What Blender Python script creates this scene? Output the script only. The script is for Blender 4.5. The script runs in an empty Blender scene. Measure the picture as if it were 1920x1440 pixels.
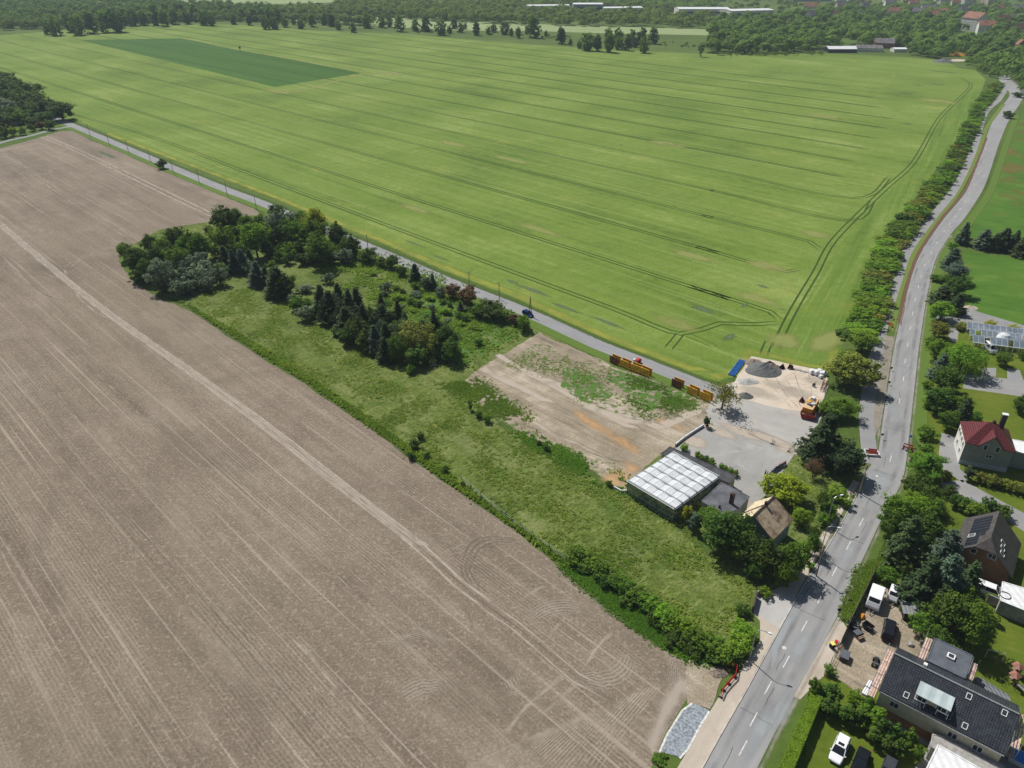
import bpy, math, random
import numpy as np
from mathutils import Vector, Matrix, noise
from mathutils.geometry import tessellate_polygon
random.seed(7); RNG = np.random.default_rng(11)
R = math.radians
S = bpy.context.scene
COL = S.collection
# ------------------------------------------------------------------ camera
FPX, HZ, ALT = 1400.0, -110.0, 100.0
PITCH = math.atan((720 - HZ) / FPX)
cd = bpy.data.cameras.new('camera'); cam = bpy.data.objects.new('camera', cd); COL.objects.link(cam)
cd.sensor_width = 36; cd.lens = 36 * FPX / 1920; cd.clip_start = 1; cd.clip_end = 20000
cam.location = (0, 0, ALT); cam.rotation_euler = (math.pi / 2 - PITCH, 0, 0)
S.camera = cam
# ------------------------------------------------------------------ light
SUN_EL, SUN_AZ = R(53), math.atan2(0.83, -0.56)      # direction towards the sun in the ground plane
w = bpy.data.worlds.new('World'); S.world = w; w.use_nodes = True
nt = w.node_tree; sky = nt.nodes.new('ShaderNodeTexSky'); sky.sky_type = 'NISHITA'; sky.sun_disc = False
sky.sun_elevation = SUN_EL; sky.sun_rotation = math.pi / 2 - SUN_AZ; sky.air_density = 1.2; sky.dust_density = 1.5
nt.nodes['Background'].inputs[1].default_value = 0.055
nt.links.new(sky.outputs[0], nt.nodes['Background'].inputs[0])
ld = bpy.data.lights.new('sun', 'SUN'); ld.energy = 5.0; ld.angle = R(0.55); ld.color = (1.0, .96, .9)
sun = bpy.data.objects.new('sun', ld); COL.objects.link(sun)
sdir = Vector((math.cos(SUN_AZ) * math.cos(SUN_EL), math.sin(SUN_AZ) * math.cos(SUN_EL), math.sin(SUN_EL)))
sun.rotation_euler = sdir.to_track_quat('Z', 'Y').to_euler(); sun.location = (0, 0, 150)
S.view_settings.view_transform = 'Standard'; S.view_settings.look = 'None'; S.view_settings.exposure = 0.0
S.cycles.transparent_max_bounces = 24; S.cycles.volume_bounces = 0; S.cycles.max_bounces = 5
S.cycles.diffuse_bounces = 2; S.cycles.glossy_bounces = 2; S.cycles.transmission_bounces = 4

# ------------------------------------------------------------------ helpers
def G(x, y, z=0.0):
    """survey point: the spot at height z that photograph pixel (x, y) looks at"""
    u = x - 960; v = y - 720; c, s = math.cos(PITCH), math.sin(PITCH)
    dx, dy, dz = u, FPX * c - v * s, -FPX * s - v * c
    t = -(ALT - z) / dz
    return Vector((dx * t, dy * t, z))
def scale_at(p):
    zc = p.y * math.cos(PITCH) + (ALT - p.z) * math.sin(PITCH)
    return FPX / zc                                    # px (of 1920) per metre
def tag(o, label=None, cat=None, group=None, kind=None):
    if label: o['label'] = label
    if cat: o['category'] = cat
    if group: o['group'] = group
    if kind: o['kind'] = kind
    return o
def thing(name, label, cat, loc=(0, 0, 0), rz=0.0, group=None):
    o = bpy.data.objects.new(name, None); COL.objects.link(o); o.empty_display_size = .3
    o.location = loc; o.rotation_euler = (0, 0, rz)
    return tag(o, label, cat, group)
def dup(root, loc=None, rz=None, label=None, group=None, scale=None):
    r = root.copy(); COL.objects.link(r)
    if loc is not None: r.location = loc
    if rz is not None: r.rotation_euler = (0, 0, rz)
    if scale is not None: r.scale = scale
    if label: r['label'] = label
    if group: r['group'] = group
    for ch in list(root.children):
        c = ch.copy(); COL.objects.link(c); c.parent = r
        for g in list(ch.children):
            d = g.copy(); COL.objects.link(d); d.parent = c
    return r
class MB:
    def __init__(s): s.v = []; s.f = []; s.m = []; s.uv = []
    def face(s, pts, m=0, uv=None):
        b = len(s.v); s.v += [tuple(p) for p in pts]; s.f.append(tuple(range(b, b + len(pts)))); s.m.append(m)
        if uv is None:
            p = [Vector(q) for q in pts]; n = Vector((0, 0, 0))
            for i in range(len(p)): n += p[i].cross(p[(i + 1) % len(p)])
            if n.length < 1e-9: n = Vector((0, 0, 1))
            n.normalize()
            if abs(n.z) > .95: uv = [(q.x, q.y) for q in p]
            else:
                t = Vector((-n.y, n.x, 0)).normalized(); bt = n.cross(t)
                uv = [(q.dot(t), q.dot(bt)) for q in p]
        s.uv.append(uv)
    def box(s, c, d, rz=0, m=0, base=False):
        x, y, z = d[0] / 2, d[1] / 2, d[2] / 2
        M = Matrix.Translation(Vector(c) + (Vector((0, 0, z)) if base else Vector())) @ Matrix.Rotation(rz, 4, 'Z')
        P = [M @ Vector((a * x, b * y, e * z)) for e in (-1, 1) for a, b in ((-1, -1), (1, -1), (1, 1), (-1, 1))]
        for q in ((3, 2, 1, 0), (4, 5, 6, 7), (0, 1, 5, 4), (1, 2, 6, 5), (2, 3, 7, 6), (3, 0, 4, 7)): s.face([P[i] for i in q], m)
        return s
    def bar(s, p, q, w=.05, h=None, m=0):
        p, q = Vector(p), Vector(q); h = h or w; d = (q - p)
        if d.length < 1e-6: return s
        d.normalize(); up = Vector((0, 0, 1)) if abs(d.z) < .98 else Vector((1, 0, 0))
        a = d.cross(up).normalized() * w / 2; b = a.cross(d).normalized() * h / 2
        P = [p + a + b, p - a + b, p - a - b, p + a - b, q + a + b, q - a + b, q - a - b, q + a - b]
        for k in ((3, 2, 1, 0), (4, 5, 6, 7), (0, 1, 5, 4), (1, 2, 6, 5), (2, 3, 7, 6), (3, 0, 4, 7)): s.face([P[i] for i in k][::-1], m)
        return s
    def cyl(s, p, q, r1, r2=None, n=10, m=0, cap=True):
        p, q = Vector(p), Vector(q); r2 = r1 if r2 is None else r2; d = (q - p).normalized()
        up = Vector((0, 0, 1)) if abs(d.z) < .98 else Vector((1, 0, 0)); a = d.cross(up).normalized(); b = d.cross(a)
        A = [p + (a * math.cos(t) + b * math.sin(t)) * r1 for t in [2 * math.pi * i / n for i in range(n)]]
        B = [q + (a * math.cos(t) + b * math.sin(t)) * r2 for t in [2 * math.pi * i / n for i in range(n)]]
        for i in range(n):
            j = (i + 1) % n; s.face([A[i], B[i], B[j], A[j]][::-1], m)
        if cap: s.face(A[::-1], m); s.face(B, m)
        return s
    def path(s, pts, r, n=6, m=0):
        for a, b in zip(pts, pts[1:]): s.cyl(a, b, r, r, n, m)
        return s
    def poly(s, pts, z, m=0):
        P = [Vector((p[0], p[1], z)) for p in pts]
        for t in tessellate_polygon([P]):
            tri = [P[i] for i in t]
            if (tri[1] - tri[0]).cross(tri[2] - tri[0]).z < 0: tri = tri[::-1]
            s.face(tri, m, [(q.x, q.y) for q in tri])
        return s
    def prism(s, pts, z0, z1, m=0, ms=None):
        ar = sum(a[0] * b[1] - b[0] * a[1] for a, b in zip(pts, pts[1:] + pts[:1]))
        if ar < 0: pts = pts[::-1]
        s.poly(pts, z1, m)
        for a, b in zip(pts, pts[1:] + pts[:1]):
            s.face([(a[0], a[1], z0), (b[0], b[1], z0), (b[0], b[1], z1), (a[0], a[1], z1)], m if ms is None else ms)
        return s
    def ribbon(s, pts, w, z, m=0, w2=None, fade=True):
        """strip of width w along ground points; uv.x metres along, uv.y 0..1 across"""
        P = [Vector((p[0], p[1], 0)) for p in pts]; L = 0; prev = None
        for i, p in enumerate(P):
            d = (P[min(i + 1, len(P) - 1)] - P[max(i - 1, 0)]).normalized(); nrm = Vector((-d.y, d.x, 0))
            ww = w if w2 is None else w + (w2 - w) * i / (len(P) - 1)
            if i: L += (p - P[i - 1]).length
            a = p + nrm * ww / 2; b = p - nrm * ww / 2; a.z = b.z = z
            e = 0 if (fade and i in (0, len(P) - 1)) else 1
            if prev: s.face([prev[1], b, a, prev[0]], m, [(prev[2], 0), (L, 0), (L, e), (prev[2], prev[3])])
            prev = (a, b, L, e)
        return s
    def build(s, name, mats, parent=None, smooth=False):
        me = bpy.data.meshes.new(name); me.from_pydata(s.v, [], s.f)
        for mt in (mats if isinstance(mats, (list, tuple)) else [mats]): me.materials.append(mt)
        me.polygons.foreach_set('material_index', s.m)
        uvl = me.uv_layers.new(name='UVMap'); uvl.data.foreach_set('uv', [c for f in s.uv for p in f for c in p])
        if smooth: me.polygons.foreach_set('use_smooth', [True] * len(s.f))
        me.update()
        o = bpy.data.objects.new(name, me); COL.objects.link(o)
        if parent: o.parent = parent
        return o
def smooth_line(pts, step=6.0, wob=0.0, seed=0):
    """Catmull-Rom through ground points"""
    P = [Vector((p[0], p[1], 0)) for p in pts]; P = [P[0] * 2 - P[1]] + P + [P[-1] * 2 - P[-2]]; out = []
    for i in range(1, len(P) - 2):
        n = max(1, int((P[i + 1] - P[i]).length / step)); n = min(n, 60)
        for k in range(n):
            t = k / n
            out.append(.5 * ((2 * P[i]) + (P[i + 1] - P[i - 1]) * t + (2 * P[i - 1] - 5 * P[i] + 4 * P[i + 1] - P[i + 2]) * t * t + (3 * P[i] - P[i - 1] - 3 * P[i + 1] + P[i + 2]) * t ** 3))
    out.append(P[-2])
    if wob: out = [q + Vector((noise.noise(q * .15 + Vector((seed, 0, 0))), noise.noise(q * .15 + Vector((0, seed, 9))), 0)) * wob for q in out]
    return out
def offset(pts, d):
    out = []
    for i, p in enumerate(pts):
        t = (pts[min(i + 1, len(pts) - 1)] - pts[max(i - 1, 0)]).normalized(); out.append(p + Vector((-t.y, t.x, 0)) * d)
    return out
def px(*pp): return [G(a, b) for a, b in pp]
def rough_edge(pts, step=2.0, amp=.5, freq=.35):
    out = []
    for a, b in zip(pts, pts[1:] + pts[:1]):
        st = max(step, a.length / 150, b.length / 150); n = max(1, min(150, int((b - a).length / st)))
        for k in range(n):
            q = a.lerp(b, k / n); out.append(q + Vector((noise.noise(q * freq), noise.noise(q * freq + Vector((5, 5, 5))), 0)) * amp)
    return out

# ------------------------------------------------------------------ materials
class N:
    """small node-graph writer"""
    def __init__(s, name):
        s.mat = bpy.data.materials.new(name); s.mat.use_nodes = True; s.t = s.mat.node_tree
        s.b = s.t.nodes['Principled BSDF']; s.b.inputs['Specular IOR Level'].default_value = .12
        s.out = s.t.nodes['Material Output']
    def n(s, ty, **kw):
        nd = s.t.nodes.new(ty)
        for k, v in kw.items(): setattr(nd, k, v)
        return nd
    def l(s, a, b): s.t.links.new(a, b)
    def val(s, sock, x):
        if isinstance(x, (int, float)): sock.default_value = x
        elif isinstance(x, (tuple, list)): sock.default_value = tuple(x) + ((1,) if len(x) == 3 and len(sock.default_value) == 4 else ())
        else: s.l(x, sock)
    def math(s, op, a, b=0.0, c=None):
        nd = s.n('ShaderNodeMath', operation=op); s.val(nd.inputs[0], a); s.val(nd.inputs[1], b)
        if c is not None: s.val(nd.inputs[2], c)
        return nd.outputs[0]
    def mix(s, f, a, b, mode='MIX'):
        nd = s.n('ShaderNodeMix', data_type='RGBA', blend_type=mode)
        s.val(nd.inputs[0], f); s.val(nd.inputs[6], a); s.val(nd.inputs[7], b); return nd.outputs[2]
    def coord(s, rot=0.0, sc=(1, 1, 1), src='Object'):
        tc = s.n('ShaderNodeTexCoord')
        r = s.n('ShaderNodeVectorRotate', rotation_type='Z_AXIS'); s.l(tc.outputs[src], r.inputs['Vector']); r.inputs['Angle'].default_value = rot
        m = s.n('ShaderNodeVectorMath', operation='MULTIPLY'); s.l(r.outputs[0], m.inputs[0]); m.inputs[1].default_value = sc
        return m.outputs[0]
    def noise(s, co, scale=1.0, det=3, rough=.55, dist=0.0):
        nd = s.n('ShaderNodeTexNoise'); s.l(co, nd.inputs['Vector']); nd.inputs['Scale'].default_value = scale
        nd.inputs['Detail'].default_value = det; nd.inputs['Roughness'].default_value = rough; nd.inputs['Distortion'].default_value = dist
        return nd.outputs[0]
    def step(s, x, lo, hi):
        nd = s.n('ShaderNodeMapRange', interpolation_type='SMOOTHSTEP'); s.val(nd.inputs[0], x)
        nd.inputs[1].default_value = lo; nd.inputs[2].default_value = hi; return nd.outputs[0]
    def bump(s, h, st=.5, d=.1):
        nd = s.n('ShaderNodeBump'); nd.inputs['Strength'].default_value = st; nd.inputs['Distance'].default_value = d
        s.l(h, nd.inputs['Height']); s.l(nd.outputs[0], s.b.inputs['Normal'])
    def done(s, col=None, rough=.9, metal=0.0):
        if col is not None: s.val(s.b.inputs['Base Color'], col)
        s.val(s.b.inputs['Roughness'], rough); s.b.inputs['Metallic'].default_value = metal
        return s.mat
def plain(name, c, rough=.6, metal=0.0, var=.12, scale=1.5):
    g = N(name); co = g.coord(); n = g.noise(co, scale, 4, .6)
    d = tuple(x * (1 - var * 1.6) for x in c); l = tuple(min(1, x * (1 + var)) for x in c)
    return g.done(g.mix(g.step(n, .3, .7), d, l), rough, metal)
def ground_mat(name, cols, rot=0.0, streak=(.02, .5), streak_amt=.6, patch=.03, fine=2.2, fine_amt=.5, bump=.5, bd=.15, extra=None, mid=.25):
    """cols: dark, mid, light, accent"""
    g = N(name); co = g.coord()
    big = g.noise(co, patch, 4, .55, .3)
    st = g.noise(g.coord(rot, (streak[0], streak[1], 1)), 1.0, 4, .6)
    st2 = g.noise(g.coord(rot, (streak[0] * 2.5, streak[1] * 5, 1)), 1.0, 2, .5)
    fi = g.noise(co, fine, 3, .65); md = g.noise(co, mid, 4, .6)
    x = g.math('ADD', g.math('MULTIPLY', st, streak_amt), g.math('MULTIPLY', big, 1 - streak_amt))
    x = g.math('ADD', g.math('MULTIPLY', x, .62), g.math('MULTIPLY', st2, .18)); x = g.math('ADD', x, g.math('MULTIPLY', md, .2))
    c = g.mix(g.step(x, .36, .52), cols[0], cols[1]); c = g.mix(g.step(x, .5, .64), c, cols[2])
    c = g.mix(g.math('MULTIPLY', g.step(g.noise(co, patch * 1.7, 3, .6, .5), .56, .74), .7), c, cols[3])
    f = g.math('ADD', 1 - fine_amt * .5, g.math('MULTIPLY', fi, fine_amt))
    cc = g.n('ShaderNodeVectorMath', operation='SCALE'); g.l(c, cc.inputs[0]); g.l(f, cc.inputs['Scale']); c = cc.outputs[0]
    if extra: c = extra(g, c, co)
    if bump: g.bump(g.math('ADD', fi, g.math('MULTIPLY', md, 1.5)), bump, bd)
    return g.done(c, .95)
def ribbon_mat(name, c1, c2, op=.9, edge=.35, ns=.8, lo=.2, hi=.6, bump=0, wave=None):
    """surface marks laid on a ground sheet; they thin out towards their own edges"""
    g = N(name); tc = g.n('ShaderNodeTexCoord'); sp = g.n('ShaderNodeSeparateXYZ'); g.l(tc.outputs['UV'], sp.inputs[0])
    v = g.math('SUBTRACT', 1, g.math('ABSOLUTE', g.math('SUBTRACT', g.math('MULTIPLY', sp.outputs[1], 2), 1)))
    co = g.coord(); n = g.noise(co, ns, 4, .65)
    a = g.step(g.math('ADD', v, g.math('MULTIPLY', g.math('SUBTRACT', n, .5), 1.3 * edge + .001)), 0.0, max(edge, .01))
    a = g.math('MULTIPLY', a, g.math('MULTIPLY', g.step(g.noise(co, ns * .35, 3, .6), lo, hi), op))
    c = g.mix(g.noise(co, ns * 3, 3, .6), c1, c2)
    if wave:
        wv = g.math('SINE', g.math('MULTIPLY', g.math('ADD', sp.outputs[1], g.math('MULTIPLY', n, .03)), wave * 6.283))
        a = g.math('MULTIPLY', a, g.step(wv, -.7, .9)); ux = sp.outputs[0]; e_ = g.math('MINIMUM', ux, g.math('SUBTRACT', 1, ux)); a = g.math('MULTIPLY', a, g.step(g.math('ADD', e_, g.math('MULTIPLY', g.math('SUBTRACT', n, .5), .3)), .0, .22)); a = g.math('MULTIPLY', a, g.step(g.noise(co, .8, 3, .6), .15, .5))
    g.done(c, .95); tr = g.n('ShaderNodeBsdfTransparent'); mx = g.n('ShaderNodeMixShader')
    g.l(a, mx.inputs[0]); g.l(tr.outputs[0], mx.inputs[1]); g.l(g.b.outputs[0], mx.inputs[2]); g.l(mx.outputs[0], g.out.inputs[0])
    return g.mat
def patch_mat(name, c1, c2, ns=.6, lo=.42, hi=.58, op=1.0):
    """uneven cover (weeds, dust, stains) broken up by noise"""
    g = N(name); co = g.coord(); n = g.noise(co, ns, 5, .68, .3); a = g.math('MULTIPLY', g.step(n, lo, hi), op)
    c = g.mix(g.noise(co, ns * 4, 3, .6), c1, c2); g.done(c, .95); g.bump(g.noise(co, ns * 5, 3, .6), .6, .2)
    tr = g.n('ShaderNodeBsdfTransparent'); mx = g.n('ShaderNodeMixShader')
    g.l(a, mx.inputs[0]); g.l(tr.outputs[0], mx.inputs[1]); g.l(g.b.outputs[0], mx.inputs[2]); g.l(mx.outputs[0], g.out.inputs[0])
    return g.mat
def leaf_mat(name, c1, c2, tr=.35):
    tr = tr + .08
    g = N(name); at = g.n('ShaderNodeAttribute', attribute_name='tint'); oi = g.n('ShaderNodeObjectInfo')
    f = g.math('ADD', g.math('MULTIPLY', at.outputs['Fac'], .7), g.math('MULTIPLY', oi.outputs['Random'], .35))
    c = g.mix(f, c1, c2); hs = g.n('ShaderNodeHueSaturation'); g.l(c, hs.inputs['Color']); r2 = g.math('FRACT', g.math('MULTIPLY', oi.outputs['Random'], 17.3))
    g.l(g.math('ADD', .478, g.math('MULTIPLY', r2, .036)), hs.inputs['Hue']); g.l(g.math('ADD', .78, g.math('MULTIPLY', g.math('FRACT', g.math('MULTIPLY', oi.outputs['Random'], 5.7)), .5)), hs.inputs['Value']); c = hs.outputs[0]
    g.done(c, .75); g.b.inputs['Specular IOR Level'].default_value = .2
    t = g.n('ShaderNodeBsdfTranslucent'); c2n = g.mix(.5, c, c2); g.l(c2n, t.inputs[0]); mx = g.n('ShaderNodeMixShader'); mx.inputs[0].default_value = tr
    g.l(g.b.outputs[0], mx.inputs[1]); g.l(t.outputs[0], mx.inputs[2]); g.l(mx.outputs[0], g.out.inputs[0])
    return g.mat
def tile_mat(name, c1, c2, w=.34, h=.36, mortar=.03, bump=.8, rough=.45):
    g = N(name); tc = g.n('ShaderNodeTexCoord'); br = g.n('ShaderNodeTexBrick'); g.l(tc.outputs['UV'], br.inputs['Vector'])
    br.inputs['Scale'].default_value = 1; br.inputs['Brick Width'].default_value = w; br.inputs['Row Height'].default_value = h
    br.inputs['Mortar Size'].default_value = mortar; br.inputs['Mortar Smooth'].default_value = .6; br.offset = 0.0 if w == h or w < .5 else .5
    br.inputs['Color1'].default_value = c1 + (1,); br.inputs['Color2'].default_value = c2 + (1,); br.inputs['Mortar'].default_value = tuple(x * .35 for x in c1) + (1,)
    n = g.noise(g.coord(), .7, 4, .6); c = g.mix(g.math('MULTIPLY', g.step(n, .4, .75), .35), br.outputs[0], tuple(min(1, x * 1.5) for x in c2))
    g.bump(g.math('SUBTRACT', 1, br.outputs[1]), bump, .05)
    return g.done(c, rough)
def stripe_mat(name, c1, c2, per=.3, axis=0, rough=.5, metal=0.0, bump=.6):
    g = N(name); tc = g.n('ShaderNodeTexCoord'); sp = g.n('ShaderNodeSeparateXYZ'); g.l(tc.outputs['UV'], sp.inputs[0])
    s_ = g.math('SINE', g.math('MULTIPLY', sp.outputs[axis], 6.283 / per)); f = g.step(s_, -.6, .8)
    n = g.noise(g.coord(), 1.2, 3, .6); c = g.mix(f, c1, c2); c = g.mix(g.math('MULTIPLY', g.step(n, .35, .7), .3), c, tuple(x * .6 for x in c1))
    g.bump(s_, bump, .03); return g.done(c, rough, metal)
M = {}
AX = G(0, 420); BX = G(1080, 1270); ROW = math.atan2((BX - AX).y, (BX - AX).x)          # drilling direction, brown field
WA = G(1160, 421.7); WB = G(1472, 508.7); WROW = math.atan2((WB - WA).y, (WB - WA).x)    # drilling direction, wheat
def furrows(g, c, co):
    w1 = g.coord(-ROW); sp = g.n('ShaderNodeSeparateXYZ'); g.l(w1, sp.inputs[0])
    wob = g.math('MULTIPLY', g.noise(co, .5, 2), .5)
    wv = g.math('SINE', g.math('MULTIPLY', g.math('ADD', sp.outputs[1], wob), 6.283 / .62))
    thin = g.noise(g.coord(-ROW, (.012, 1.3, 1)), 1.0, 2, .5)
    c = g.mix(g.math('MULTIPLY', g.step(wv, -.2, .9), g.math('MULTIPLY', g.step(g.noise(g.coord(-ROW, (.02, .12, 1)), 1.0, 3, .6), .42, .62), .34)), c, (.36, .305, .24))
    c = g.mix(g.math('MULTIPLY', g.step(thin, .60, .70), .5), c, (.42, .36, .29))
    c = g.mix(g.math('MULTIPLY', g.step(g.noise(co, 1.1, 5, .8), .5, .66), .55), c, (.38, .325, .26))
    c = g.mix(g.math('MULTIPLY', g.step(g.noise(co, .012, 3, .5), .45, .65), .25), c, (.215, .185, .125))
    c = g.mix(g.math('MULTIPLY', g.step(g.noise(co, 1.7, 4, .8), .52, .66), .55), c, (.105, .083, .06))
    c = g.mix(g.math('MULTIPLY', g.step(g.noise(g.coord(-ROW, (.05, .13, 1)), 1.0, 4, .65, .4), .5, .7), .28), c, (.32, .27, .215))
    c = g.mix(g.math('MULTIPLY', g.step(g.noise(g.coord(-ROW, (.03, .07, 1)), 1.0, 4, .6, .5), .5, .7), .4), c, (.120, .097, .073))
    return c
M['soil'] = ground_mat('dry_soil', ((.138, .110, .084), (.196, .158, .119), (.275, .228, .178), (.150, .122, .090)), -ROW, (.008, .16), .55, .022, 2.2, .85, 1.0, .12, furrows)
def wheat_extra(g, c, co):
    thin = g.noise(g.coord(-WROW, (.006, .45, 1)), 1.0, 3, .6)
    c = g.mix(g.math('MULTIPLY', g.step(thin, .5, .72), .35), c, (.27, .33, .12))
    c = g.mix(g.math('MULTIPLY', g.step(g.noise(co, .035, 4, .6, .6), .6, .76), .5), c, (.29, .29, .065))
    return c
M['wheat'] = ground_mat('ripening_cereal', ((.085, .145, .020), (.142, .212, .034), (.222, .284, .072), (.112, .188, .024)), -WROW, (.004, .07), .3, .014, 1.1, .5, .9, .3, wheat_extra)
HA = G(1560, 690); HB = G(1720, 330); HROW = math.atan2((HB - HA).y, (HB - HA).x)
M['headland'] = ground_mat('headland_cereal', ((.075, .13, .018), (.120, .195, .030), (.19, .255, .060), (.21, .235, .04)), -HROW, (.01, .22), .7, .02, 1.4, .5, .9, .25)
M['dark_crop'] = ground_mat('dark_crop', ((.035, .095, .012), (.048, .118, .017), (.07, .145, .026), (.055, .12, .015)), -WROW, (.004, .12), .7, .01, 1.4, .35, .6, .2)
M['rough_grass'] = ground_mat('rough_grass', ((.055, .085, .012), (.105, .148, .022), (.215, .235, .075), (.075, .15, .014)), .9, (.10, .40), .5, .07, 1.3, 1.1, 1.0, .5)
def meadow_extra(g, c, co):
    c = g.mix(g.math('MULTIPLY', g.step(g.noise(g.coord(.9, (.05, .16, 1)), 1.0, 4, .65, .6), .5, .68), .45), c, (.205, .225, .095))
    c = g.mix(g.math('MULTIPLY', g.step(g.noise(g.coord(.2, (.09, .13, 1)), 1.0, 4, .6, .3), .54, .7), .6), c, (.05, .095, .012))
    return g.mix(g.math('MULTIPLY', g.step(g.noise(g.coord(-.7, (.35, 1.6, 1)), 1.0, 3, .7, .8), .52, .68), .5), c, (.27, .28, .12))
M['rough_grass'] = ground_mat('rough_meadow_grass', ((.060, .090, .016), (.108, .150, .028), (.19, .215, .07), (.075, .145, .018)), .9, (.10, .40), .5, .07, 1.3, 1.1, 1.0, .5, meadow_extra)
M['lush'] = ground_mat('lush_grass', ((.045, .105, .012), (.068, .150, .018), (.105, .185, .028), (.13, .145, .03)), .4, (.05, .12), .4, .04, 2.5, .45, .6, .1)
M['base'] = ground_mat('base_grass', ((.05, .09, .016), (.08, .125, .024), (.12, .165, .038), (.10, .12, .035)), .3, (.01, .03), .4, .01, .6, .5, .6, .3)
M['farfield'] = ground_mat('pale_far_field', ((.20, .26, .11), (.25, .31, .14), (.30, .35, .18), (.22, .28, .11)), .1, (.002, .03), .6, .004, .4, .2, 0)
M['lawn'] = ground_mat('mown_lawn', ((.065, .10, .010), (.095, .135, .013), (.14, .165, .022), (.15, .145, .03)), .4, (.1, .2), .3, .12, 4, .5, .5, .08)
M['redgrass'] = patch_mat('reddish_grass', (.24, .14, .055), (.20, .17, .05), .035, .47, .62, .55)
M['dirt'] = ground_mat('stripped_dirt', ((.17, .14, .10), (.29, .245, .18), (.47, .41, .32), (.21, .175, .12)), -ROW, (.03, .28), .55, .09, 2.2, .8, .9, .18)
M['sand'] = ribbon_mat('orange_sand', (.54, .32, .15), (.58, .40, .22), .7, .9, .5, .15, .6)
M['paledirt'] = ribbon_mat('pale_wheel_dirt', (.52, .45, .37), (.44, .38, .31), .8, .5, .5, .15, .5)
M['weeds'] = patch_mat('weed_cover', (.06, .14, .022), (.10, .19, .035), .55, .44, .54)
M['weeds_thin'] = patch_mat('thin_weed_cover', (.09, .16, .035), (.15, .20, .06), .8, .52, .6, .9)
M['asphalt'] = ground_mat('old_asphalt', ((.215, .215, .215), (.255, .255, .255), (.30, .295, .29), (.27, .255, .235)), 0, (.1, .1), .3, .06, 3, .3, .3, .02)
RD = G(1508, 1174) - G(1615, 979); RROW = math.atan2(RD.y, RD.x)
M['road'] = ground_mat('road_asphalt', ((.225, .225, .225), (.27, .27, .27), (.32, .315, .31), (.21, .215, .225)), -RROW, (.03, .55), .65, .05, 3.5, .28, .25, .02)
M['lane'] = ground_mat('lane_asphalt', ((.215, .22, .225), (.26, .262, .27), (.31, .31, .31), (.24, .235, .225)), -WROW, (.05, .9), .6, .08, 2.5, .35, .3, .03)
M['pavement'] = ground_mat('sandy_pavement', ((.36, .31, .25), (.44, .385, .32), (.52, .465, .395), (.40, .33, .27)), -RROW, (.08, .5), .4, .15, 4, .25, .2, .02)
M['concrete'] = ground_mat('pale_concrete', ((.34, .33, .315), (.41, .40, .385), (.47, .46, .445), (.36, .35, .33)), -.9, (.1, .12), .3, .12, 2.5, .3, .2, .02)
M['carpark'] = ground_mat('worn_car_park', ((.255, .25, .24), (.305, .30, .285), (.36, .35, .33), (.40, .385, .35)), -.9, (.08, .12), .3, .09, 2.2, .4, .3, .03)
M['gravel'] = ground_mat('gravel_surface', ((.30, .29, .27), (.36, .35, .33), (.42, .405, .38), (.44, .39, .32)), .5, (.06, .2), .4, .1, 4, .5, .8, .06)
M['yard'] = ground_mat('sandy_yard', ((.42, .355, .28), (.53, .46, .375), (.60, .53, .44), (.50, .40, .29)), -.75, (.05, .4), .6, .09, 2.2, .35, .6, .05)
M['track'] = ribbon_mat('pale_wheel_track', (.56, .49, .41), (.46, .40, .33), .75, 1.1, .6, .1, .6)
M['track_faint'] = ribbon_mat('faint_wheel_track', (.54, .47, .39), (.44, .38, .30), .6, .9, .5, .3, .7)
M['track_dark'] = ribbon_mat('dark_wheel_track', (.17, .14, .10), (.20, .165, .125), .45, .9, .5, .3, .7)
M['arcs'] = ribbon_mat('curved_furrows', (.46, .40, .33), (.38, .33, .27), .55, .8, .35, .0, .4, wave=10)
M['arcs_dark'] = ribbon_mat('curved_tyre_marks', (.17, .14, .105), (.20, .17, .13), .5, .4, .35, .3, .6, wave=4)
M['furrow_shade'] = ribbon_mat('turned_soil', (.15, .125, .095), (.19, .16, .125), .55, .8, .15, .2, .6)
M['furrow_light'] = ribbon_mat('dusty_soil', (.48, .42, .35), (.40, .35, .29), .7, .9, .25, .05, .45)
M['tram'] = ribbon_mat('tramline', (.030, .065, .010), (.05, .092, .016), 1.0, .5, .4, -.2, .15)
M['tram_pale'] = ribbon_mat('flattened_cereal', (.30, .31, .09), (.26, .30, .10), .7, .6, .2, .1, .5)
M['lodged'] = ribbon_mat('lodged_cereal', (.06, .115, .045), (.16, .21, .12), .9, .9, .7, .1, .5)
M['cropedge'] = ribbon_mat('yellowing_crop_edge', (.33, .33, .055), (.26, .31, .06), .75, .8, .25, .2, .6)
M['greenedge'] = ribbon_mat('dark_grass_edge', (.055, .10, .02), (.09, .14, .03), .85, .8, .5, .1, .5)
M['verge'] = ribbon_mat('verge_grass', (.075, .135, .02), (.12, .18, .035), 1.0, .2, .8, -.2, 0)
M['verge_dry'] = ribbon_mat('dry_verge_grass', (.17, .20, .05), (.10, .17, .03), 1.0, .2, .6, -.2, 0)
M['trench'] = ribbon_mat('open_trench_soil', (.11, .065, .045), (.16, .09, .06), 1.0, .3, 1.2, -.2, .1)
M['paint'] = plain('road_paint', (.60, .60, .58), .7, 0, .2, 3)
M['paint_worn'] = ribbon_mat('worn_road_paint', (.60, .60, .58), (.5, .5, .48), .6, .3, 1.0, .2, .6)
M['stain'] = ribbon_mat('asphalt_patch', (.20, .20, .205), (.235, .235, .24), .45, .9, .25, .35, .75)
M['pale_patch'] = ribbon_mat('pale_asphalt_patch', (.34, .37, .39), (.40, .42, .42), .65, .7, .25, .2, .6)
M['roaddust'] = ribbon_mat('road_edge_dust', (.42, .38, .32), (.30, .28, .24), .7, 1.0, .5, .2, .7)
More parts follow.
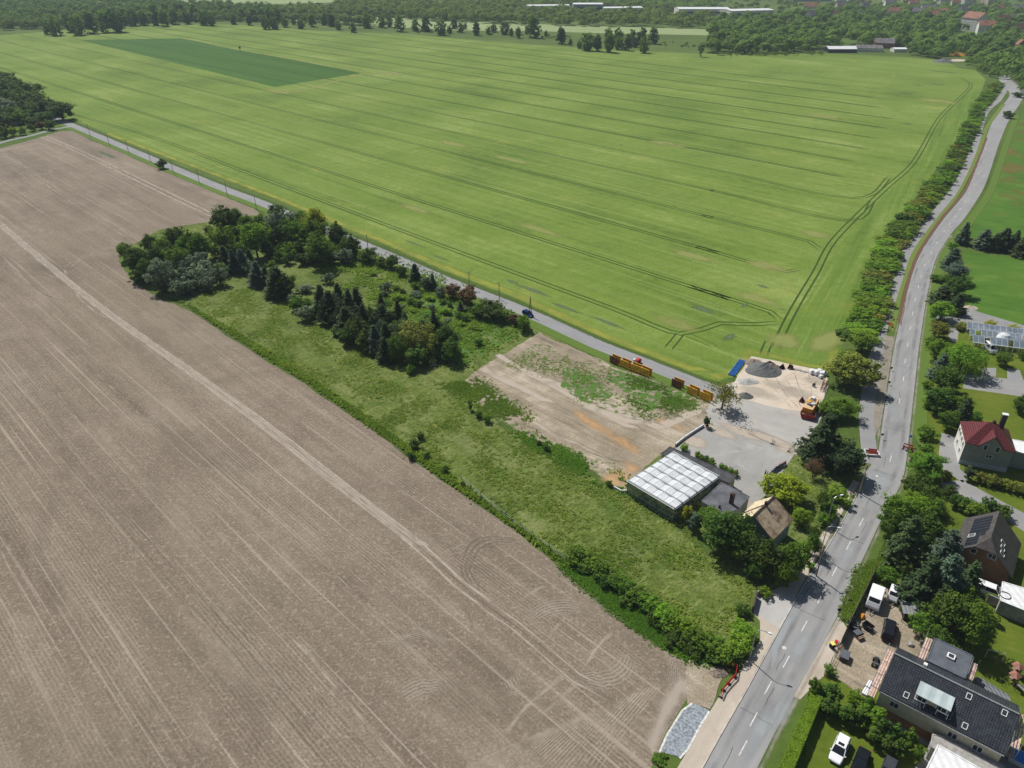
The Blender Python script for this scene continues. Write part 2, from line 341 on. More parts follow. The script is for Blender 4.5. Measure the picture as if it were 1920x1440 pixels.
M['kerb'] = plain('kerb_stone', (.50, .47, .42), .8, 0, .15, 1)
M['crack'] = ribbon_mat('tar_joint', (.06, .06, .06), (.09, .09, .09), .85, .3, 1, -.2, .1)
# leaves
M['lf_mid'] = leaf_mat('mid_green_leaves', (0.062, 0.132, 0.012), (0.189, 0.338, 0.031))
M['lf_dark'] = leaf_mat('dark_green_leaves', (0.037, 0.081, 0.010), (0.109, 0.199, 0.023), .25)
M['lf_light'] = leaf_mat('light_green_leaves', (0.105, 0.201, 0.014), (0.285, 0.475, 0.038), .4)
M['lf_yellow'] = leaf_mat('yellow_green_leaves', (0.156, 0.220, 0.012), (0.389, 0.441, 0.023), .4)
M['lf_silver'] = leaf_mat('grey_green_leaves', (0.075, 0.119, 0.062), (0.248, 0.320, 0.192), .3)
M['lf_blue'] = leaf_mat('blue_green_needles', (0.037, 0.069, 0.044), (0.120, 0.184, 0.120), .2)
M['lf_conifer'] = leaf_mat('dark_needles', (0.022, 0.045, 0.018), (0.072, 0.120, 0.038), .15)
M['lf_red'] = leaf_mat('reddish_brown_leaves', (.13, .07, .035), (.20, .13, .06), .3)
M['lf_olive'] = leaf_mat('olive_leaves', (0.100, 0.124, 0.018), (0.279, 0.308, 0.045), .3)
M['lf_far'] = leaf_mat('distant_leaves', (0.055, 0.108, 0.014), (0.190, 0.305, 0.038), .3)
M['bark'] = plain('bark', (.10, .075, .055), .95, 0, .3, 4)
M['grassblade'] = leaf_mat('tall_grass_blades', (0.180, 0.310, 0.037), (0.370, 0.483, 0.097), .4)
M['weedleaf'] = leaf_mat('weed_leaves', (0.096, 0.212, 0.018), (0.200, 0.345, 0.029), .35)

# ------------------------------------------------------------------ ground, fields, roads
def structure(mb, name, mats, label):
    o = mb.build(name, mats); return tag(o, label, name.replace('_', ' ').split('.')[0], kind='structure')
def sheet(name, pts, z, mat, label, amp=.4, step=2.0):
    mb = MB(); mb.poly(rough_edge(pts, step, amp) if amp else pts, z); return structure(mb, name, mat, label)
mb = MB(); g0 = 7000
for i in range(8):
    for j in range(8):
        a, b = -g0 + i * g0 / 4, -2000 + j * 1500
        mb.face([(a, b, 0), (a + g0 / 4, b, 0), (a + g0 / 4, b + 1500, 0), (a, b + 1500, 0)])
structure(mb, 'ground', M['base'], 'grassy ground stretching to the horizon under fields and woods')
z1, z2, z3, z4, z5 = .012, .024, .036, .048, .060
# brown field
FE = px((138, 245), (200, 275), (250, 292), (300, 317), (400, 360), (475, 391), (490, 402)) + px((400, 425), (290, 445), (228, 466), (222, 490), (250, 530), (300, 560),
     (375, 592), (437, 632), (512, 684), (575, 720), (700, 805), (765, 850), (825, 895), (882, 934), (960, 988), (1051, 1062), (1120, 1118), (1180, 1170), (1240, 1212), (1290, 1240), (1312, 1262), (1290, 1310), (1250, 1370), (1222, 1440), (1150, 1640), (500, 1900), (-700, 1900))
FE += [Vector((-420, 120, 0)), Vector((-700, 420, 0))] + px((-120, 300), (0, 278), (60, 262), (110, 247))
mb = MB(); mb.poly(rough_edge(FE, 1.5, .5), z1)
mats = [M['soil'], M['track'], M['track_faint'], M['track_dark'], M['arcs'], M['arcs_dark'], M['furrow_shade'], M['furrow_light']]
zz = [z1]
def rib(pts, w, m, st=4, wob=.3, w2=None):
    zz[0] += .0006; mb.ribbon(smooth_line(px(*pts), st, wob, m), w, zz[0], m, w2)
def pair(pts, sep, w, m, wob=.25):
    zz[0] += .0006; L = smooth_line(px(*pts), 4, wob, m)
    mb.ribbon(offset(L, sep / 2), w, zz[0], m); mb.ribbon(offset(L, -sep / 2), w, zz[0], m)
main = [(-60, 372), (0, 420), (100, 505), (200, 585), (350, 692), (500, 800), (600, 878), (700, 955), (800, 1037), (860, 1093), (920, 1140), (1010, 1208), (1080, 1270), (1155, 1315)]
rib(main[1:9], 3.2, 7); pair(main[:11], 1.9, .8, 1); pair(main[8:], 1.8, .55, 1, .6); rib(main, .5, 3)
pair([(80, 256), (130, 276), (200, 308), (300, 357), (405, 407)], 2.6, 1.5, 1)
pair([(-40, 292), (0, 283), (40, 274), (80, 266)], 2.4, 1.5, 1); pair([(0, 287), (60, 325), (150, 385), (260, 455)], 2.4, .7, 2)
pair([(0, 287), (45, 310), (110, 360)], 1.8, .6, 2)
pair([(385, 426), (330, 438), (280, 449), (215, 462), (160, 480), (120, 505)], 1.9, .5, 1)
rib([(120, 505), (150, 560), (200, 600)], 1, 2); rib([(40, 520), (90, 555), (160, 570), (200, 560)], .8, 3); rib([(70, 505), (110, 520), (150, 500)], .6, 2)
for L in ([(-40, 650), (0, 700), (170, 906), (329, 1085), (442, 1214), (617, 1420), (700, 1530)],): pair(L, 1.9, .32, 3); pair(L, 2.9, .25, 2)
for L in ([(80, 700), (200, 850), (400, 1040), (620, 1280), (740, 1430)], [(300, 745), (470, 925), (600, 1050), (740, 1180)], [(600, 1255), (680, 1345), (740, 1410)],
          [(0, 900), (130, 1110), (260, 1290), (350, 1440)], [(0, 1030), (80, 1190), (220, 1440)], [(520, 1170), (640, 1290), (720, 1375)], [(420, 860), (560, 980), (700, 1110)], [(180, 700), (330, 840), (520, 1010)]):
    rib(L, .35, 2, 4, .1); 
rib([(560, 1205), (600, 1255), (650, 1315), (735, 1410), (780, 1470)], .7, 2)
for L, wd in (([(1200, 1040), (1235, 1110), (1255, 1180)], 1.0),): pass
pair([(1082, 1258), (1040, 1300), (1000, 1335), (960, 1385), (915, 1440), (880, 1490)], 2.6, 1.0, 2); rib([(1150, 1180), (1110, 1225), (1080, 1262)], 1.0, 2, 3)
rib([(1075, 1135), (1040, 1180), (1010, 1215)], .9, 2); rib([(1030, 1090), (985, 1120), (940, 1145)], .8, 2)
for k in range(30): rib([(1262 - k * 10.5, 1262 + k * 4.6), (1180 - k * 11, 1362 + k * 3), (1110 - k * 12.5, 1460 + k * 2)], .3, 2, 4, .15)
def blob(mb, c, rx, ry, ang, z, m):
    n = 28; P = []
    for i in range(n):
        a = 6.283 * i / n; k = 1 + .25 * noise.noise(Vector((math.cos(a), math.sin(a), c.x * .1))); x, y = math.cos(a) * rx * k, math.sin(a) * ry * k
        P.append(Vector((c.x + x * math.cos(ang) - y * math.sin(ang), c.y + x * math.sin(ang) + y * math.cos(ang), z)))
    C0 = Vector((c.x, c.y, z))
    for i in range(n): mb.face([C0, P[i], P[(i + 1) % n]], m, [(0, .5), (0, 0), (0, 0)])
def arcband(inner, outer, m):
    zz[0] += .0006; A = smooth_line(px(*inner), 1.2); B = smooth_line(px(*outer), 1.2); n = 40
    A = [A[int(i * (len(A) - 1) / n)] for i in range(n + 1)]; B = [B[int(i * (len(B) - 1) / n)] for i in range(n + 1)]
    for i in range(n):
        q = [A[i], A[i + 1], B[i + 1], B[i]]; 
        if (q[1] - q[0]).cross(q[2] - q[0]).z < 0: q = q[::-1]; uv = [(i / n, 1), ((i + 1) / n, 1), ((i + 1) / n, 0), (i / n, 0)]
        else: uv = [(i / n, 0), ((i + 1) / n, 0), ((i + 1) / n, 1), (i / n, 1)]
        mb.face([Vector((p.x, p.y, zz[0])) for p in q], m, uv)
arcband([(1010, 1180), (1040, 1163), (1075, 1160), (1108, 1174)], [(972, 1148), (1005, 1122), (1057, 1112), (1112, 1128)], 4)
arcband([(1095, 1250), (1130, 1238), (1150, 1218), (1160, 1195)], [(1088, 1290), (1140, 1306), (1192, 1290), (1213, 1235)], 4)
arcband([(772, 1333), (800, 1318), (835, 1302)], [(733, 1284), (785, 1258), (858, 1270)], 4)
arcband([(745, 1228), (790, 1205), (850, 1230)], [(715, 1203), (785, 1170), (868, 1212)], 4)
arcband([(720, 1232), (780, 1200), (850, 1222)], [(716, 1226), (780, 1190), (855, 1214)], 5)
arcband([(893, 1060), (890, 1070), (910, 1100), (935, 1115)], [(858, 1060), (862, 1082), (890, 1115)], 5)
arcband([(895, 1060), (912, 1032), (950, 1022), (1000, 1030)], [(855, 1060), (880, 1010), (935, 1003), (985, 1012)], 5)
arcband([(1205, 1160), (1243, 1225), (1236, 1320), (1190, 1440)], [(1262, 1228), (1284, 1270), (1266, 1330), (1224, 1430)], 4)
arcband([(935, 1290), (945, 1310), (985, 1320)], [(1000, 1230), (985, 1270), (990, 1310)], 4)
arcband([(885, 1150), (890, 1180), (892, 1195)], [(855, 1130), (878, 1160), (880, 1192)], 5)
for cx, cy, rw, rh, m in ((900, 1270, 70, 90, 6), (1120, 1170, 60, 50, 6), (810, 1250, 60, 30, 6), (330, 880, 60, 25, 7), (180, 900, 40, 50, 7), (200, 1160, 90, 40, 7), (130, 560, 60, 20, 6), (520, 960, 90, 30, 6), (60, 1340, 60, 60, 6), (700, 1380, 90, 30, 6)):
    pass
rib([(1290, 1262), (1262, 1310), (1235, 1370), (1215, 1440)], 3, 7, 3, 1)
structure(mb, 'brown_field', mats, 'dry brown drilled field with pale wheel tracks and curved furrows')
# wheat field
WF = px((160, 233), (250, 271), (487, 360), (600, 408), (715, 455), (835, 508), (960, 556), (1100, 622), (1220, 672), (1330, 718), (1385, 705), (1410, 668), (1545, 694), (1560, 690), (1578, 650), (1596, 598), (1635, 520), (1668, 440), (1710, 380), (1768, 300), (1808, 240), (1832, 190), (1848, 150), (1830, 132), (1800, 128), (1770, 114), (1700, 107), (1560, 101), (1380, 102), (1300, 100), (1200, 96), (1000, 84), (850, 72), (750, 63), (600, 58), (450, 46), (300, 45), (200, 52), (120, 57), (60, 62), (0, 66), (-300, 90), (-350, 160), (0, 190))
mb = MB(); mb.poly(rough_edge(WF, 3, .6), z1)
wm = [M['wheat'], M['tram'], M['headland'], M['dark_crop'], M['tram_pale'], M['lodged'], M['cropedge']]
zz = [z1 + .001]
mb.poly(rough_edge(px((150, 75), (340, 72), (678, 137), (515, 163)), 6, .8), z1 + .0035, 3)
mb.poly(rough_edge(px((1440, 690), (1470, 610), (1515, 560), (1555, 490), (1612, 410), (1680, 345), (1728, 300), (1757, 240), (1780, 205), (1805, 180), (1840, 165), (1832, 190), (1808, 240), (1768, 300), (1710, 380), (1668, 440), (1635, 520), (1596, 598), (1578, 650), (1560, 690), (1545, 694)), 2, .6), z1 + .004, 2)
zz[0] = z1 + .005
wd = Vector((math.cos(WROW), math.sin(WROW), 0)); wn = Vector((-wd.y, wd.x, 0))
def tram(pts, w=.5, sep=1.95, st=8, m=1):
    zz[0] += .0005; L = smooth_line(pts, st); 
    mb.ribbon(offset(L, sep / 2), w, zz[0], m); mb.ribbon(offset(L, -sep / 2), w, zz[0], m)
def inside(q, P):
    c = False; j = len(P) - 1
    for i in range(len(P)):
        if (P[i].y > q.y) != (P[j].y > q.y) and q.x < (P[j].x - P[i].x) * (q.y - P[i].y) / (P[j].y - P[i].y) + P[i].x: c = not c
        j = i
    return c
LY = [113.3, 124.2, 137.9, 152.3, 167.5, 184.8, 203.3, 225.2, 251.9, 281.5, 318.1, 364.2, 421.7, 494.6]
RE = [(1700, 131), (1745, 152), (1760, 165), (1772, 190), (1752, 207), (1738, 224), (1726, 240), (1706, 262), (1678, 294), (1645, 346), (1590, 409), (1512, 457), (1475, 509), (1440, 588)]
for k, (yl, e) in enumerate(zip(LY, RE)):
    a = G(1160, yl); b = a + wd * max(30, (G(*e) - a).dot(wd)); t = 0
    while t < 1100 and inside(a - wd * (t + 12), WF): t += 12
    pts = [a - wd * t, a - wd * t * .5, a, a.lerp(b, .5), b]
    if k >= 9: hl = {9: (1672, 330), 10: (1640, 375), 11: (1547, 475), 12: (1512, 503), 13: (1462, 602)}[k]; pts.append(G(*hl))
    tram(pts, .85 + (0.4 if k < 9 else 0) + (.3 if k < 5 else 0))
head = px((1802, 146), (1820, 158), (1812, 172), (1785, 197), (1768, 214), (1752, 236), (1727, 282), (1704, 315), (1662, 352), (1610, 402), (1560, 455), (1530, 510), (1500, 560), (1478, 600), (1452, 655))
tram(head, .8, 2.1, 4)
last = px((140, 215), (300, 262), (480, 330), (600, 375), (800, 450), (1000, 524), (1160, 583), (1230, 612), (1275, 626), (1315, 618), (1350, 606), (1400, 608), (1465, 606))
tram(last, .8, 2.1, 4)
tram(px((1275, 626), (1262, 643), (1250, 655)), .6, 2.2, 2); tram(px((1290, 628), (1330, 645), (1345, 655)), .3, 2.2, 2); tram(px((1442, 640), (1430, 668)), .7, 2.0, 2)
def patch(cx, cy, L_, W_, ang, m):
    zz[0] += .0005; blob(mb, G(cx, cy), L_ * .62, W_ * .62, ang, zz[0], m)
for q in ((1318, 580, 9, 3.5), (735, 428, 5, 1.5), (780, 458, 14, 1.3), (825, 483, 12, 1.2), (1368, 632, 3, 6), (1192, 420, 3, 1), (1396, 573, 1.5, 5), (960, 528, 6, 2), (1000, 545, 18, 2.5), (1060, 577, 14, 2), (1140, 605, 14, 2), (200, 290, 25, 3), (265, 300, 30, 4),
          (175, 263, 20, 3), (1303, 205, 4, 1.2), (1165, 272, 3, 2), (1720, 160, 9, 5), (1760, 158, 12, 6), (1700, 175, 10, 4), (1772, 135, 26, 6), (1700, 232, 6, 5), (940, 87, 22, 3), (1150, 92, 16, 3), (880, 146, 5, 2), (640, 100, 8, 3), (1468, 580, 3, 1), (1430, 537, 5, 2), (1350, 435, 2, 1), (545, 352, 5, 2), (1535, 135, 10, 3), (1630, 165, 12, 2)):
    patch(q[0], q[1], q[2], q[3], WROW + (0 if q[2] > q[3] else 0), 5)
for q in ((1265, 605, 16, 7), (1420, 560, 16, 6), (1440, 500, 18, 8), (1760, 190, 30, 14), (1300, 480, 22, 6), (780, 392, 20, 5), (640, 100, 40, 8), (1010, 430, 26, 5), (1545, 218, 26, 12), (1550, 640, 8, 18), (1470, 640, 10, 12), (520, 172, 40, 8), (730, 138, 40, 10), (1250, 270, 26, 10), (850, 270, 26, 8), (960, 300, 30, 6), (1530, 440, 12, 8)):
    patch(q[0], q[1], q[2], q[3], WROW, 4)
mb.ribbon(smooth_line(px((530, 170), (560, 172), (620, 155), (690, 138), (760, 138)), 6), 6, z1 + .018, 4); mb.ribbon(smooth_line(px((340, 70), (430, 90), (560, 113), (690, 136)), 6), 4, z1 + .0181, 4)
mb.ribbon(smooth_line(px((200, 250), (487, 358), (600, 404), (715, 450), (835, 502), (960, 550), (1100, 614), (1220, 664), (1330, 705)), 6, .5), 5.0, z1 + .0182, 6)
mb.ribbon(smooth_line(px((1335, 712), (1385, 692), (1408, 660), (1470, 672), (1550, 690), (1570, 640)), 4, .5), 4.0, z1 + .0184, 6)
structure(mb, 'wheat_field', wm, 'wide green cereal field striped with paired tramlines')
# meadow and rough grass
sheet('meadow', px((340, 562), (300, 555), (250, 520), (230, 470), (300, 430), (500, 400), (600, 425), (720, 478), (840, 530), (960, 578), (1022, 602), (1050, 620), (1320, 745), (1420, 800), (1500, 840), (1640, 880), (1600, 930), (1540, 1020), (1480, 1105), (1400, 1110), (1412, 1150), (1420, 1200), (1370, 1262), (1315, 1262), (1240, 1214), (1180, 1172), (1120, 1120), (1051, 1064), (960, 990), (882, 936), (825, 897), (765, 852), (700, 807), (575, 722), (512, 686), (437, 634), (375, 594)), z2, M['rough_grass'], 'long rough meadow grass between the brown field and the lane', .7, 1.5)
mb = MB(); zz = [z3]
mats = [M['greenedge'], M['weeds'], M['weeds_thin'], M['verge']]
for L, wdt in (([(345, 572), (437, 634), (575, 720), (700, 806), (825, 895), (960, 988), (1060, 1065)], 1.3), ([(930, 790), (985, 818), (1040, 850), (1110, 890), (1180, 930), (1290, 1000), (1350, 1060)], 2.6), ([(1060, 1065), (1180, 1160), (1290, 1228), (1350, 1250)], 4.0), ([(860, 730), (1000, 655), (1010, 622)], 3)):
    zz[0] += .0006; mb.ribbon(smooth_line(px(*L), 3, .6), wdt, zz[0], 0)
mb.poly(rough_edge(px((760, 560), (900, 560), (985, 620), (860, 690), (780, 620)), 2, 1), z3 + .004, 1)
structure(mb, 'meadow_edge', mats, 'darker green strips of grass along the meadow margins')
# dirt lot
mb = MB(); DL = px((985, 640), (1010, 624), (1120, 671), (1152, 690), (1210, 706), (1262, 722), (1322, 750), (1345, 740), (1365, 760), (1340, 790), (1319, 802), (1268, 838), (1240, 850), (1178, 905), (1172, 922), (1130, 895), (1080, 860), (1000, 822), (950, 795), (905, 765), (880, 740), (862, 722), (900, 690))
mb.poly(rough_edge(DL, 1.2, .8), z3 + .008, 0); zz = [z3 + .009]
def drib(pts, w, m, w2=None): zz[0] += .0006; mb.ribbon(smooth_line(px(*pts), 3, .5, m), w, zz[0], m, w2)
for q in ((1120, 800, 10, 2.2), (1160, 824, 7, 2.2), (1095, 784, 7, 1.8), (1180, 838, 5, 2), (1165, 893, 4, 3), (1150, 902, 4, 3), (1185, 878, 3.5, 2), (1245, 792, 4, 1.5), (1270, 800, 4, 1.2)):
    zz[0] += .0006; blob(mb, G(q[0], q[1]), q[2], q[3], ROW - .15, zz[0], 1)
for L, wd_ in (([(900, 690), (960, 720), (1040, 760)], 2.5), ([(930, 665), (1010, 710), (1100, 760), (1200, 810)], 2.2), ([(990, 700), (1090, 740), (1180, 780), (1260, 810)], 3), ([(1100, 760), (1180, 790), (1240, 790)], 3), ([(1240, 800), (1290, 780), (1330, 760)], 3), ([(980, 780), (1030, 810), (1090, 838)], 1.2)):
    drib(L, wd_, 2)
drib([(960, 790), (1030, 812), (1100, 846), (1180, 872)], 1.0, 5); drib([(1080, 830), (1150, 862), (1175, 880)], .5, 5); drib([(1000, 765), (1060, 795), (1105, 822)], .5, 5)
for k, P_ in enumerate(([(1140, 690), (1215, 712), (1270, 730), (1325, 755), (1290, 765), (1240, 760), (1210, 775), (1180, 740), (1140, 715)], [(1060, 690), (1110, 700), (1150, 740), (1100, 760), (1050, 725)])):
    mb.poly(rough_edge(px(*P_), 2, 1.5), z3 + .02 + k * .001, 3)
for k, P_ in enumerate(([(940, 680), (1010, 640), (1060, 670), (1080, 700), (1020, 700), (970, 700)], [(1060, 690), (1120, 672), (1280, 740), (1310, 770), (1200, 790), (1110, 760)], [(880, 750), (960, 790), (1060, 840), (1100, 880), (1000, 825), (900, 770)], [(1080, 850), (1150, 870), (1160, 890), (1110, 885)], [(860, 725), (905, 700), (930, 730), (1000, 770), (960, 785), (900, 760)])):
    mb.poly(rough_edge(px(*P_), 2, 1.5), z3 + .016 + k * .0008, 4)
structure(mb, 'dirt_lot', [M['dirt'], M['sand'], M['paledirt'], M['weeds'], M['weeds_thin'], M['track_dark']], 'stripped bare earth plot with orange sand and weeds')
# access gravel, yard, car park
sheet('gravel_access', px((1328, 742), (1345, 728), (1385, 712), (1400, 735), (1500, 760), (1545, 775), (1532, 800), (1512, 832), (1500, 840), (1420, 810), (1340, 800), (1325, 790)), z4, M['gravel'], 'grey gravel access between yard and car park', .8, 1)
mb = MB()
for k in range(11): mb.ribbon(smooth_line(px((1398 + k * 13, 682 + k * 2), (1440 + k * 9, 722 + k * 2), (1480 + k * 5, 768)) if k % 2 else px((1385 + k * 4, 735 - k * 5), (1450 + k * 4, 742 - k * 4), (1535, 765 - k * 7)), 2, .6, k), .45, z4 + .012 + k * .0008, k % 2)
for q in ((1420, 735, 7, 3), (1500, 740, 6, 4), (1530, 715, 4, 3), (1460, 725, 6, 3)): blob(mb, G(q[0], q[1]), q[2], q[3], -.6, z4 + .022 + q[0] * 1e-6, 2)
structure(mb, 'yard_tyre_marks', [M['track_faint'], M['track_dark'], M['furrow_light']], 'faint tyre marks and pale spots on the sandy yard')
sheet('construction_yard', px((1409, 668), (1548, 696), (1553, 720), (1540, 760), (1520, 775), (1440, 762), (1385, 745), (1372, 722)), z4 + .006, M['yard'], 'pale sandy construction yard beside the cereal field', .4, 1)
sheet('car_park', px((1319, 801), (1350, 798), (1420, 805), (1499, 838), (1470, 880), (1436, 928), (1400, 960), (1345, 925), (1265, 842)), z4 + .006, M['carpark'], 'worn grey asphalt car park', .15, 2)
mb = MB()
for q in ((1345, 808, 6, 2), (1395, 812, 7, 2), (1450, 826, 8, 2), (1300, 828, 4, 3), (1478, 842, 4, 2), (1390, 945, 6, 3)): blob(mb, G(q[0], q[1]), q[2], q[3], -.7, z5 + q[0] * 1e-6, 0)
for L in ([(1390, 822), (1440, 842)], [(1420, 838), (1448, 846)], [(1400, 812), (1480, 845)]): mb.ribbon(smooth_line(px(*L), 2, .3), .7, z5 + .002, 1)  # narrow darker streaks across the asphalt
structure(mb, 'worn_surface', [M['paledirt'], M['stain']], 'dusty pale and dark marks on the car park')
# lane
lane = smooth_line(px((60, 205), (138, 236), (250, 283), (330, 317), (425, 356), (487, 379), (600, 426), (715, 473), (835, 525), (960, 574), (1040, 609), (1120, 646), (1200, 677), (1270, 705), (1352, 738)), 6)
mb = MB(); mb.ribbon(offset(lane, -2.2), 8.6, z4, 1); mb.ribbon(lane, 5.4, z4 + .004, 0)
mb.ribbon(offset(lane, 3.4), 2.6, z4 + .006, 2)
structure(mb, 'lane', [M['lane'], M['verge'], M['greenedge'], M['track_faint']], 'straight narrow grey lane with grass verges beside the cereal field')
structure(MB().ribbon(smooth_line(px((-200, 318), (-60, 292), (0, 268), (60, 254), (100, 243), (140, 236)), 6), 3.2, z4 + .003), 'side_track', M['lane'], 'pale side track running below the trees to the lane')
# main road
LE = [(1880, 140), (1872, 148), (1885, 163), (1893, 178), (1880, 198), (1860, 230), (1845, 270), (1828, 320), (1810, 361), (1770, 410), (1735, 460), (1715, 500), (1700, 550), (1686, 610), (1675, 660), (1667, 712), (1662, 745), (1654, 795), (1650, 825), (1644, 855), (1625, 885), (1600, 940), (1575, 985), (1549, 1030), (1515, 1085), (1490, 1128), (1445, 1210), (1400, 1293), (1367, 1350), (1317, 1440), (1240, 1580)]
REe = [(1884, 138), (1900, 144), (1915, 156), (1922, 172), (1912, 195), (1892, 225), (1873, 270), (1855, 325), (1840, 361), (1808, 410), (1782, 440), (1755, 485), (1742, 535), (1731, 597), (1722, 660), (1716, 715), (1711, 760), (1706, 805), (1703, 835), (1699, 865), (1690, 905), (1660, 962), (1645, 990), (1618, 1048), (1590, 1105), (1570, 1155), (1520, 1250), (1490, 1305), (1460, 1360), (1420, 1440), (1350, 1580)]
LW = smooth_line(px(*LE), 5); 
def resample(L, n): return [L[int(round(i * (len(L) - 1) / n))] for i in range(n + 1)]
mb = MB(); A = px(*LE); B = px(*REe)
A2 = smooth_line(A, 1e9); B2 = smooth_line(B, 1e9)
def cr(P, i, t):
    Q = [P[max(i - 1, 0)], P[i], P[min(i + 1, len(P) - 1)], P[min(i + 2, len(P) - 1)]]
    return .5 * ((2 * Q[1]) + (Q[2] - Q[0]) * t + (2 * Q[0] - 5 * Q[1] + 4 * Q[2] - Q[3]) * t * t + (3 * Q[1] - Q[0] - 3 * Q[2] + Q[3]) * t ** 3)
RA, RB = [], []
for i in range(len(A) - 1):
    for k in range(6): RA.append(cr(A, i, k / 6)); RB.append(cr(B, i, k / 6))
for a, b, c, d in zip(RA, RA[1:], RB, RB[1:]):
    mb.face([Vector((q.x, q.y, z4)) for q in (a, b, d, c)], 0)
mid = [a.lerp(b, .5) for a, b in zip(RA, RB)]
for o_, w_, m_ in ((-1.9, 1.2, 1), (1.7, 1.4, 1)): mb.ribbon(offset(mid[60:], o_), w_, z4 + .003 + m_ * .0001 + o_ * .0001, m_)
for L, wdt in (([(1640, 880), (1625, 925), (1640, 960)], 5), ([(1560, 1010), (1500, 1120), (1450, 1215), (1430, 1260)], 1.8), ([(1660, 735), (1680, 790)], 3), ([(1730, 470), (1760, 450)], 3), ([(1455, 1270), (1480, 1290), (1420, 1390), (1380, 1440)], 1.5)):
    mb.ribbon(smooth_line(px(*L), 3, .5), wdt, z4 + .006, 2)
for k, (x, y, a_, b_) in enumerate(((1655, 905, 5, 3), (1625, 960, 4, 1.6), (1590, 1040, 6, 1.2), (1545, 1130, 7, 1.4), (1500, 1215, 5, 1.6), (1450, 1300, 8, 1.4), (1420, 1380, 7, 1.6), (1690, 640, 8, 1.2), (1700, 690, 6, 1.0), (1685, 800, 6, 1.5), (1740, 500, 8, 1.2), (1790, 400, 9, 1.3), (1475, 1330, 6, 1.2), (1560, 1060, 5, 1.0), (1670, 860, 4, 2), (1840, 300, 12, 1.3))):
    blob(mb, G(x, y), a_, b_, RROW, z4 + .0072 + k * .00008, 1 if k % 2 else 2)
for k in range(26):
    i_ = 40 + int(k * 5.3); q_ = mid[min(i_, len(mid) - 3)]; t_ = (mid[min(i_ + 1, len(mid) - 1)] - mid[i_ - 1]).normalized(); n_ = Vector((-t_.y, t_.x, 0)); o_ = random.uniform(-2.6, 2.6)
    if k % 3: pts_ = [q_ + n_ * o_ + t_ * (j * 1.2) + n_ * random.uniform(-.12, .12) for j in range(5)]
    else: pts_ = [q_ + n_ * (j * .9 - 2.7) + t_ * random.uniform(-.12, .12) for j in range(7)]
    mb.ribbon(pts_, .09, z4 + .0095 + k * .00002, 3)
for sd_, L_ in ((1, RA), (-1, RB)): mb.ribbon(offset(L_[60:], -.45 * sd_), .9, z4 + .0101 + sd_ * .0001, 6)
for L, wdt in (([(1672, 665), (1722, 668)], .35), ([(1672, 745), (1712, 748)], .2), ([(1700, 560), (1740, 568)], .2)): mb.ribbon(px(*L), wdt, z4 + .007, 3)
dashes = [(1413, 1349), (1440, 1290), (1474, 1241), (1508, 1174), (1538, 1122), (1565, 1071), (1591, 1023), (1615, 979), (1670, 860), (1686, 752), (1694, 710), (1697, 677), (1702, 647), (1707, 615), (1711, 588), (1716, 562), (1722, 538), (1727, 518), (1734, 498), (1746, 474), (1757, 455), (1770, 434), (1780, 420), (1791, 406), (1800, 392), (1809, 378), (1817, 362), (1826, 345), (1835, 325), (1843, 305), (1393, 1403)]
for i, (x, y) in enumerate(dashes):
    c = G(x, y); k = min(range(len(mid)), key=lambda j: (mid[j] - c).length); d = (mid[min(k + 1, len(mid) - 1)] - mid[max(k - 1, 0)]).normalized()
    if y in range(935, 1450): d = (G(1508.6, 1174.4) - G(1615, 979)).normalized()
    mb.ribbon([c - d * 1.45, c + d * 1.45], .16, z4 + .011, 4)
mb.ribbon([RB[i] + (RA[i] - RB[i]).normalized() * .35 for i in range(60, 118)], .12, z4 + .012, 5)
mb.ribbon([RA[i] + (RB[i] - RA[i]).normalized() * .35 for i in range(60, 118)], .12, z4 + .013, 5)
mb.cyl((G(1470, 1215).x, G(1470, 1215).y, z4 + .004), (G(1470, 1215).x, G(1470, 1215).y, z4 + .014), .35, .35, 14, 4)
mb.cyl((G(1644, 893).x, G(1644, 893).y, z4 + .004), (G(1644, 893).x, G(1644, 893).y, z4 + .014), .3, .3, 14, 4)
structure(mb, 'main_road', [M['road'], M['stain'], M['pale_patch'], M['crack'], M['paint'], M['paint_worn'], M['roaddust']], 'curving grey asphalt main road with white dashed centre line')
# pavement, driveway, cycle path, kerb
sheet('pavement', px((1612, 905), (1590, 940), (1545, 1025), (1510, 1085), (1488, 1128), (1443, 1210), (1399, 1292), (1366, 1349), (1316, 1440), (1240, 1580), (1190, 1580), (1270, 1440), (1310, 1370), (1330, 1335), (1355, 1295), (1385, 1262), (1425, 1200), (1425, 1165), (1410, 1147), (1418, 1117), (1455, 1105), (1480, 1090), (1530, 1020), (1570, 950), (1600, 900)), z5, M['pavement'], 'pale sandy pavement on the left of the main road', .1, 2)
sheet('driveway', px((1410, 1146), (1418, 1118), (1428, 1112), (1470, 1112), (1492, 1122), (1462, 1180), (1440, 1165)), z5 + .006, M['concrete'], 'pale concrete driveway behind the brick wall', .1, 1)
cyc = smooth_line(px((1893, 150), (1888, 162), (1873, 187), (1847, 213), (1827, 277), (1793, 350), (1750, 405), (1715, 450), (1697, 480), (1685, 515), (1670, 560), (1660, 590), (1650, 625), (1646, 650), (1636, 700), (1628, 740), (1624, 790), (1628, 830), (1632, 870)), 5)
mb = MB(); mb.ribbon(cyc, 3.4, z4 + .010, 0)
structure(mb, 'cycle_path', M['asphalt'], 'pale grey path beside the hedge and the main road')
mb = MB()
vg = smooth_line(px((1882, 195), (1850, 240), (1836, 282), (1805, 345), (1768, 400), (1730, 450), (1708, 490), (1692, 530), (1680, 570), (1672, 610), (1666, 622)), 5)
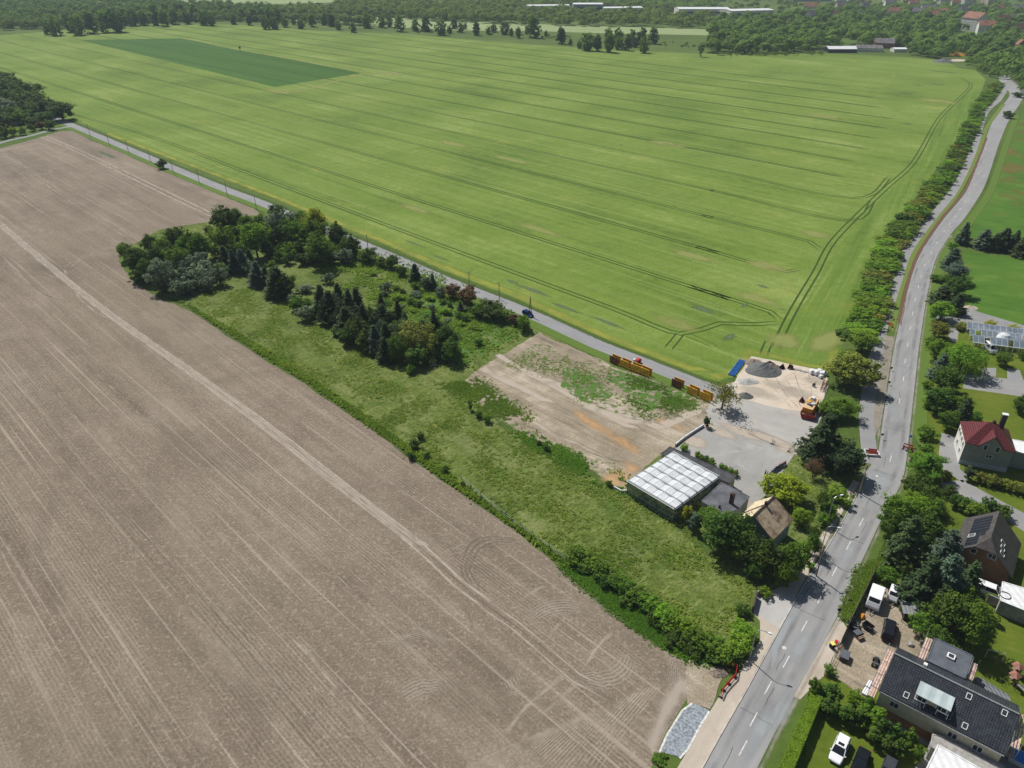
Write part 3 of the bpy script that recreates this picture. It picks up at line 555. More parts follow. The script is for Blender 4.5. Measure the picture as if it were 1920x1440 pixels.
mb.ribbon(vg, 2.6, z5 - .004, 0, 2.4); mb.poly(rough_edge(px((1654, 628), (1676, 632), (1668, 680), (1664, 715), (1658, 760), (1650, 800), (1641, 818), (1637, 790), (1636, 750), (1641, 700), (1648, 660)), .8, .2), z5 - .003, 1)
tr_ = smooth_line(px((1850, 258), (1838, 290), (1820, 335), (1806, 362), (1768, 407), (1732, 458), (1712, 500), (1697, 550), (1690, 590), (1685, 612)), 4, .3)
mb.ribbon(tr_, 1.3, z5 - .001, 2)
structure(mb, 'road_verge', [M['verge_dry'], ground_mat('verge_gravel', ((.19, .17, .14), (.235, .21, .17), (.29, .26, .21), (.16, .17, .09)), .3, (.1, .3), .5, .2, 3, .5, .4, .05), M['trench']], 'grass verge and narrow open trench between path and main road')
mb = MB()
KL = [RA[i] for i in range(6 * 20, len(RA))]
for a, b in zip(KL, KL[1:]):
    if (a - G(1545, 1040)).length < 0: continue
    p = Vector((a.x, a.y, .09)); q = Vector((b.x, b.y, .09)); mb.bar(p, q, .16, .14, 0)
structure(mb, 'kerb', M['kerb'], 'pale stone kerb along the left edge of the main road')
# right-hand side greens
mb = MB()
vr = smooth_line(px((1905, 215), (1888, 260), (1868, 320), (1850, 365), (1815, 415), (1790, 445), (1764, 488), (1750, 538), (1740, 598), (1731, 660), (1726, 715), (1722, 760), (1718, 810), (1712, 850)), 5)
mb.ribbon(offset(vr, .6), 3.6, z4, 0); mb.poly(rough_edge(px((1610, 1060), (1626, 1048), (1665, 1000), (1690, 1010), (1668, 1060), (1600, 1165), (1585, 1175), (1570, 1155), (1590, 1105)), 1, .3), z4 + .002, 0)
mb.poly(rough_edge(px((1487, 1318), (1508, 1308), (1520, 1320), (1440, 1450), (1425, 1450)), 1, .3), z4 + .002, 1)
structure(mb, 'grass_strip', [M['verge'], M['verge_dry']], 'bright green grass strips on the right of the main road')
sheet('far_pasture', px((1850, 365), (1895, 270), (1925, 190), (2200, 120), (2300, 500), (1925, 470), (1800, 440), (1822, 400)), z2, M['lush'], 'lush green pasture with reddish patches right of the road', .5, 3)
structure(MB().poly(px((1880, 300), (1930, 200), (2150, 200), (2150, 420), (1870, 380)), z3), 'red_patches', M['redgrass'], 'reddish dry patches in the pasture right of the road')
sheet('near_pasture', px((1806, 470), (1925, 488), (2150, 520), (2200, 640), (1925, 610), (1860, 600), (1830, 588), (1806, 560)), z3, M['lush'], 'small lush green pasture above the greenhouse', .3, 2)
sheet('garden_ground', px((1735, 612), (1830, 588), (1925, 608), (2300, 700), (2300, 1500), (1500, 1580), (1520, 1310), (1590, 1190), (1680, 1010), (1722, 860), (1735, 700)), z2, M['lawn'], 'garden lawns and ground right of the main road', .3, 2)
mb = MB()
mb.poly(px((1806, 700), (1925, 715), (1925, 745), (1806, 728)), z3 + .006); 
for P_ in ([(1842, 690), (1868, 690), (1866, 720), (1838, 716)], [(1888, 690), (1912, 694), (1925, 730), (1889, 726)], [(1800, 570), (1835, 585), (1925, 612), (1925, 640), (1830, 615), (1795, 600)], [(1738, 580), (1765, 575), (1800, 600), (1795, 640), (1780, 640), (1775, 600), (1738, 598)], [(1765, 812), (1798, 820), (1800, 880), (1818, 895), (1805, 905), (1768, 880), (1760, 850)], [(1765, 905), (1805, 900), (1850, 925), (1925, 965), (1925, 1000), (1840, 945), (1770, 925)], [(1730, 702), (1745, 690), (1748, 715), (1728, 722)]):
    mb.poly(px(*P_), z3 + .007)
structure(mb, 'garden_path', M['asphalt'], 'grey paved paths and drives among the gardens')
sheet('workshop_yard', px((1590, 1180), (1608, 1130), (1640, 1100), (1735, 1110), (1760, 1190), (1745, 1230), (1660, 1290), (1625, 1310), (1575, 1275), (1550, 1262)), z4, M['dirt'], 'brown earth yard littered with vehicles and materials', .3, 1)
sheet('yard_entrance', px((1572, 1155), (1590, 1180), (1550, 1262), (1500, 1312), (1488, 1306), (1520, 1250)), z4 + .008, M['pavement'], 'pale driveway apron beside the main road', .1, 2)
sheet('house_paving', px((1690, 1310), (1760, 1350), (1925, 1430), (1925, 1580), (1720, 1580), (1715, 1440), (1740, 1400), (1640, 1350)), z4, M['asphalt'], 'grey paved yard below the dark tiled house', .1, 2)
# construction patch at the corner of the brown field
sheet('bare_sand', px((1290, 1240), (1330, 1240), (1362, 1262), (1345, 1300), (1328, 1330), (1290, 1322), (1285, 1290)), z4 + .012, M['dirt'], 'bare sandy patch at the field corner', .5, 1)
mb = MB(); mb.poly(rough_edge(px((1283, 1328), (1300, 1320), (1328, 1332), (1312, 1365), (1285, 1412), (1275, 1420), (1238, 1410), (1252, 1380)), 1, .2), z4 + .02, 0)
for L in ([(1236, 1412), (1250, 1380), (1278, 1333), (1298, 1319)], [(1275, 1422), (1290, 1405), (1312, 1362), (1330, 1334)]): mb.ribbon(smooth_line(px(*L), 11.5, .15), .3, z4 + .03, 1)
structure(mb, 'gravel_bed', [plain('wet_grey_gravel', (.26, .29, .32), .85, 0, .3, 2.5), M['paint']], 'fresh grey gravel bed edged with white fleece beside the pavement')
# distant ground
def band(name, P_, z, mat, label): return sheet(name, px(*P_), z, mat, label, 0)
band('distant_field', [(560, 30), (700, 32), (860, 40), (1000, 45), (1150, 50), (1330, 55), (1330, 66), (1150, 63), (1000, 58), (860, 57), (640, 45), (530, 38)], .02, M['farfield'], 'pale strip of far field behind the row of trees')
band('distant_field', [(900, 60), (1330, 66), (1340, 96), (1180, 92), (1000, 80)], .024, M['base'], 'green strip of rough pasture between cereal field and wood')
band('distant_field', [(250, -12), (600, -14), (640, 4), (430, 10), (280, 6)], .02, M['farfield'], 'pale field on the far slope behind the left belt of trees')
band('distant_field', [(-50, -8), (120, -10), (130, 3), (-50, 6)], .02, M['lush'], 'bright green far field at the upper left corner')
band('distant_field', [(640, 6), (760, 12), (700, 24), (560, 22), (480, 10)], .02, M['base'], 'far pasture dotted with bushes near the top edge')
band('distant_field', [(1860, 22), (1930, 24), (1930, 34), (1850, 30)], .02, M['lawn'], 'small far meadow among the town trees')
#@@PART2
# ------------------------------------------------------------------ vegetation
def cards(name, C, Nn, size, tint, mat, parent=None, asp=.62, up=None):
    n = len(C); Nn = Nn / (np.linalg.norm(Nn, axis=1, keepdims=True) + 1e-9)
    if up is None: up = RNG.normal(size=(n, 3))
    a = np.cross(Nn, up); a /= (np.linalg.norm(a, axis=1, keepdims=True) + 1e-9); b = np.cross(Nn, a)
    s = size[:, None] * .5
    V = np.stack([C - a * s, C - b * s * asp + Nn * s * .15, C + a * s, C + b * s * asp + Nn * s * .15], 1).reshape(-1, 3)
    me = bpy.data.meshes.new(name); me.vertices.add(4 * n); me.vertices.foreach_set('co', V.astype(np.float32).ravel())
    me.loops.add(4 * n); me.loops.foreach_set('vertex_index', np.arange(4 * n, dtype=np.int32))
    me.polygons.add(n); me.polygons.foreach_set('loop_start', np.arange(0, 4 * n, 4, dtype=np.int32))
    try: me.polygons.foreach_set('loop_total', np.full(n, 4, dtype=np.int32))
    except Exception: pass
    at = me.attributes.new('tint', 'FLOAT', 'FACE'); at.data.foreach_set('value', np.clip(tint, 0, 1).astype(np.float32))
    me.materials.append(mat); me.update(); me.validate()
    o = bpy.data.objects.new(name, me); COL.objects.link(o)
    if parent: o.parent = parent
    return o
def unit(n):
    v = RNG.normal(size=(n, 3)); return v / np.linalg.norm(v, axis=1, keepdims=True)
def clump_cloud(cl, rad, per, leaf, outward=1.0, rnd=.7):
    """cl (k,3) clump centres, rad (k,) radii -> leaves"""
    k = len(cl); idx = np.repeat(np.arange(k), per); n = len(idx)
    u = unit(n); r = rad[idx] * (.45 + .55 * RNG.random(n) ** .5)
    C = cl[idx] + u * r[:, None] * np.array([1, 1, .8])
    Nn = u * outward + unit(n) * rnd + np.array([0, 0, .45])
    ct = RNG.random(k); t = .1 + .7 * ct[idx] + .3 * (RNG.random(n) - .5)
    return C, Nn, leaf * (.65 + .7 * RNG.random(n)), t
def trunk_mesh(name, h, r, limbs, parent, spread):
    mb = MB(); p = Vector((0, 0, -.2)); pts = [p]
    for i in range(1, 5): pts.append(Vector((random.uniform(-.1, .1) * h * .12, random.uniform(-.1, .1) * h * .12, h * i / 4)))
    for i in range(4): mb.cyl(pts[i], pts[i + 1], r * (1 - i * .2), r * (.8 - i * .2), 7, 0, False)
    for k in range(limbs):
        a = k * 2.4 + random.random(); s = pts[1].lerp(pts[4], .15 + .7 * k / max(limbs, 1)); e = s + Vector((math.cos(a) * spread, math.sin(a) * spread, spread * random.uniform(.5, 1)))
        mdl = s.lerp(e, .5) + Vector((0, 0, spread * .08)); mb.cyl(s, mdl, r * .4, r * .28, 5, 0, False); mb.cyl(mdl, e, r * .28, r * .1, 5, 0, False)
    return mb.build(name, M['bark'], parent, True)
def round_crown(Rr, H, z0, k, per, leaf, flat=1.0, seed=0, hollow=.55, shape=1.0):
    u = unit(k); rr = hollow + (1 - hollow) * RNG.random(k); hz = (H - z0) / 2
    ph = RNG.random(6) * 6.28; az = np.arctan2(u[:, 1], u[:, 0])
    lob = 1 + .2 * np.sin(az * 2 + ph[0] + u[:, 2]) + .15 * np.sin(az * 3 + ph[1] + u[:, 2] * 4) + .1 * np.sin(az * 5 + ph[2])
    cl = u * rr[:, None] * np.array([Rr * .82, Rr * .82, hz * .84]) * lob[:, None]
    zz_ = cl[:, 2] / hz; taper = np.where(zz_ < 0, 1 + .25 * zz_, 1 - .18 * zz_ * shape); cl[:, :2] *= taper[:, None]
    cl[:, 2] += z0 + hz
    rad = Rr * (.12 + .24 * RNG.random(k) ** 1.5)
    return clump_cloud(cl, rad, per, leaf)
def spruce_crown(Rr, H, n, leaf, dense=1.0):
    lv = 15; C, Nn, Sz, T = [], [], [], []
    for i in range(lv):
        z = H * (.06 + .92 * i / lv); r = Rr * (1 - i / lv) ** .72 * RNG.uniform(.7, 1.2); nb = max(4, int(13 * (1 - i / lv) + 3))
        for j in range(nb):
            a = 6.283 * j / nb + RNG.uniform(-.25, .25); rl = r * RNG.uniform(.6, 1.2); m = max(5, int(n / (lv * 9) * (rl / Rr + .35) * 2))
            t = RNG.random(m) ** .8; x = t * rl; dz = -.28 * x * RNG.uniform(.5, 1.2) + .12 * x * t
            c = np.stack([np.cos(a) * x, np.sin(a) * x, z + dz + RNG.normal(size=m) * .1], 1) + RNG.normal(size=(m, 3)) * np.array([.14, .14, .06]) * Rr * .5
            C.append(c); Nn.append(np.array([np.cos(a) * .6, np.sin(a) * .6, .8]) + RNG.normal(size=(m, 3)) * .45)
            Sz.append(leaf * (.7 + .6 * RNG.random(m))); T.append(.15 + .55 * t + .3 * RNG.random(m))
    return np.concatenate(C), np.concatenate(Nn), np.concatenate(Sz), np.concatenate(T)
PR = {}
def proto(key, name, cat, Rr, H, maker, trunk):
    PR[key] = []
    for sd in range(trunk[3]):
        root = thing(name, None, cat, (0, 0, 0))
        tr = trunk_mesh('trunk', trunk[0], trunk[1], trunk[2], root, Rr * .5)
        C, Nn, Sz, T = maker(); crown = cards('crown', C, Nn, Sz, T, M['lf_mid'], root)
        PR[key].append([root, Rr, H, False])
proto('round', 'broadleaf_tree', 'tree', 4.0, 8.5, lambda: round_crown(4.0, 8.5, 1.0, 95, 62, .44), (6.5, .24, 7, 3))
proto('bush', 'shrub', 'shrub', 1.5, 2.5, lambda: round_crown(1.5, 2.5, .05, 46, 42, .26, hollow=.3), (1.4, .06, 4, 3))
proto('spruce', 'spruce_tree', 'tree', 2.6, 11.0, lambda: spruce_crown(2.6, 11.0, 4200, .42), (10.4, .2, 0, 2))
def willow():
    C, Nn, Sz, T = round_crown(4.0, 9.0, 3.0, 60, 50, .4)
    k = 130; u = unit(k); x = u[:, 0] * 3.6; y = u[:, 1] * 3.6; zt = 5.5 + 2.6 * np.abs(u[:, 2]); m = 26
    t = np.tile(np.linspace(0, 1, m), k); idx = np.repeat(np.arange(k), m); L = RNG.uniform(2.5, 5.0, k)[idx]
    c = np.stack([x[idx] * (1 + .12 * t), y[idx] * (1 + .12 * t), zt[idx] - L * t], 1) + RNG.normal(size=(k * m, 3)) * .12
    c[:, 2] = np.maximum(c[:, 2], .3); n2 = np.stack([x[idx], y[idx], np.zeros(k * m) + .6], 1) + RNG.normal(size=(k * m, 3)) * 1.0
    ct = RNG.random(k); return np.concatenate([C, c]), np.concatenate([Nn, n2]), np.concatenate([Sz, .34 * (.7 + .6 * RNG.random(k * m))]), np.concatenate([T, .2 + .6 * ct[idx]])
proto('willow', 'willow_tree', 'tree', 4.0, 9.0, willow, (7, .28, 6, 1))
proto('poplar', 'poplar_tree', 'tree', 1.9, 13.0, lambda: round_crown(1.9, 13.0, .6, 75, 42, .42), (11, .2, 0, 1))
proto('thuja', 'thuja_tree', 'conifer', 1.1, 3.6, lambda: round_crown(1.1, 3.6, .05, 40, 48, .24, hollow=.35, shape=2.2), (3, .06, 0, 2))
proto('sparse', 'sparse_tree', 'tree', 4.0, 8.0, lambda: round_crown(4.0, 8.0, 1.4, 80, 22, .36, hollow=.35), (6, .2, 10, 1))
proto('far', 'broadleaf_tree', 'tree', 4.5, 10.0, lambda: round_crown(4.5, 11.0, -2.2, 80, 24, .85), (7, .3, 3, 3))
CNAME = {'lf_mid': 'green', 'lf_dark': 'dark green', 'lf_light': 'light green', 'lf_yellow': 'yellow green', 'lf_silver': 'grey green', 'lf_blue': 'bluish', 'lf_conifer': 'dark', 'lf_red': 'reddish brown', 'lf_olive': 'olive', 'lf_far': 'green'}
KN = {'round': 'broadleaf tree', 'bush': 'shrub', 'spruce': 'spruce', 'willow': 'willow', 'poplar': 'poplar', 'thuja': 'thuja', 'sparse': 'sparse tree', 'far': 'tree'}
ORD = ['leftmost', 'second', 'third', 'fourth', 'fifth', 'sixth', 'seventh', 'eighth', 'ninth', 'tenth', 'eleventh', 'twelfth', 'thirteenth', 'fourteenth', 'fifteenth', 'sixteenth', 'seventeenth', 'eighteenth', 'nineteenth', 'twentieth']
ORD += ['twenty-' + o for o in ('first', 'second', 'third', 'fourth', 'fifth', 'sixth', 'seventh', 'eighth', 'ninth')] + ['thirtieth'] + ['thirty-' + o for o in ('first', 'second', 'third', 'fourth', 'fifth', 'sixth', 'seventh', 'eighth', 'ninth')] + ['fortieth'] + ['forty-' + o for o in ('first', 'second', 'third', 'fourth', 'fifth', 'sixth', 'seventh', 'eighth', 'ninth')] + ['fiftieth'] +  ['fifty-' + o for o in ('first', 'second', 'third', 'fourth', 'fifth', 'sixth', 'seventh', 'eighth', 'ninth')]
for t_ in ('sixt', 'sevent', 'eight', 'ninet'): ORD += [t_ + 'ieth'] + [t_ + 'y-' + o for o in ('first', 'second', 'third', 'fourth', 'fifth', 'sixth', 'seventh', 'eighth', 'ninth')]
def plant(kind, x, y, wpx, mat='lf_mid', h=None, lab=None, group=None, zc=None):
    """crown centred on pixel (x, y), wpx wide"""
    pl = PR[kind]; i = random.randrange(len(pl)); rec = pl[i]; root, Rr, H, used = rec
    s = 1.0
    for _ in range(3):
        hh = h if h else H * s; p = G(x, y, hh * (zc if zc else .52)); s = (wpx * (1.22 if kind not in ('spruce', 'far') else 1.25) / 2 / scale_at(p)) / Rr
    hh = h if h else H * s
    p = Vector((p.x, p.y, 0)); sc = (s * random.uniform(.95, 1.05), s * random.uniform(.95, 1.05), hh / H)
    if not used: o = root; rec[3] = True; o.location = p; o.scale = sc; o.rotation_euler = (0, 0, random.uniform(0, 6.28))
    else: o = dup(root, p, random.uniform(0, 6.28), scale=sc)
    for c in o.children:
        if c.name.startswith('crown'): c.material_slots[0].link = 'OBJECT'; c.material_slots[0].material = M[mat]
    o['label'] = lab or 'x'; 
    if group: o['group'] = group
    o['_m'] = mat; o['_k'] = kind; o['_x'] = float(x); o['_y'] = float(y); o['_w'] = float(2 * s * Rr)
    return o
def planting(items, where, group, cvt=lambda x, y, w: (x, y, w), front=False):
    """items: (kind, x, y, w, mat[, h]); labelled by look, place and order"""
    obs = []
    for it in items:
        k, x, y, w_, m = it[:5]; X, Y, W_ = cvt(x, y, w_); obs.append(plant(k, X, Y, W_, m, it[5] if len(it) > 5 else None, group=group))
    fam = {}
    for o in obs: fam.setdefault((o['_m'], o['_k']), []).append(o)
    for (m, k), L in fam.items():
        L.sort(key=(lambda o: -o['_y']) if front else (lambda o: o['_x']))
        for i, o in enumerate(L):
            wd_ = o['_w']; sz = 'small' if wd_ < (2.2 if k in ('bush', 'thuja') else 4.5) else ('large' if wd_ > (4.2 if k in ('bush', 'thuja') else 8.5) else '')
            nm = (sz + ' ' + CNAME[m] + ' ' + KN[k]).strip()
            if len(L) == 1: o['label'] = 'the only ' + (CNAME[m] + ' ' + KN[k]) + ' ' + where
            elif front: o['label'] = nm + ', ' + ('nearest' if i == 0 else ORD[i] + ' nearest') + ' such ' + where
            else: o['label'] = nm + ', ' + ORD[i] + (' such ' if i == 0 else ' such from left ') + where
    for o in obs:
        for q in ('_m', '_k', '_x', '_y', '_w'): del o[q]
    return obs
q4 = lambda ox, oy, s: (lambda x, y, w: (ox + x / s, oy + y / s, w / s))
# the copse beside the lane
planting([('round', 130, 440, 110, 'lf_mid'), ('round', 235, 520, 190, 'lf_dark'), ('round', 320, 390, 120, 'lf_dark'), ('round', 370, 480, 150, 'lf_dark'), ('round', 510, 345, 150, 'lf_dark'), ('round', 420, 410, 130, 'lf_mid'), ('round', 565, 410, 110, 'lf_mid'), ('round', 630, 370, 130, 'lf_mid'), ('round', 410, 620, 200, 'lf_silver'),
          ('round', 300, 590, 150, 'lf_dark'), ('round', 510, 505, 150, 'lf_mid'), ('round', 880, 215, 190, 'lf_dark'), ('round', 965, 200, 120, 'lf_dark'), ('round', 765, 290, 70, 'lf_dark'), ('round', 860, 345, 160, 'lf_mid'), ('round', 700, 410, 160, 'lf_mid'), ('round', 1108, 350, 220, 'lf_light'), ('round', 1050, 245, 120, 'lf_mid'),
          ('round', 1150, 235, 120, 'lf_dark'), ('round', 1275, 165, 130, 'lf_dark'), ('round', 1300, 265, 220, 'lf_silver'), ('round', 1400, 310, 190, 'lf_mid'), ('round', 1440, 230, 150, 'lf_mid'), ('round', 1560, 250, 200, 'lf_yellow'), ('round', 1550, 320, 190, 'lf_mid'), ('round', 1725, 320, 150, 'lf_dark'), ('round', 1830, 400, 130, 'lf_dark'), ('round', 1210, 440, 100, 'lf_dark'),
          ('round', 1600, 430, 200, 'lf_mid')], 'in the lane copse', 'trees of the copse beside the lane', q4(200, 360, 4))
planting([('bush', 640, 530, 140, 'lf_silver'), ('bush', 560, 645, 170, 'lf_silver'), ('bush', 660, 625, 170, 'lf_silver'), ('bush', 760, 570, 150, 'lf_silver'), ('bush', 700, 500, 130, 'lf_silver'), ('bush', 820, 625, 150, 'lf_silver'), ('bush', 540, 705, 150, 'lf_silver'), ('bush', 860, 575, 110, 'lf_mid'), ('bush', 740, 680, 120, 'lf_silver'), ('bush', 620, 700, 120, 'lf_silver'), ('bush', 560, 560, 120, 'lf_silver'),
          ('bush', 1380, 430, 120, 'lf_mid'), ('bush', 1350, 495, 90, 'lf_dark'), ('bush', 1465, 495, 95, 'lf_dark'), ('bush', 1550, 470, 120, 'lf_silver'), ('bush', 1780, 470, 130, 'lf_silver'), ('bush', 1655, 640, 90, 'lf_silver'), ('bush', 1420, 830, 120, 'lf_mid'), ('bush', 1480, 900, 130, 'lf_silver'), ('bush', 1390, 800, 90, 'lf_silver')], 'in the lane copse', 'shrubs of the copse beside the lane', q4(200, 360, 4))
planting([('spruce', 880, 480, 120, 'lf_conifer', 9), ('spruce', 945, 510, 100, 'lf_blue', 9), ('spruce', 1010, 505, 110, 'lf_blue', 9), ('spruce', 1070, 495, 90, 'lf_conifer', 8), ('spruce', 1120, 600, 140, 'lf_blue', 9), ('spruce', 1190, 630, 90, 'lf_conifer', 8), ('spruce', 1275, 660, 200, 'lf_conifer', 11), ('round', 1350, 700, 140, 'lf_dark', 8)], 'in the copse conifer row', 'conifer row of the copse', q4(200, 360, 4))
planting([('spruce', 165, 640, 149, 'lf_conifer', 11), ('spruce', 230, 690, 161, 'lf_conifer', 11), ('spruce', 295, 620, 126, 'lf_conifer', 10), ('spruce', 375, 680, 138, 'lf_conifer', 12), ('spruce', 435, 660, 126, 'lf_conifer', 11), ('spruce', 350, 800, 161, 'lf_conifer', 10), ('spruce', 620, 700, 103, 'lf_conifer', 10), ('spruce', 625, 770, 149, 'lf_conifer', 9), ('spruce', 745, 745, 103, 'lf_conifer', 10), ('round', 440, 880, 170, 'lf_dark', 8), ('round', 540, 760, 100, 'lf_mid', 6), ('spruce', 570, 930, 126, 'lf_blue', 9), ('spruce', 650, 920, 138, 'lf_conifer', 10),
          ('willow', 860, 930, 270, 'lf_olive', 9.5), ('willow', 740, 1000, 170, 'lf_dark', 8), ('round', 1090, 950, 190, 'lf_dark', 8), ('round', 1000, 990, 170, 'lf_olive', 7), ('spruce', 1015, 830, 80, 'lf_conifer', 11), ('round', 1140, 1020, 150, 'lf_dark', 7), ('bush', 835, 1170, 70, 'lf_mid'), ('spruce', 640, 1010, 114, 'lf_conifer', 8), ('round', 880, 1060, 190, 'lf_dark', 6)], 'in the meadow grove', 'dark grove above the meadow', q4(560, 400, 4))
planting([('bush', 130, 270, 180, 'lf_mid'), ('bush', 35, 335, 90, 'lf_dark'), ('round', 290, 180, 120, 'lf_dark', 5), ('round', 395, 240, 120, 'lf_mid', 5), ('round', 520, 310, 150, 'lf_dark', 5), ('bush', 690, 355, 110, 'lf_dark'), ('bush', 615, 360, 80, 'lf_mid'), ('bush', 770, 425, 90, 'lf_dark'), ('spruce', 870, 440, 100, 'lf_conifer', 7), ('bush', 960, 515, 100, 'lf_silver'), ('spruce', 1003, 505, 70, 'lf_blue', 6), ('bush', 880, 545, 80, 'lf_mid'), ('bush', 1060, 585, 90, 'lf_silver'), ('bush', 1150, 575, 120, 'lf_red'), ('bush', 1265, 615, 150, 'lf_red'), ('spruce', 1212, 690, 50, 'lf_blue', 3.5),
          ('round', 1440, 720, 240, 'lf_dark', 5), ('bush', 1335, 720, 110, 'lf_mid'), ('bush', 1545, 770, 90, 'lf_mid'), ('bush', 1690, 810, 130, 'lf_mid'), ('bush', 1625, 790, 90, 'lf_red'), ('bush', 1350, 965, 60, 'lf_dark'), ('bush', 330, 320, 100, 'lf_silver'), ('bush', 650, 545, 80, 'lf_silver'), ('bush', 250, 390 - 60, 90, 'lf_silver'), ('bush', 1290, 560, 70, 'lf_red')], 'on the lane side', 'shrubs along the lane', q4(560, 400, 4))
planting([('bush', 1205, 825, 76, 'lf_dark')], 'standing alone on the lane verge by the brown field', None, q4(0, 100, 4))
planting([('round', 30, 200, 150, 'lf_dark', 13), ('round', 110, 260, 150, 'lf_dark', 13), ('round', 190, 280, 190, 'lf_dark', 14), ('round', 250, 350, 180, 'lf_dark', 13), ('round', 40, 410, 180, 'lf_silver', 12), ('round', 120, 380, 130, 'lf_dark', 11), ('spruce', 320, 420, 100, 'lf_conifer', 12), ('spruce', 235, 470, 70, 'lf_conifer', 7), ('round', 455, 425, 190, 'lf_dark', 12), ('bush', 120, 480, 100, 'lf_mid'), ('bush', 175, 485, 80, 'lf_light'), ('bush', 300, 535, 65, 'lf_red'), ('bush', 95, 580, 70, 'lf_yellow'), ('bush', 30, 585, 90, 'lf_dark'), ('bush', 370, 530, 80, 'lf_dark'), ('bush', 165, 580, 60, 'lf_mid'), ('bush', 235, 550, 60, 'lf_dark'), ('round', -60, 330, 180, 'lf_dark', 13), ('round', -50, 480, 150, 'lf_dark', 10), ('bush', -40, 570, 100, 'lf_mid')], 'in the left edge wood', 'garden wood at the left edge', q4(0, 100, 4))
planting([('bush', 200, 460, 120, 'lf_dark'), ('bush', 250, 620, 130, 'lf_dark'), ('bush', 330, 560, 120, 'lf_mid'), ('bush', 450, 460, 130, 'lf_dark'), ('bush', 600, 470, 130, 'lf_mid'), ('bush', 690, 470, 120, 'lf_dark'), ('bush', 820, 430, 120, 'lf_mid'), ('bush', 930, 420, 130, 'lf_dark'), ('bush', 1000, 420, 120, 'lf_mid'), ('bush', 960, 300, 130, 'lf_dark'), ('bush', 1250, 370, 140, 'lf_dark'), ('bush', 1330, 400, 130, 'lf_mid'), ('bush', 1480, 400, 140, 'lf_dark'), ('bush', 1560, 390, 140, 'lf_dark'), ('bush', 1680, 430, 120, 'lf_mid'), ('bush', 1200, 330, 120, 'lf_dark'), ('bush', 420, 700, 110, 'lf_dark'), ('bush', 1290, 470, 90, 'lf_mid'), ('bush', 1640, 480, 110, 'lf_mid'), ('bush', 1080, 560, 110, 'lf_silver'), ('bush', 1230, 540, 70, 'lf_mid')], 'in the copse undergrowth', 'undergrowth of the copse', q4(200, 360, 4))
planting([('bush', 240, 800, 130, 'lf_dark', 3), ('bush', 300, 870, 130, 'lf_dark', 3), ('bush', 480, 790, 120, 'lf_mid', 3), ('bush', 690, 860, 120, 'lf_dark', 3), ('bush', 560, 1010, 130, 'lf_dark', 3), ('bush', 700, 1060, 120, 'lf_dark', 3), ('bush', 960, 1090, 150, 'lf_dark', 3), ('bush', 1100, 1060, 120, 'lf_mid', 3), ('bush', 110, 740, 110, 'lf_mid', 3), ('spruce', 480, 760, 90, 'lf_conifer', 8), ('spruce', 800, 830, 100, 'lf_conifer', 9), ('round', 740, 880, 150, 'lf_dark', 7), ('round', 360, 920, 130, 'lf_dark', 5), ('round', 500, 940, 150, 'lf_dark', 6), ('bush', 40, 560, 110, 'lf_silver', 3), ('round', 60, 680, 110, 'lf_mid', 4)], 'under the meadow grove', 'undergrowth of the dark grove', q4(560, 400, 4))
planting([('round', x, y, w_, m, h_) for x, y, w_, m, h_ in ((200, 720, 120, 'lf_conifer', 8), (270, 680, 120, 'lf_conifer', 8), (340, 720, 130, 'lf_conifer', 8), (410, 760, 130, 'lf_conifer', 8), (300, 790, 120, 'lf_conifer', 7), (590, 800, 120, 'lf_conifer', 7), (680, 810, 120, 'lf_conifer', 7), (620, 880, 130, 'lf_conifer', 7), (720, 930, 140, 'lf_conifer', 8), (420, 830, 130, 'lf_conifer', 7), (800, 880, 150, 'lf_conifer', 8), (930, 900, 170, 'lf_conifer', 8), (1050, 880, 150, 'lf_conifer', 7), (1130, 940, 130, 'lf_conifer', 7), (640, 1000, 130, 'lf_conifer', 6))], 'filling the meadow grove', 'filling trees of the dark grove', q4(560, 400, 4))
planting([('bush', 560 + 30 * i + (i * 37 % 50), 455 + (i * 61 % 190) + i * 11, 50 + (i * 29 % 50), ('lf_mid', 'lf_light', 'lf_silver', 'lf_dark')[i % 4], 1.2 + (i % 3) * .5) for i in range(26)], 'in the overgrown clearing', 'scrub in the clearing', q4(560, 400, 4))
planting([('round', x, y, w_, m, h_) for x, y, w_, m, h_ in ((60, 260, 170, 'lf_dark', 13), (150, 330, 170, 'lf_dark', 13), (200, 400, 150, 'lf_dark', 11), (90, 440, 150, 'lf_mid', 9), (270, 420, 140, 'lf_dark', 10), (340, 480, 120, 'lf_dark', 8), (20, 330, 170, 'lf_dark', 12), (160, 470, 130, 'lf_mid', 8), (390, 400, 140, 'lf_dark', 11), (20, 500, 140, 'lf_dark', 8), (-30, 230, 170, 'lf_dark', 13), (240, 510, 110, 'lf_dark', 6))], 'deeper in the left edge wood', 'inner trees of the left edge wood', q4(0, 100, 4))
# meadow and lot
planting([('bush', 645, 795, 40, 'lf_dark'), ('thuja', 700, 230, 42, 'lf_dark'), ('bush', 760, 290, 60, 'lf_mid'), ('bush', 820, 320, 70, 'lf_mid'), ('bush', 340, 450, 60, 'lf_dark'), ('bush', 300, 505, 80, 'lf_dark'), ('bush', 515, 690, 60, 'lf_dark'), ('bush', 1245, 530, 60, 'lf_dark'), ('bush', 1195, 500, 40, 'lf_dark'), ('bush', 1700, 790, 50, 'lf_dark'), ('bush', 380, 590, 50, 'lf_dark'), ('bush', 270, 590, 60, 'lf_dark')], 'along the meadow edges', 'small shrubs on the meadow edges', q4(700, 700, 3.84))
planting([('sparse', 925, 510, 225, 'lf_olive', 7.5), ('thuja', 815, 680, 50, 'lf_conifer'), ('bush', 660, 858, 58, 'lf_light')], 'by the upper corner of the car park', None, q4(1100, 600, 3.6))
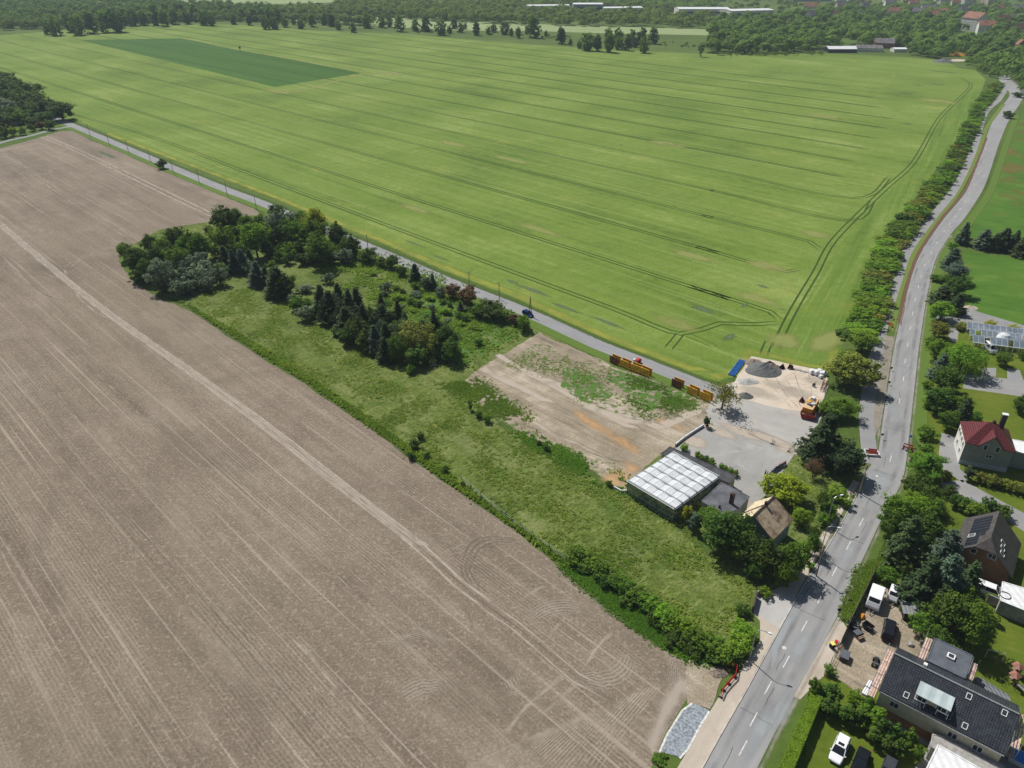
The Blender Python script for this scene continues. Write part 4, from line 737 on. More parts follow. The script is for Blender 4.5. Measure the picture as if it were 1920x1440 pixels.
planting([('bush', 745, 905, 44, 'lf_mid', 1.5), ('bush', 775, 920, 44, 'lf_mid', 1.5), ('bush', 808, 935, 46, 'lf_mid', 1.5), ('bush', 845, 955, 55, 'lf_mid', 1.6), ('bush', 910, 985, 40, 'lf_mid', 1.4), ('bush', 940, 1000, 44, 'lf_mid', 1.4), ('bush', 972, 1015, 48, 'lf_mid', 1.5), ('bush', 1005, 1035, 52, 'lf_mid', 1.6)], 'beside the car park shed', 'clipped shrubs between shed and car park', q4(1100, 600, 3.6))
# yard corner trees
planting([('round', 400, 1330, 330, 'lf_olive', 9), ('round', 480, 1120, 180, 'lf_mid', 6), ('round', 360, 1250, 150, 'lf_mid', 6)], 'beside the construction yard', 'trees beside the construction yard', q4(1500, 360, 4))
planting([('spruce', 195, 470, 290, 'lf_conifer', 13), ('round', 350, 640, 280, 'lf_conifer', 8), ('sparse', 110, 710, 160, 'lf_red', 5), ('round', 330, 260, 200, 'lf_mid', 5), ('bush', 260, 300, 120, 'lf_dark'), ('bush', 170, 250, 100, 'lf_mid'), ('sparse', 175, 950, 120, 'lf_dark', 7), ('bush', 300, 910, 170, 'lf_light', 3.5), ('bush', 230, 1020, 130, 'lf_mid', 3), ('bush', 200, 1090, 120, 'lf_mid', 3)], 'in the corner garden', 'trees of the corner garden', q4(1500, 700, 4))
planting([('round', 700, 490, 280, 'lf_yellow', 6), ('round', 800, 680, 130, 'lf_light', 4), ('round', 300, 780, 310, 'lf_dark', 9), ('round', 205, 710, 160, 'lf_mid', 6), ('round', 410, 880, 170, 'lf_dark', 7), ('round', 560, 950, 230, 'lf_dark', 8), ('round', 690, 1060, 170, 'lf_mid', 6), ('round', 765, 960, 210, 'lf_mid', 8), ('sparse', 890, 800, 100, 'lf_dark', 6), ('round', 890, 870, 90, 'lf_mid', 5), ('thuja', 35, 650, 80, 'lf_yellow', 5), ('thuja', 85, 700, 90, 'lf_blue', 5.5), ('bush', 560, 1185, 100, 'lf_light', 1.8), ('bush', 410, 1305, 100, 'lf_dark', 2), ('bush', 160, 650, 110, 'lf_mid', 3), ('bush', 480, 1040, 120, 'lf_dark', 4), ('bush', 50, 560 - 20, 40, 'lf_mid', 2), ('bush', 870, 1010, 60, 'lf_mid')], 'around the brown roofed house', 'trees around the old hipped house', q4(1280, 780, 3.6))
planting([('bush', x, y, w_, m, h_) for x, y, w_, m, h_ in ((1085, 1040, 44, 'lf_mid', 3), (1108, 1052, 40, 'lf_mid', 2.6), (1130, 1068, 38, 'lf_mid', 2.8), (1150, 1086, 38, 'lf_mid', 2.6), (1172, 1098, 40, 'lf_mid', 2.8), (1195, 1114, 42, 'lf_mid', 3), (1218, 1130, 42, 'lf_mid', 2.8), (1243, 1150, 42, 'lf_light', 3), (1262, 1165, 44, 'lf_mid', 3.2), (1285, 1178, 46, 'lf_light', 3.2), (1310, 1194, 46, 'lf_mid', 3.2), (1335, 1208, 48, 'lf_mid', 3), (1362, 1220, 48, 'lf_mid', 3), (1388, 1205, 52, 'lf_light', 3.2), (1398, 1180, 46, 'lf_light', 3), (1180, 1118, 40, 'lf_dark', 2), (1135, 1085, 36, 'lf_dark', 2), (1260, 1190, 44, 'lf_dark', 2), (1300, 1212, 44, 'lf_dark', 2), (1345, 1228, 46, 'lf_dark', 2.2), (1098, 1062, 34, 'lf_dark', 1.8), (1230, 1422 - 260, 30, 'lf_dark', 2), (1234, 1425, 26, 'lf_mid', .8), (1243, 1418, 18, 'lf_mid', .6))], 'in the brown field hedgerow', 'shrubs of the leafy hedgerow', front=True)
# hedgerow along the cereal field
hl = smooth_line(px((1602, 648), (1622, 606), (1636, 565), (1648, 520), (1668, 470), (1698, 425), (1730, 385), (1766, 340), (1790, 300), (1808, 268), (1824, 232), (1838, 200), (1856, 176), (1868, 160)), 1)
items = []; d = 0; prev = hl[0]
for i, p_ in enumerate(hl):
    d += (p_ - prev).length; prev = p_
    if d > (4.6 if p_.y < 330 else 8.5):
        d = 0; 
        for sd in (-1.1, 1.4):
            t = (hl[min(i + 1, len(hl) - 1)] - hl[i - 1]).normalized(); qq = p_ + Vector((-t.y, t.x, 0)) * (sd + random.uniform(-.6, .6)); Hh = random.uniform(2.0, 4.0)
            c_ = math.cos(PITCH); s_ = math.sin(PITCH); zc_ = qq.y * c_ + (ALT - Hh * .5) * s_; vv = (ALT - Hh * .5) * c_ - qq.y * s_
            items.append(('bush', 960 + FPX * qq.x / zc_, 720 + FPX * vv / zc_, FPX / zc_ * random.uniform(6.0, 9.6), random.choice(['lf_mid', 'lf_mid', 'lf_light', 'lf_olive', 'lf_mid', 'lf_light', 'lf_dark']), Hh))
planting(items, 'in the cereal field hedgerow', 'shrubs of the hedgerow along the cereal field', front=True)
# right of the main road
planting([('bush', 960, 440, 140, 'lf_mid', 3.5), ('round', 1050, 195, 210, 'lf_dark', 7), ('round', 1120, 350, 140, 'lf_mid', 5), ('spruce', 1245, 280, 130, 'lf_conifer', 8), ('bush', 1330, 320, 100, 'lf_mid'), ('round', 1160, 230, 160, 'lf_mid', 5), ('round', 960, 700, 240, 'lf_mid', 6), ('round', 870, 850, 210, 'lf_dark', 6), ('round', 980, 940, 210, 'lf_dark', 6), ('round', 740, 1040, 240, 'lf_mid', 8), ('round', 860, 1020, 210, 'lf_light', 8), ('round', 1010, 1050, 180, 'lf_mid', 7), ('spruce', 820, 1240, 260, 'lf_conifer', 12), ('round', 690, 1150, 170, 'lf_dark', 7), ('round', 960, 1170, 230, 'lf_dark', 8), ('spruce', 1110, 1330, 250, 'lf_blue', 11),
          ('bush', 1300, 1010, 170, 'lf_mid', 3), ('bush', 1180, 950, 120, 'lf_dark', 3), ('bush', 1230, 960, 130, 'lf_dark', 3), ('thuja', 1280, 740, 90, 'lf_conifer', 4), ('bush', 1110, 770, 90, 'lf_olive', 2.5), ('bush', 1350, 990, 60, 'lf_dark'), ('bush', 1440, 990, 130, 'lf_dark', 3), ('bush', 1530, 1040, 130, 'lf_dark', 3), ('bush', 880, 620, 120, 'lf_light', 3), ('bush', 970, 220, 90, 'lf_light', 3), ('bush', 950, 560, 100, 'lf_mid', 3), ('round', 1660, 230, 110, 'lf_dark', 5), ('bush', 960, 80, 80, 'lf_mid', 2.5), ('bush', 1120, 880, 100, 'lf_dark', 3)], 'in the gardens right of the road', 'garden trees right of the main road', q4(1500, 700, 4))
planting([('bush', 1370 + i * 62, 780 + i * 17, 100, 'lf_olive', 2.6) for i in range(6)], 'below the red roofed house', 'hedge shrubs below the red roofed house', q4(1500, 700, 4))
planting([('spruce', 905, 105, 270, 'lf_conifer', 12), ('spruce', 1060, 90, 260, 'lf_blue', 12), ('spruce', 1210, 110, 200, 'lf_conifer', 10), ('round', 630, 70, 130, 'lf_mid', 3.5), ('round', 1070, 350, 290, 'lf_dark', 9), ('round', 1240, 420, 270, 'lf_mid', 9), ('round', 890, 430, 160, 'lf_mid', 5), ('spruce', 1000, 260, 190, 'lf_conifer', 9), ('round', 1180, 290, 190, 'lf_mid', 7), ('bush', 560, 180, 80, 'lf_dark', 2.5), ('bush', 760, 20, 130, 'lf_dark', 4), ('round', 1000, 560, 190, 'lf_dark', 6), ('bush', 1370, 220, 60, 'lf_light', 1.5),
          ('thuja', 110, 870, 105, 'lf_mid', 4.5), ('thuja', 180, 900, 110, 'lf_dark', 4), ('thuja', 250, 920, 130, 'lf_dark', 4.5), ('thuja', 215, 1000, 130, 'lf_dark', 4), ('thuja', 330, 1040, 120, 'lf_dark', 4), ('bush', 400, 940, 130, 'lf_light', 2.5), ('bush', 500, 980, 110, 'lf_mid', 2.5), ('thuja', 390, 1080, 120, 'lf_dark', 4), ('thuja', 470, 1060, 120, 'lf_mid', 4.5), ('thuja', 550, 1100, 150, 'lf_light', 5), ('thuja', 600, 1160, 140, 'lf_dark', 4.5), ('thuja', 540, 1190, 120, 'lf_dark', 4), ('thuja', 680, 1190, 120, 'lf_dark', 4.5), ('thuja', 780, 1230, 120, 'lf_mid', 5), ('thuja', 720, 1300, 120, 'lf_dark', 4.5), ('thuja', 855, 1330, 90, 'lf_mid', 4), ('thuja', 640, 1270, 110, 'lf_dark', 4), ('bush', 215, 745, 80, 'lf_mid', 2)], 'around the dark tiled house', 'garden trees around the dark tiled house', q4(1500, 1060, 3.79))
planting([('spruce', 1240, 300, 100, 'lf_blue', 9), ('spruce', 1390, 345, 140, 'lf_blue', 8), ('spruce', 1540, 345, 150, 'lf_conifer', 9), ('spruce', 1620, 360, 90, 'lf_conifer', 9), ('spruce', 1690, 390, 140, 'lf_conifer', 9), ('spruce', 1465, 370, 90, 'lf_conifer', 7), ('spruce', 1150, 490, 140, 'lf_blue', 8), ('round', 1180, 600, 170, 'lf_blue', 7), ('round', 1190, 700, 170, 'lf_dark', 7), ('spruce', 1075, 770, 180, 'lf_conifer', 7), ('spruce', 1185, 830, 130, 'lf_conifer', 7), ('round', 1070, 890, 170, 'lf_light', 6), ('round', 1055, 1030, 140, 'lf_olive', 5), ('bush', 1245, 1000, 100, 'lf_yellow', 2), ('bush', 1430, 985, 90, 'lf_yellow', 1.8), ('bush', 1600, 1015, 85, 'lf_yellow', 1.8), ('round', 1040, 1180, 150, 'lf_light', 6), ('willow', 1230, 1250, 270, 'lf_light', 8), ('spruce', 1065, 1300, 140, 'lf_blue', 8), ('round', 1110, 1400, 190, 'lf_dark', 7), ('round', 1525, 1250, 110, 'lf_mid', 4), ('bush', 1195, 1010, 70, 'lf_olive', 2), ('bush', 1020, 640, 90, 'lf_mid', 2.5), ('bush', 1090, 640, 90, 'lf_mid', 3), ('bush', 1700, 1230, 80, 'lf_mid', 3), ('bush', 1150, 400, 80, 'lf_mid', 3), ('bush', 1000, 1120, 110, 'lf_mid', 2.5)], 'by the small greenhouse', 'trees between pastures and greenhouse', q4(1500, 360, 4))
planting([('bush', 1890, 530, 60, 'lf_dark', 4), ('bush', 1830, 640, 60, 'lf_dark', 5)], 'beside the far bend of the main road', None, q4(1280, 0, 3))
# distant single trees behind the cereal field
row = [(65, 150, 40), (140, 110, 60), (225, 115, 50), (270, 120, 40), (330, 130, 60), (415, 135, 50), (475, 130, 60), (560, 150, 60), (610, 165, 30), (635, 130, 40), (670, 150, 40), (695, 145, 25), (760, 160, 50), (825, 170, 30), (855, 155, 35), (920, 155, 50), (955, 180, 30), (995, 183, 40), (1045, 170, 30), (1085, 150, 80), (1150, 190, 25), (1240, 200, 60), (1290, 235, 25), (1385, 230, 70), (1440, 240, 60), (1510, 240, 70), (1560, 240, 50), (1605, 245, 50), (1500, 205, 60), (1630, 210, 60), (1690, 200, 60), (1760, 200, 60), (1705, 250, 60), (1655, 235, 40), (1560, 200, 60), (1340, 250, 30)]
planting([('far', x, y, w_, 'lf_mid' if i % 3 else 'lf_dark') for i, (x, y, w_) in enumerate(row)], 'beyond the cereal field', 'trees in the row beyond the cereal field', q4(640, 0, 3))
row = [(1010, 60, 60), (1090, 70, 60), (860, 60, 60), (930, 55, 60), (1050, 95, 50), (1140, 95, 60), (1185, 105, 50), (1240, 60, 50), (1285, 60, 40), (1330, 75, 40), (1375, 60, 40), (1425, 80, 50), (1470, 80, 50), (1520, 85, 60), (1565, 85, 50), (1600, 120, 40), (1650, 115, 30), (1690, 130, 40), (1750, 110, 50), (1820, 100, 50), (1865, 110, 50), (1900, 135, 40), (260, 155, 50), (300, 145, 70), (390, 125, 70), (430, 135, 80), (510, 125, 80), (580, 120, 80), (650, 110, 90), (740, 90, 70), (690, 95, 60), (1310, 105, 40), (1400, 110, 40), (1490, 125, 50), (1540, 125, 50), (970, 90, 60), (870, 95, 60), (920, 100, 60), (800, 95, 60)]
planting([('far', x, y, w_, 'lf_mid' if i % 4 else 'lf_dark') for i, (x, y, w_) in enumerate(row)], 'in the upper left belt', 'trees in the belt behind the field', q4(0, 0, 3))
planting([('poplar', x, y, 32, 'lf_dark', 14) for x, y in ((160, 200), (185, 185), (215, 190), (240, 195), (270, 190), (295, 180), (320, 170), (200, 265), (105, 275))], 'by the far rough pasture', 'poplars by the far rough pasture', q4(1280, 0, 3))
# far woods, one mass each
def poly_pts(P_, n, jitter=0):
    P2 = [G(a, b) for a, b in P_]; xs = [p.x for p in P2]; ys = [p.y for p in P2]; out = []
    k = len(P2)
    while len(out) < n:
        x = random.uniform(min(xs), max(xs)); y = random.uniform(min(ys), max(ys)); c = False; j = k - 1
        for i in range(k):
            if (P2[i].y > y) != (P2[j].y > y) and x < (P2[j].x - P2[i].x) * (y - P2[i].y) / (P2[j].y - P2[i].y) + P2[i].x: c = not c
            j = i
        if c: out.append((x, y))
    return out
BLD = []   # clear circles (x, y, r) kept free for buildings
def wood(P_, n, label, Rm=(4.0, 8.0), Hm=(8, 16), per=7, k=22, mat='lf_far', low=.0):
    Cs, Ns, Ss, Ts = [], [], [], []
    for (x, y) in poly_pts(P_, n):
        if any((x - a) ** 2 + (y - b) ** 2 < r * r for a, b, r in BLD): continue
        Rr = random.uniform(*Rm); H = random.uniform(*Hm) * (.6 + .4 * Rr / Rm[1]); 
        u = unit(k); u[:, 2] = np.abs(u[:, 2]) * 1.3 - .35
        cl = np.array([x, y, H * .5]) + u * np.array([Rr, Rr, H * .46]) * (.6 + .3 * RNG.random((k, 1)))
        cl[:, 2] = np.maximum(cl[:, 2], 1.0)
        C, Nn, Sz, T = clump_cloud(cl, np.full(k, Rr * .34), per, Rr * .34, 1.0, .35); Nn = Nn + (C - np.array([x, y, H * .45])) / Rr * 1.3
        tt = RNG.random(); Cs.append(C); Ns.append(Nn); Ss.append(Sz); Ts.append(.05 + .8 * tt + .25 * (T - .5) + .1)
    o = cards('woodland', np.concatenate(Cs), np.concatenate(Ns), np.concatenate(Ss), np.concatenate(Ts), M[mat])
    return tag(o, label, 'woodland', kind='stuff')
#@@PART3
# ------------------------------------------------------------------ buildings
M['tile_dark'] = tile_mat('anthracite_roof_tiles', (.035, .040, .050), (.055, .062, .075), .33, .36, .035, 1.0, .4)
M['tile_red'] = stripe_mat('dark_red_roof_sheets', (.085, .022, .025), (.16, .042, .046), .45, 1, .45, 0, .8)
M['tile_grey'] = tile_mat('grey_brown_roof_tiles', (.062, .057, .055), (.09, .083, .08), .5, .34, .02, .5, .5)
M['tile_far'] = plain('red_brown_far_roof', (.27, .13, .09), .7, 0, .2, .3)
M['slate_far'] = plain('grey_far_roof', (.17, .16, .165), .7, 0, .2, .3)
M['wall_beige'] = plain('beige_render', (.50, .45, .33), .9, 0, .08, .8)
M['wall_shaded'] = plain('shaded_grey_render', (.27, .275, .26), .9, 0, .06, .8)  # grey holds the shade of walls turned away from the sun
M['wall_white'] = plain('white_render', (.68, .67, .63), .9, 0, .06, .5)
M['wall_plinth'] = plain('pale_plinth', (.46, .48, .52), .9, 0, .08, 1)
M['wall_brick'] = tile_mat('brown_brick', (.24, .12, .065), (.30, .155, .085), .5, .16, .02, .3, .85)
M['wall_blue'] = plain('blue_grey_render', (.25, .31, .34), .9, 0, .08, .8)
M['wall_old'] = plain('pale_worn_render', (.45, .41, .33), .9, 0, .14, .8)
M['glass'] = plain('dark_window_glass', (.035, .045, .06), .12, 0, .1, .4)
M['frame'] = plain('white_window_frame', (.70, .70, .68), .5, 0, .04, 2)
M['zinc'] = stripe_mat('standing_seam_zinc', (.42, .49, .49), (.52, .60, .60), 1.6, 0, .45, .2, .4)
M['felt'] = plain('grey_roofing_felt', (.105, .115, .135), .8, 0, .14, .5)
M['felt_dark'] = plain('dark_roofing_felt', (.075, .078, .085), .85, 0, .22, .5)
M['felt_patch'] = plain('weathered_felt', (.125, .13, .145), .85, 0, .22, .35)
M['panel'] = stripe_mat('solar_glass', (.012, .015, .024), (.03, .034, .045), 1.0, 0, .18, .1, .1)
M['white'] = plain('white_metal', (.72, .73, .74), .45, 0, .05, .6)
M['sheet_white'] = stripe_mat('white_roof_sheet', (.66, .67, .68), (.76, .77, .78), 1.1, 0, .5, 0, .3)
M['steel'] = plain('galvanised_steel', (.42, .44, .45), .4, .7, .12, 3)
M['dark'] = plain('dark_rubber', (.025, .025, .027), .7, 0, .2, 4)
M['wood'] = plain('pinkish_scaffold_boards', (.55, .40, .34), .85, 0, .2, 2)
M['timber'] = plain('weathered_timber', (.30, .22, .15), .9, 0, .25, 3)
M['brickred'] = plain('dark_chimney_brick', (.085, .06, .055), .9, 0, .25, 4)
M['yellow'] = plain('yellow_ochre_steel', (.78, .42, .04), .6, 0, .22, 1.3)
M['rust'] = plain('rusty_steel', (.20, .085, .04), .8, .1, .3, 1.8)
M['orange'] = plain('orange_steel', (.62, .26, .03), .6, 0, .18, 1.2)
M['red'] = plain('red_plastic', (.46, .02, .025), .55, 0, .15, 2)
M['redsteel'] = plain('faded_red_steel', (.30, .035, .03), .65, 0, .2, 1.2)
M['blue'] = plain('blue_steel', (.08, .27, .70), .5, 0, .12, 2)
M['bluepaint'] = plain('pool_blue', (.03, .22, .60), .4, 0, .08, 1)
M['gravelheap'] = plain('dark_grey_gravel', (.15, .155, .155), .95, 0, .35, 5)
M['earthheap'] = plain('brown_gravel', (.24, .20, .16), .95, 0, .35, 4)
M['paleheap'] = plain('pale_chippings', (.38, .38, .37), .95, 0, .3, 4)
M['bag'] = plain('white_woven_bag', (.68, .69, .73), .8, 0, .1, 3)
M['conc'] = plain('weathered_concrete', (.33, .32, .30), .9, 0, .15, 1.5)
M['skin'] = plain('skin', (.48, .29, .20), .6, 0, .05, 4)
M['hair'] = plain('dark_hair', (.05, .035, .025), .8, 0, .2, 5)
M['shirt'] = plain('pale_lilac_shirt', (.55, .55, .68), .9, 0, .08, 4)
M['denim'] = plain('dark_trousers', (.03, .035, .06), .9, 0, .15, 4)
M['blackcloth'] = plain('black_jacket', (.02, .02, .024), .8, 0, .15, 4)
def roofmat():
    g = N('mossy_fibre_cement_roof'); co = g.coord(); n = g.noise(co, .45, 5, .65, .3); n2 = g.noise(co, 2.2, 4, .6)
    c = g.mix(g.step(n, .38, .6), (.42, .34, .225), (.17, .105, .08)); c = g.mix(g.math('MULTIPLY', g.step(n2, .4, .7), .35), c, (.50, .42, .29)); return g.done(c, .9)
M['roof_old'] = roofmat()
M['roof_lit'] = plain('sunlit_tan_roof', (.56, .47, .32), .9, 0, .16, 1.2)  # sunlight on the west slope, put into a paler roof colour
def glassmat(name, col, a):
    g = N(name); g.done(col, .15); g.b.inputs['Specular IOR Level'].default_value = .5; tr = g.n('ShaderNodeBsdfTransparent'); mx = g.n('ShaderNodeMixShader')
    n = g.noise(g.coord(), .5, 3, .6); f = g.math('ADD', a, g.math('MULTIPLY', g.math('SUBTRACT', n, .5), .35))
    g.l(f, mx.inputs[0]); g.l(tr.outputs[0], mx.inputs[1]); g.l(g.b.outputs[0], mx.inputs[2]); g.l(mx.outputs[0], g.out.inputs[0]); return g.mat
M['greenglass'] = glassmat('greenhouse_glass', (.86, .89, .92), .68)
M['greenglass2'] = glassmat('dusty_greenhouse_glass', (.22, .28, .36), .7)
M['glasswall'] = glassmat('glass_wall', (.10, .15, .18), .55)
M['shade'] = plain('white_shade_cloth', (.88, .89, .90), .8, 0, .05, .7)

def window(parent, P, u, n, w_, h_, pane=M['glass'], name='window'):
    """framed window centred at P, u along the wall, n outward (local coordinates)"""
    P, u, n = Vector(P), Vector(u).normalized(), Vector(n).normalized(); v = n.cross(u)
    fr = MB(); t = .09
    for a, b in (((-1, -1), (1, -1)), ((1, -1), (1, 1)), ((1, 1), (-1, 1)), ((-1, 1), (-1, -1))):
        p = P + u * a[0] * w_ / 2 + v * a[1] * h_ / 2 + n * .03; q = P + u * b[0] * w_ / 2 + v * b[1] * h_ / 2 + n * .03; fr.bar(p, q, t, t)
    if w_ > .9: fr.bar(P - v * h_ / 2 + n * .03, P + v * h_ / 2 + n * .03, .06, .06)
    f = fr.build(name, M['frame'], parent)
    g = MB(); g.face([P + (u * a * w_ / 2 + v * b * h_ / 2) + n * .025 for a, b in ((-1, -1), (1, -1), (1, 1), (-1, 1))]); g.build('pane', pane, f)
    return f
def house(name, label, A, ang, L, D, ze, zr, yr=None, ze1=None, hip0=0, hip1=0, zh0=None, zh1=None, wall=None, roof=None, roof_w=None, over=.35, cat='house', group=None, x0r=0, th=.16):
    """gable / hip roofed house: corner A, ridge along local x at depth yr"""
    yr = yr or D / 2; ze1 = ze1 if ze1 is not None else ze
    root = thing(name, label, cat, (A[0], A[1], 0), ang, group)
    zh0 = zh0 if zh0 is not None else ze; zh1 = zh1 if zh1 is not None else ze
    s0 = (zr - ze) / yr; s1 = (zr - ze1) / (D - yr)
    def at0(z): return (z - ze) / s0
    def at1(z): return D - (z - ze1) / s1
    w_ = MB(); w_.face([(0, 0, 0), (L, 0, 0), (L, 0, ze), (0, 0, ze)]); w_.face([(L, D, 0), (0, D, 0), (0, D, ze1), (L, D, ze1)])
    for x, hp, zh, fl in ((0, hip0, zh0, 1), (L, hip1, zh1, 0)):
        if hp: pts = [(x, 0, 0), (x, 0, ze), (x, max(0, at0(max(zh, ze))), max(zh, ze)), (x, min(D, at1(max(zh, ze1))), max(zh, ze1)), (x, D, ze1), (x, D, 0)]
        else: pts = [(x, 0, 0), (x, 0, ze), (x, yr, zr - .02), (x, D, ze1), (x, D, 0)]
        w_.face(pts if fl else pts[::-1])
    w_.build('wall', wall or M['wall_beige'], root)
    o = over; rf = MB(); xa, xb = -o, L + o
    R0, R1 = Vector((hip0 if hip0 else xa, yr, zr)), Vector((L - hip1 if hip1 else xb, yr, zr))
    up = Vector((0, 0, th))
    def slope(yE, zE, sgn, zha, zhb, atf, m):
        e = Vector((0, yE - sgn * o, zE - (s0 if sgn > 0 else s1) * o)); pts = [Vector((xa, e.y, e.z)), Vector((xb, e.y, e.z))]
        if hip1 and zhb > zE + .05: pts.append(Vector((xb, atf(zhb), zhb)))
        pts.append(R1); pts.append(R0)
        if hip0 and zha > zE + .05: pts.append(Vector((xa, atf(zha), zha)))
        pts = [p + up for p in pts]
        if sgn < 0: pts = pts[::-1]
        rf.face(pts, m); rf.face([p - up for p in pts][::-1], m)
        for a, b in zip(pts, pts[1:] + pts[:1]): rf.face([a, a - up, b - up, b][::-1][::-1], m)
    slope(0, ze, 1, zh0, zh1, at0, 0); slope(D, ze1, -1, zh0, zh1, at1, 1 if roof_w else 0)
    for hp, zh, xe, rr, fl in ((hip0, zh0, xa, R0, 1), (hip1, zh1, xb, R1, 0)):
        if hp:
            y0_, y1_ = at0(zh), at1(zh); za = zh; tri = [Vector((xe, y1_ + (o if za <= ze1 + .06 else 0), za - (s1 * o if za <= ze1 + .06 else 0))) + up, Vector((xe, y0_ - (o if za <= ze + .06 else 0), za - (s0 * o if za <= ze + .06 else 0))) + up, rr + up]
            rf.face(tri if fl else tri[::-1], 2 if roof_w else 0)
    rm = roof or M['tile_grey']; ro = rf.build('roof', [rm, roof_w or rm, roof_w or rm], root)
    return root, ro, (lambda y: ze + s0 * y if y < yr else ze1 + s1 * (D - y))
def local(A, ang, p):
    d = Vector((p[0] - A[0], p[1] - A[1], 0)); return d.x * math.cos(ang) + d.y * math.sin(ang), -d.x * math.sin(ang) + d.y * math.cos(ang)
def flatroof(name, label, pts_px, z, wall, roof, cat='building', lip=.2, z0=0.0, world=None):
    P = world or [G(a, b, z) for a, b in pts_px]; c = sum(P, Vector()) / len(P); root = thing(name, label, cat, (c.x, c.y, 0))
    L = [(p.x - c.x, p.y - c.y) for p in P]; w_ = MB(); ar = sum(a[0] * b[1] - b[0] * a[1] for a, b in zip(L, L[1:] + L[:1])); L = L if ar > 0 else L[::-1]
    I = [(x * .985, y * .985) for x, y in L]
    for a, b in zip(I, I[1:] + I[:1]): w_.face([(a[0], a[1], z0), (b[0], b[1], z0), (b[0], b[1], z - .1), (a[0], a[1], z - .1)])
    w_.build('wall', wall, root); r = MB(); r.prism(L, z - .12, z)
    for a, b in zip(L, L[1:] + L[:1]): r.bar((a[0], a[1], z + .03), (b[0], b[1], z + .03), lip, .08)
    ro = r.build('roof', roof, root); return root, ro, c

# dark tiled house
TA, TG = (54.5, 71.8), R(-38.8)
root, ro, zr_ = house('tiled_house', 'long beige house with anthracite tiled roof and pale zinc dormer, scaffold on both ends', TA, TG, 15.9, 8.6, 5.0, 8.0, 4.8, 5.8, wall=M['wall_beige'], roof=M['tile_dark'], over=.25)
dm = MB(); dm.prism([(4.3, .95), (8.5, .95), (8.5, 3.3), (4.3, 3.3)], 5.2, 7.0); d_ = dm.build('dormer', M['wall_beige'], root)
dr = MB(); dr.prism([(4.1, .35), (8.7, .35), (8.7, 3.5), (4.1, 3.5)], 7.0, 7.14); dr.build('dormer_roof', M['zinc'], d_)
for xa in (4.75, 7.3): window(root, (xa + .35, .93, 6.25), (1, 0, 0), (0, -1, 0), 1.3, 1.15)
for xa, xb in ((4.2, 5.6), (7.2, 8.6)):
    gl = MB()
    gl.bar((xa, .2, 5.4), (xa, .2, 6.3), .06); gl.bar((xb, .2, 5.4), (xb, .2, 6.3), .06); gl.bar((xa, .2, 6.3), (xb, .2, 6.3), .08); gl.bar((xa, .2, 6.3), (xa, .95, 6.6), .06); gl.bar((xb, .2, 6.3), (xb, .95, 6.6), .06)
    gl.build('balcony_rail', M['white'], root)
sn = Vector((0, -3.0, 4.8)).normalized(); su = Vector((1, 0, 0))
def z7(x, y, z=6.5): return local(TA, TG, G(1620 + x / 5.54, 1180 + y / 5.54, z))
for (x, y), pn in (((465, 620), 'glass'), ((1065, 750), 'glass'), ((1070, 960), 'bluepaint'), ((1430, 925), 'glass')):
    lx, ly = z7(x, y, 7.0 if y < 700 else 6.6); ly = max(.6, min(4.2, ly)); window(root, (lx, ly, zr_(ly) + .2), su, sn, .62, .8, M['glass'], 'roof_window')
ch = MB(); ch.box((3.9, 5.2, 7.2), (.5, .5, 1.5), 0, 0, True); ch.build('chimney', M['wall_white'], root)
gt = MB(); gt.bar((-.2, -.38, 4.85), (16.1, -.38, 4.85), .12, .12); gt.bar((-.25, 4.8, 8.22), (16.15, 4.8, 8.22), .25, .1); gt.build('gutter', M['steel'], root)
vt = MB()
for k in range(9): vt.box((9.0 + .02 * k, .5 + k * .28, zr_(.5 + k * .28) + .2), (.22, .06, .06), 0, 0)
vt.build('snow_guard', M['steel'], root)
dk = MB(); dk.box((4, -.01, 0), (9, .05, 1.7), 0, 0, True); dk.build('lower_wall', M['wall_brick'], root)
for xx in (2.2, 10.0, 13.2): window(root, (xx, -.02, 3.4), (1, 0, 0), (0, -1, 0), 1.2, 1.1)
# flat annex
c0, s0_ = math.cos(TG), math.sin(TG)
def tw(x, y): return Vector((TA[0] + x * c0 - y * s0_, TA[1] + x * s0_ + y * c0, 0))
root, ro, c = flatroof('flat_annex', 'flat grey felt roofed annex with a small rooflight behind the tiled house', None, 6.1, M['wall_beige'], M['felt'], world=[tw(3.9, 8.7), tw(9.1, 8.7), tw(9.1, 14.0), tw(3.9, 14.0)])
sk = MB(); sk.box((.2, .1, 6.1), (1.1, 1.1, .35), TG, 0, True); s_ = sk.build('rooflight', M['frame'], root); sk = MB(); sk.box((.2, .1, 6.452), (.7, .7, .04), TG, 0, True); sk.build('pane', M['glass'], s_)
# scaffolds
def scaffold(label, x0, x1, y0, y1, z, nx, ny):
    root = thing('scaffold', label, 'scaffold', tuple(tw((x0 + x1) / 2, (y0 + y1) / 2)), TG); hx, hy = (x1 - x0) / 2, (y1 - y0) / 2
    n = max(2, int((y1 - y0) / 2.4))
    for zz_ in (z, z - 2.2):
        b = MB()
        for k in range(n):
            for j in range(3): b.box((-hx + .2 + j * (2 * hx - .4) / 2, -hy + (k + .5) * 2 * hy / n, zz_), (.27, 2 * hy / n - .05, .05))
        b.build('deck', M['wood'], root)
    p = MB()
    for k in range(n + 1):
        yy = -hy + k * 2 * hy / n
        for xx in (-hx, hx): p.bar((xx, yy, 0), (xx, yy, z + 1.1), .06)
        p.bar((-hx, yy, z - .08), (hx, yy, z - .08), .06)
    for zz_ in (z + .5, z + 1.0, z - 1.2): p.bar((-hx, -hy, zz_), (-hx, hy, zz_), .05)
    p.build('frame', M['steel'], root); return root
scaffold('pinkish boarded scaffold at the yard end of the tiled house', -1.4, -.4, -.5, 8.2, 5.4, 1, 3)
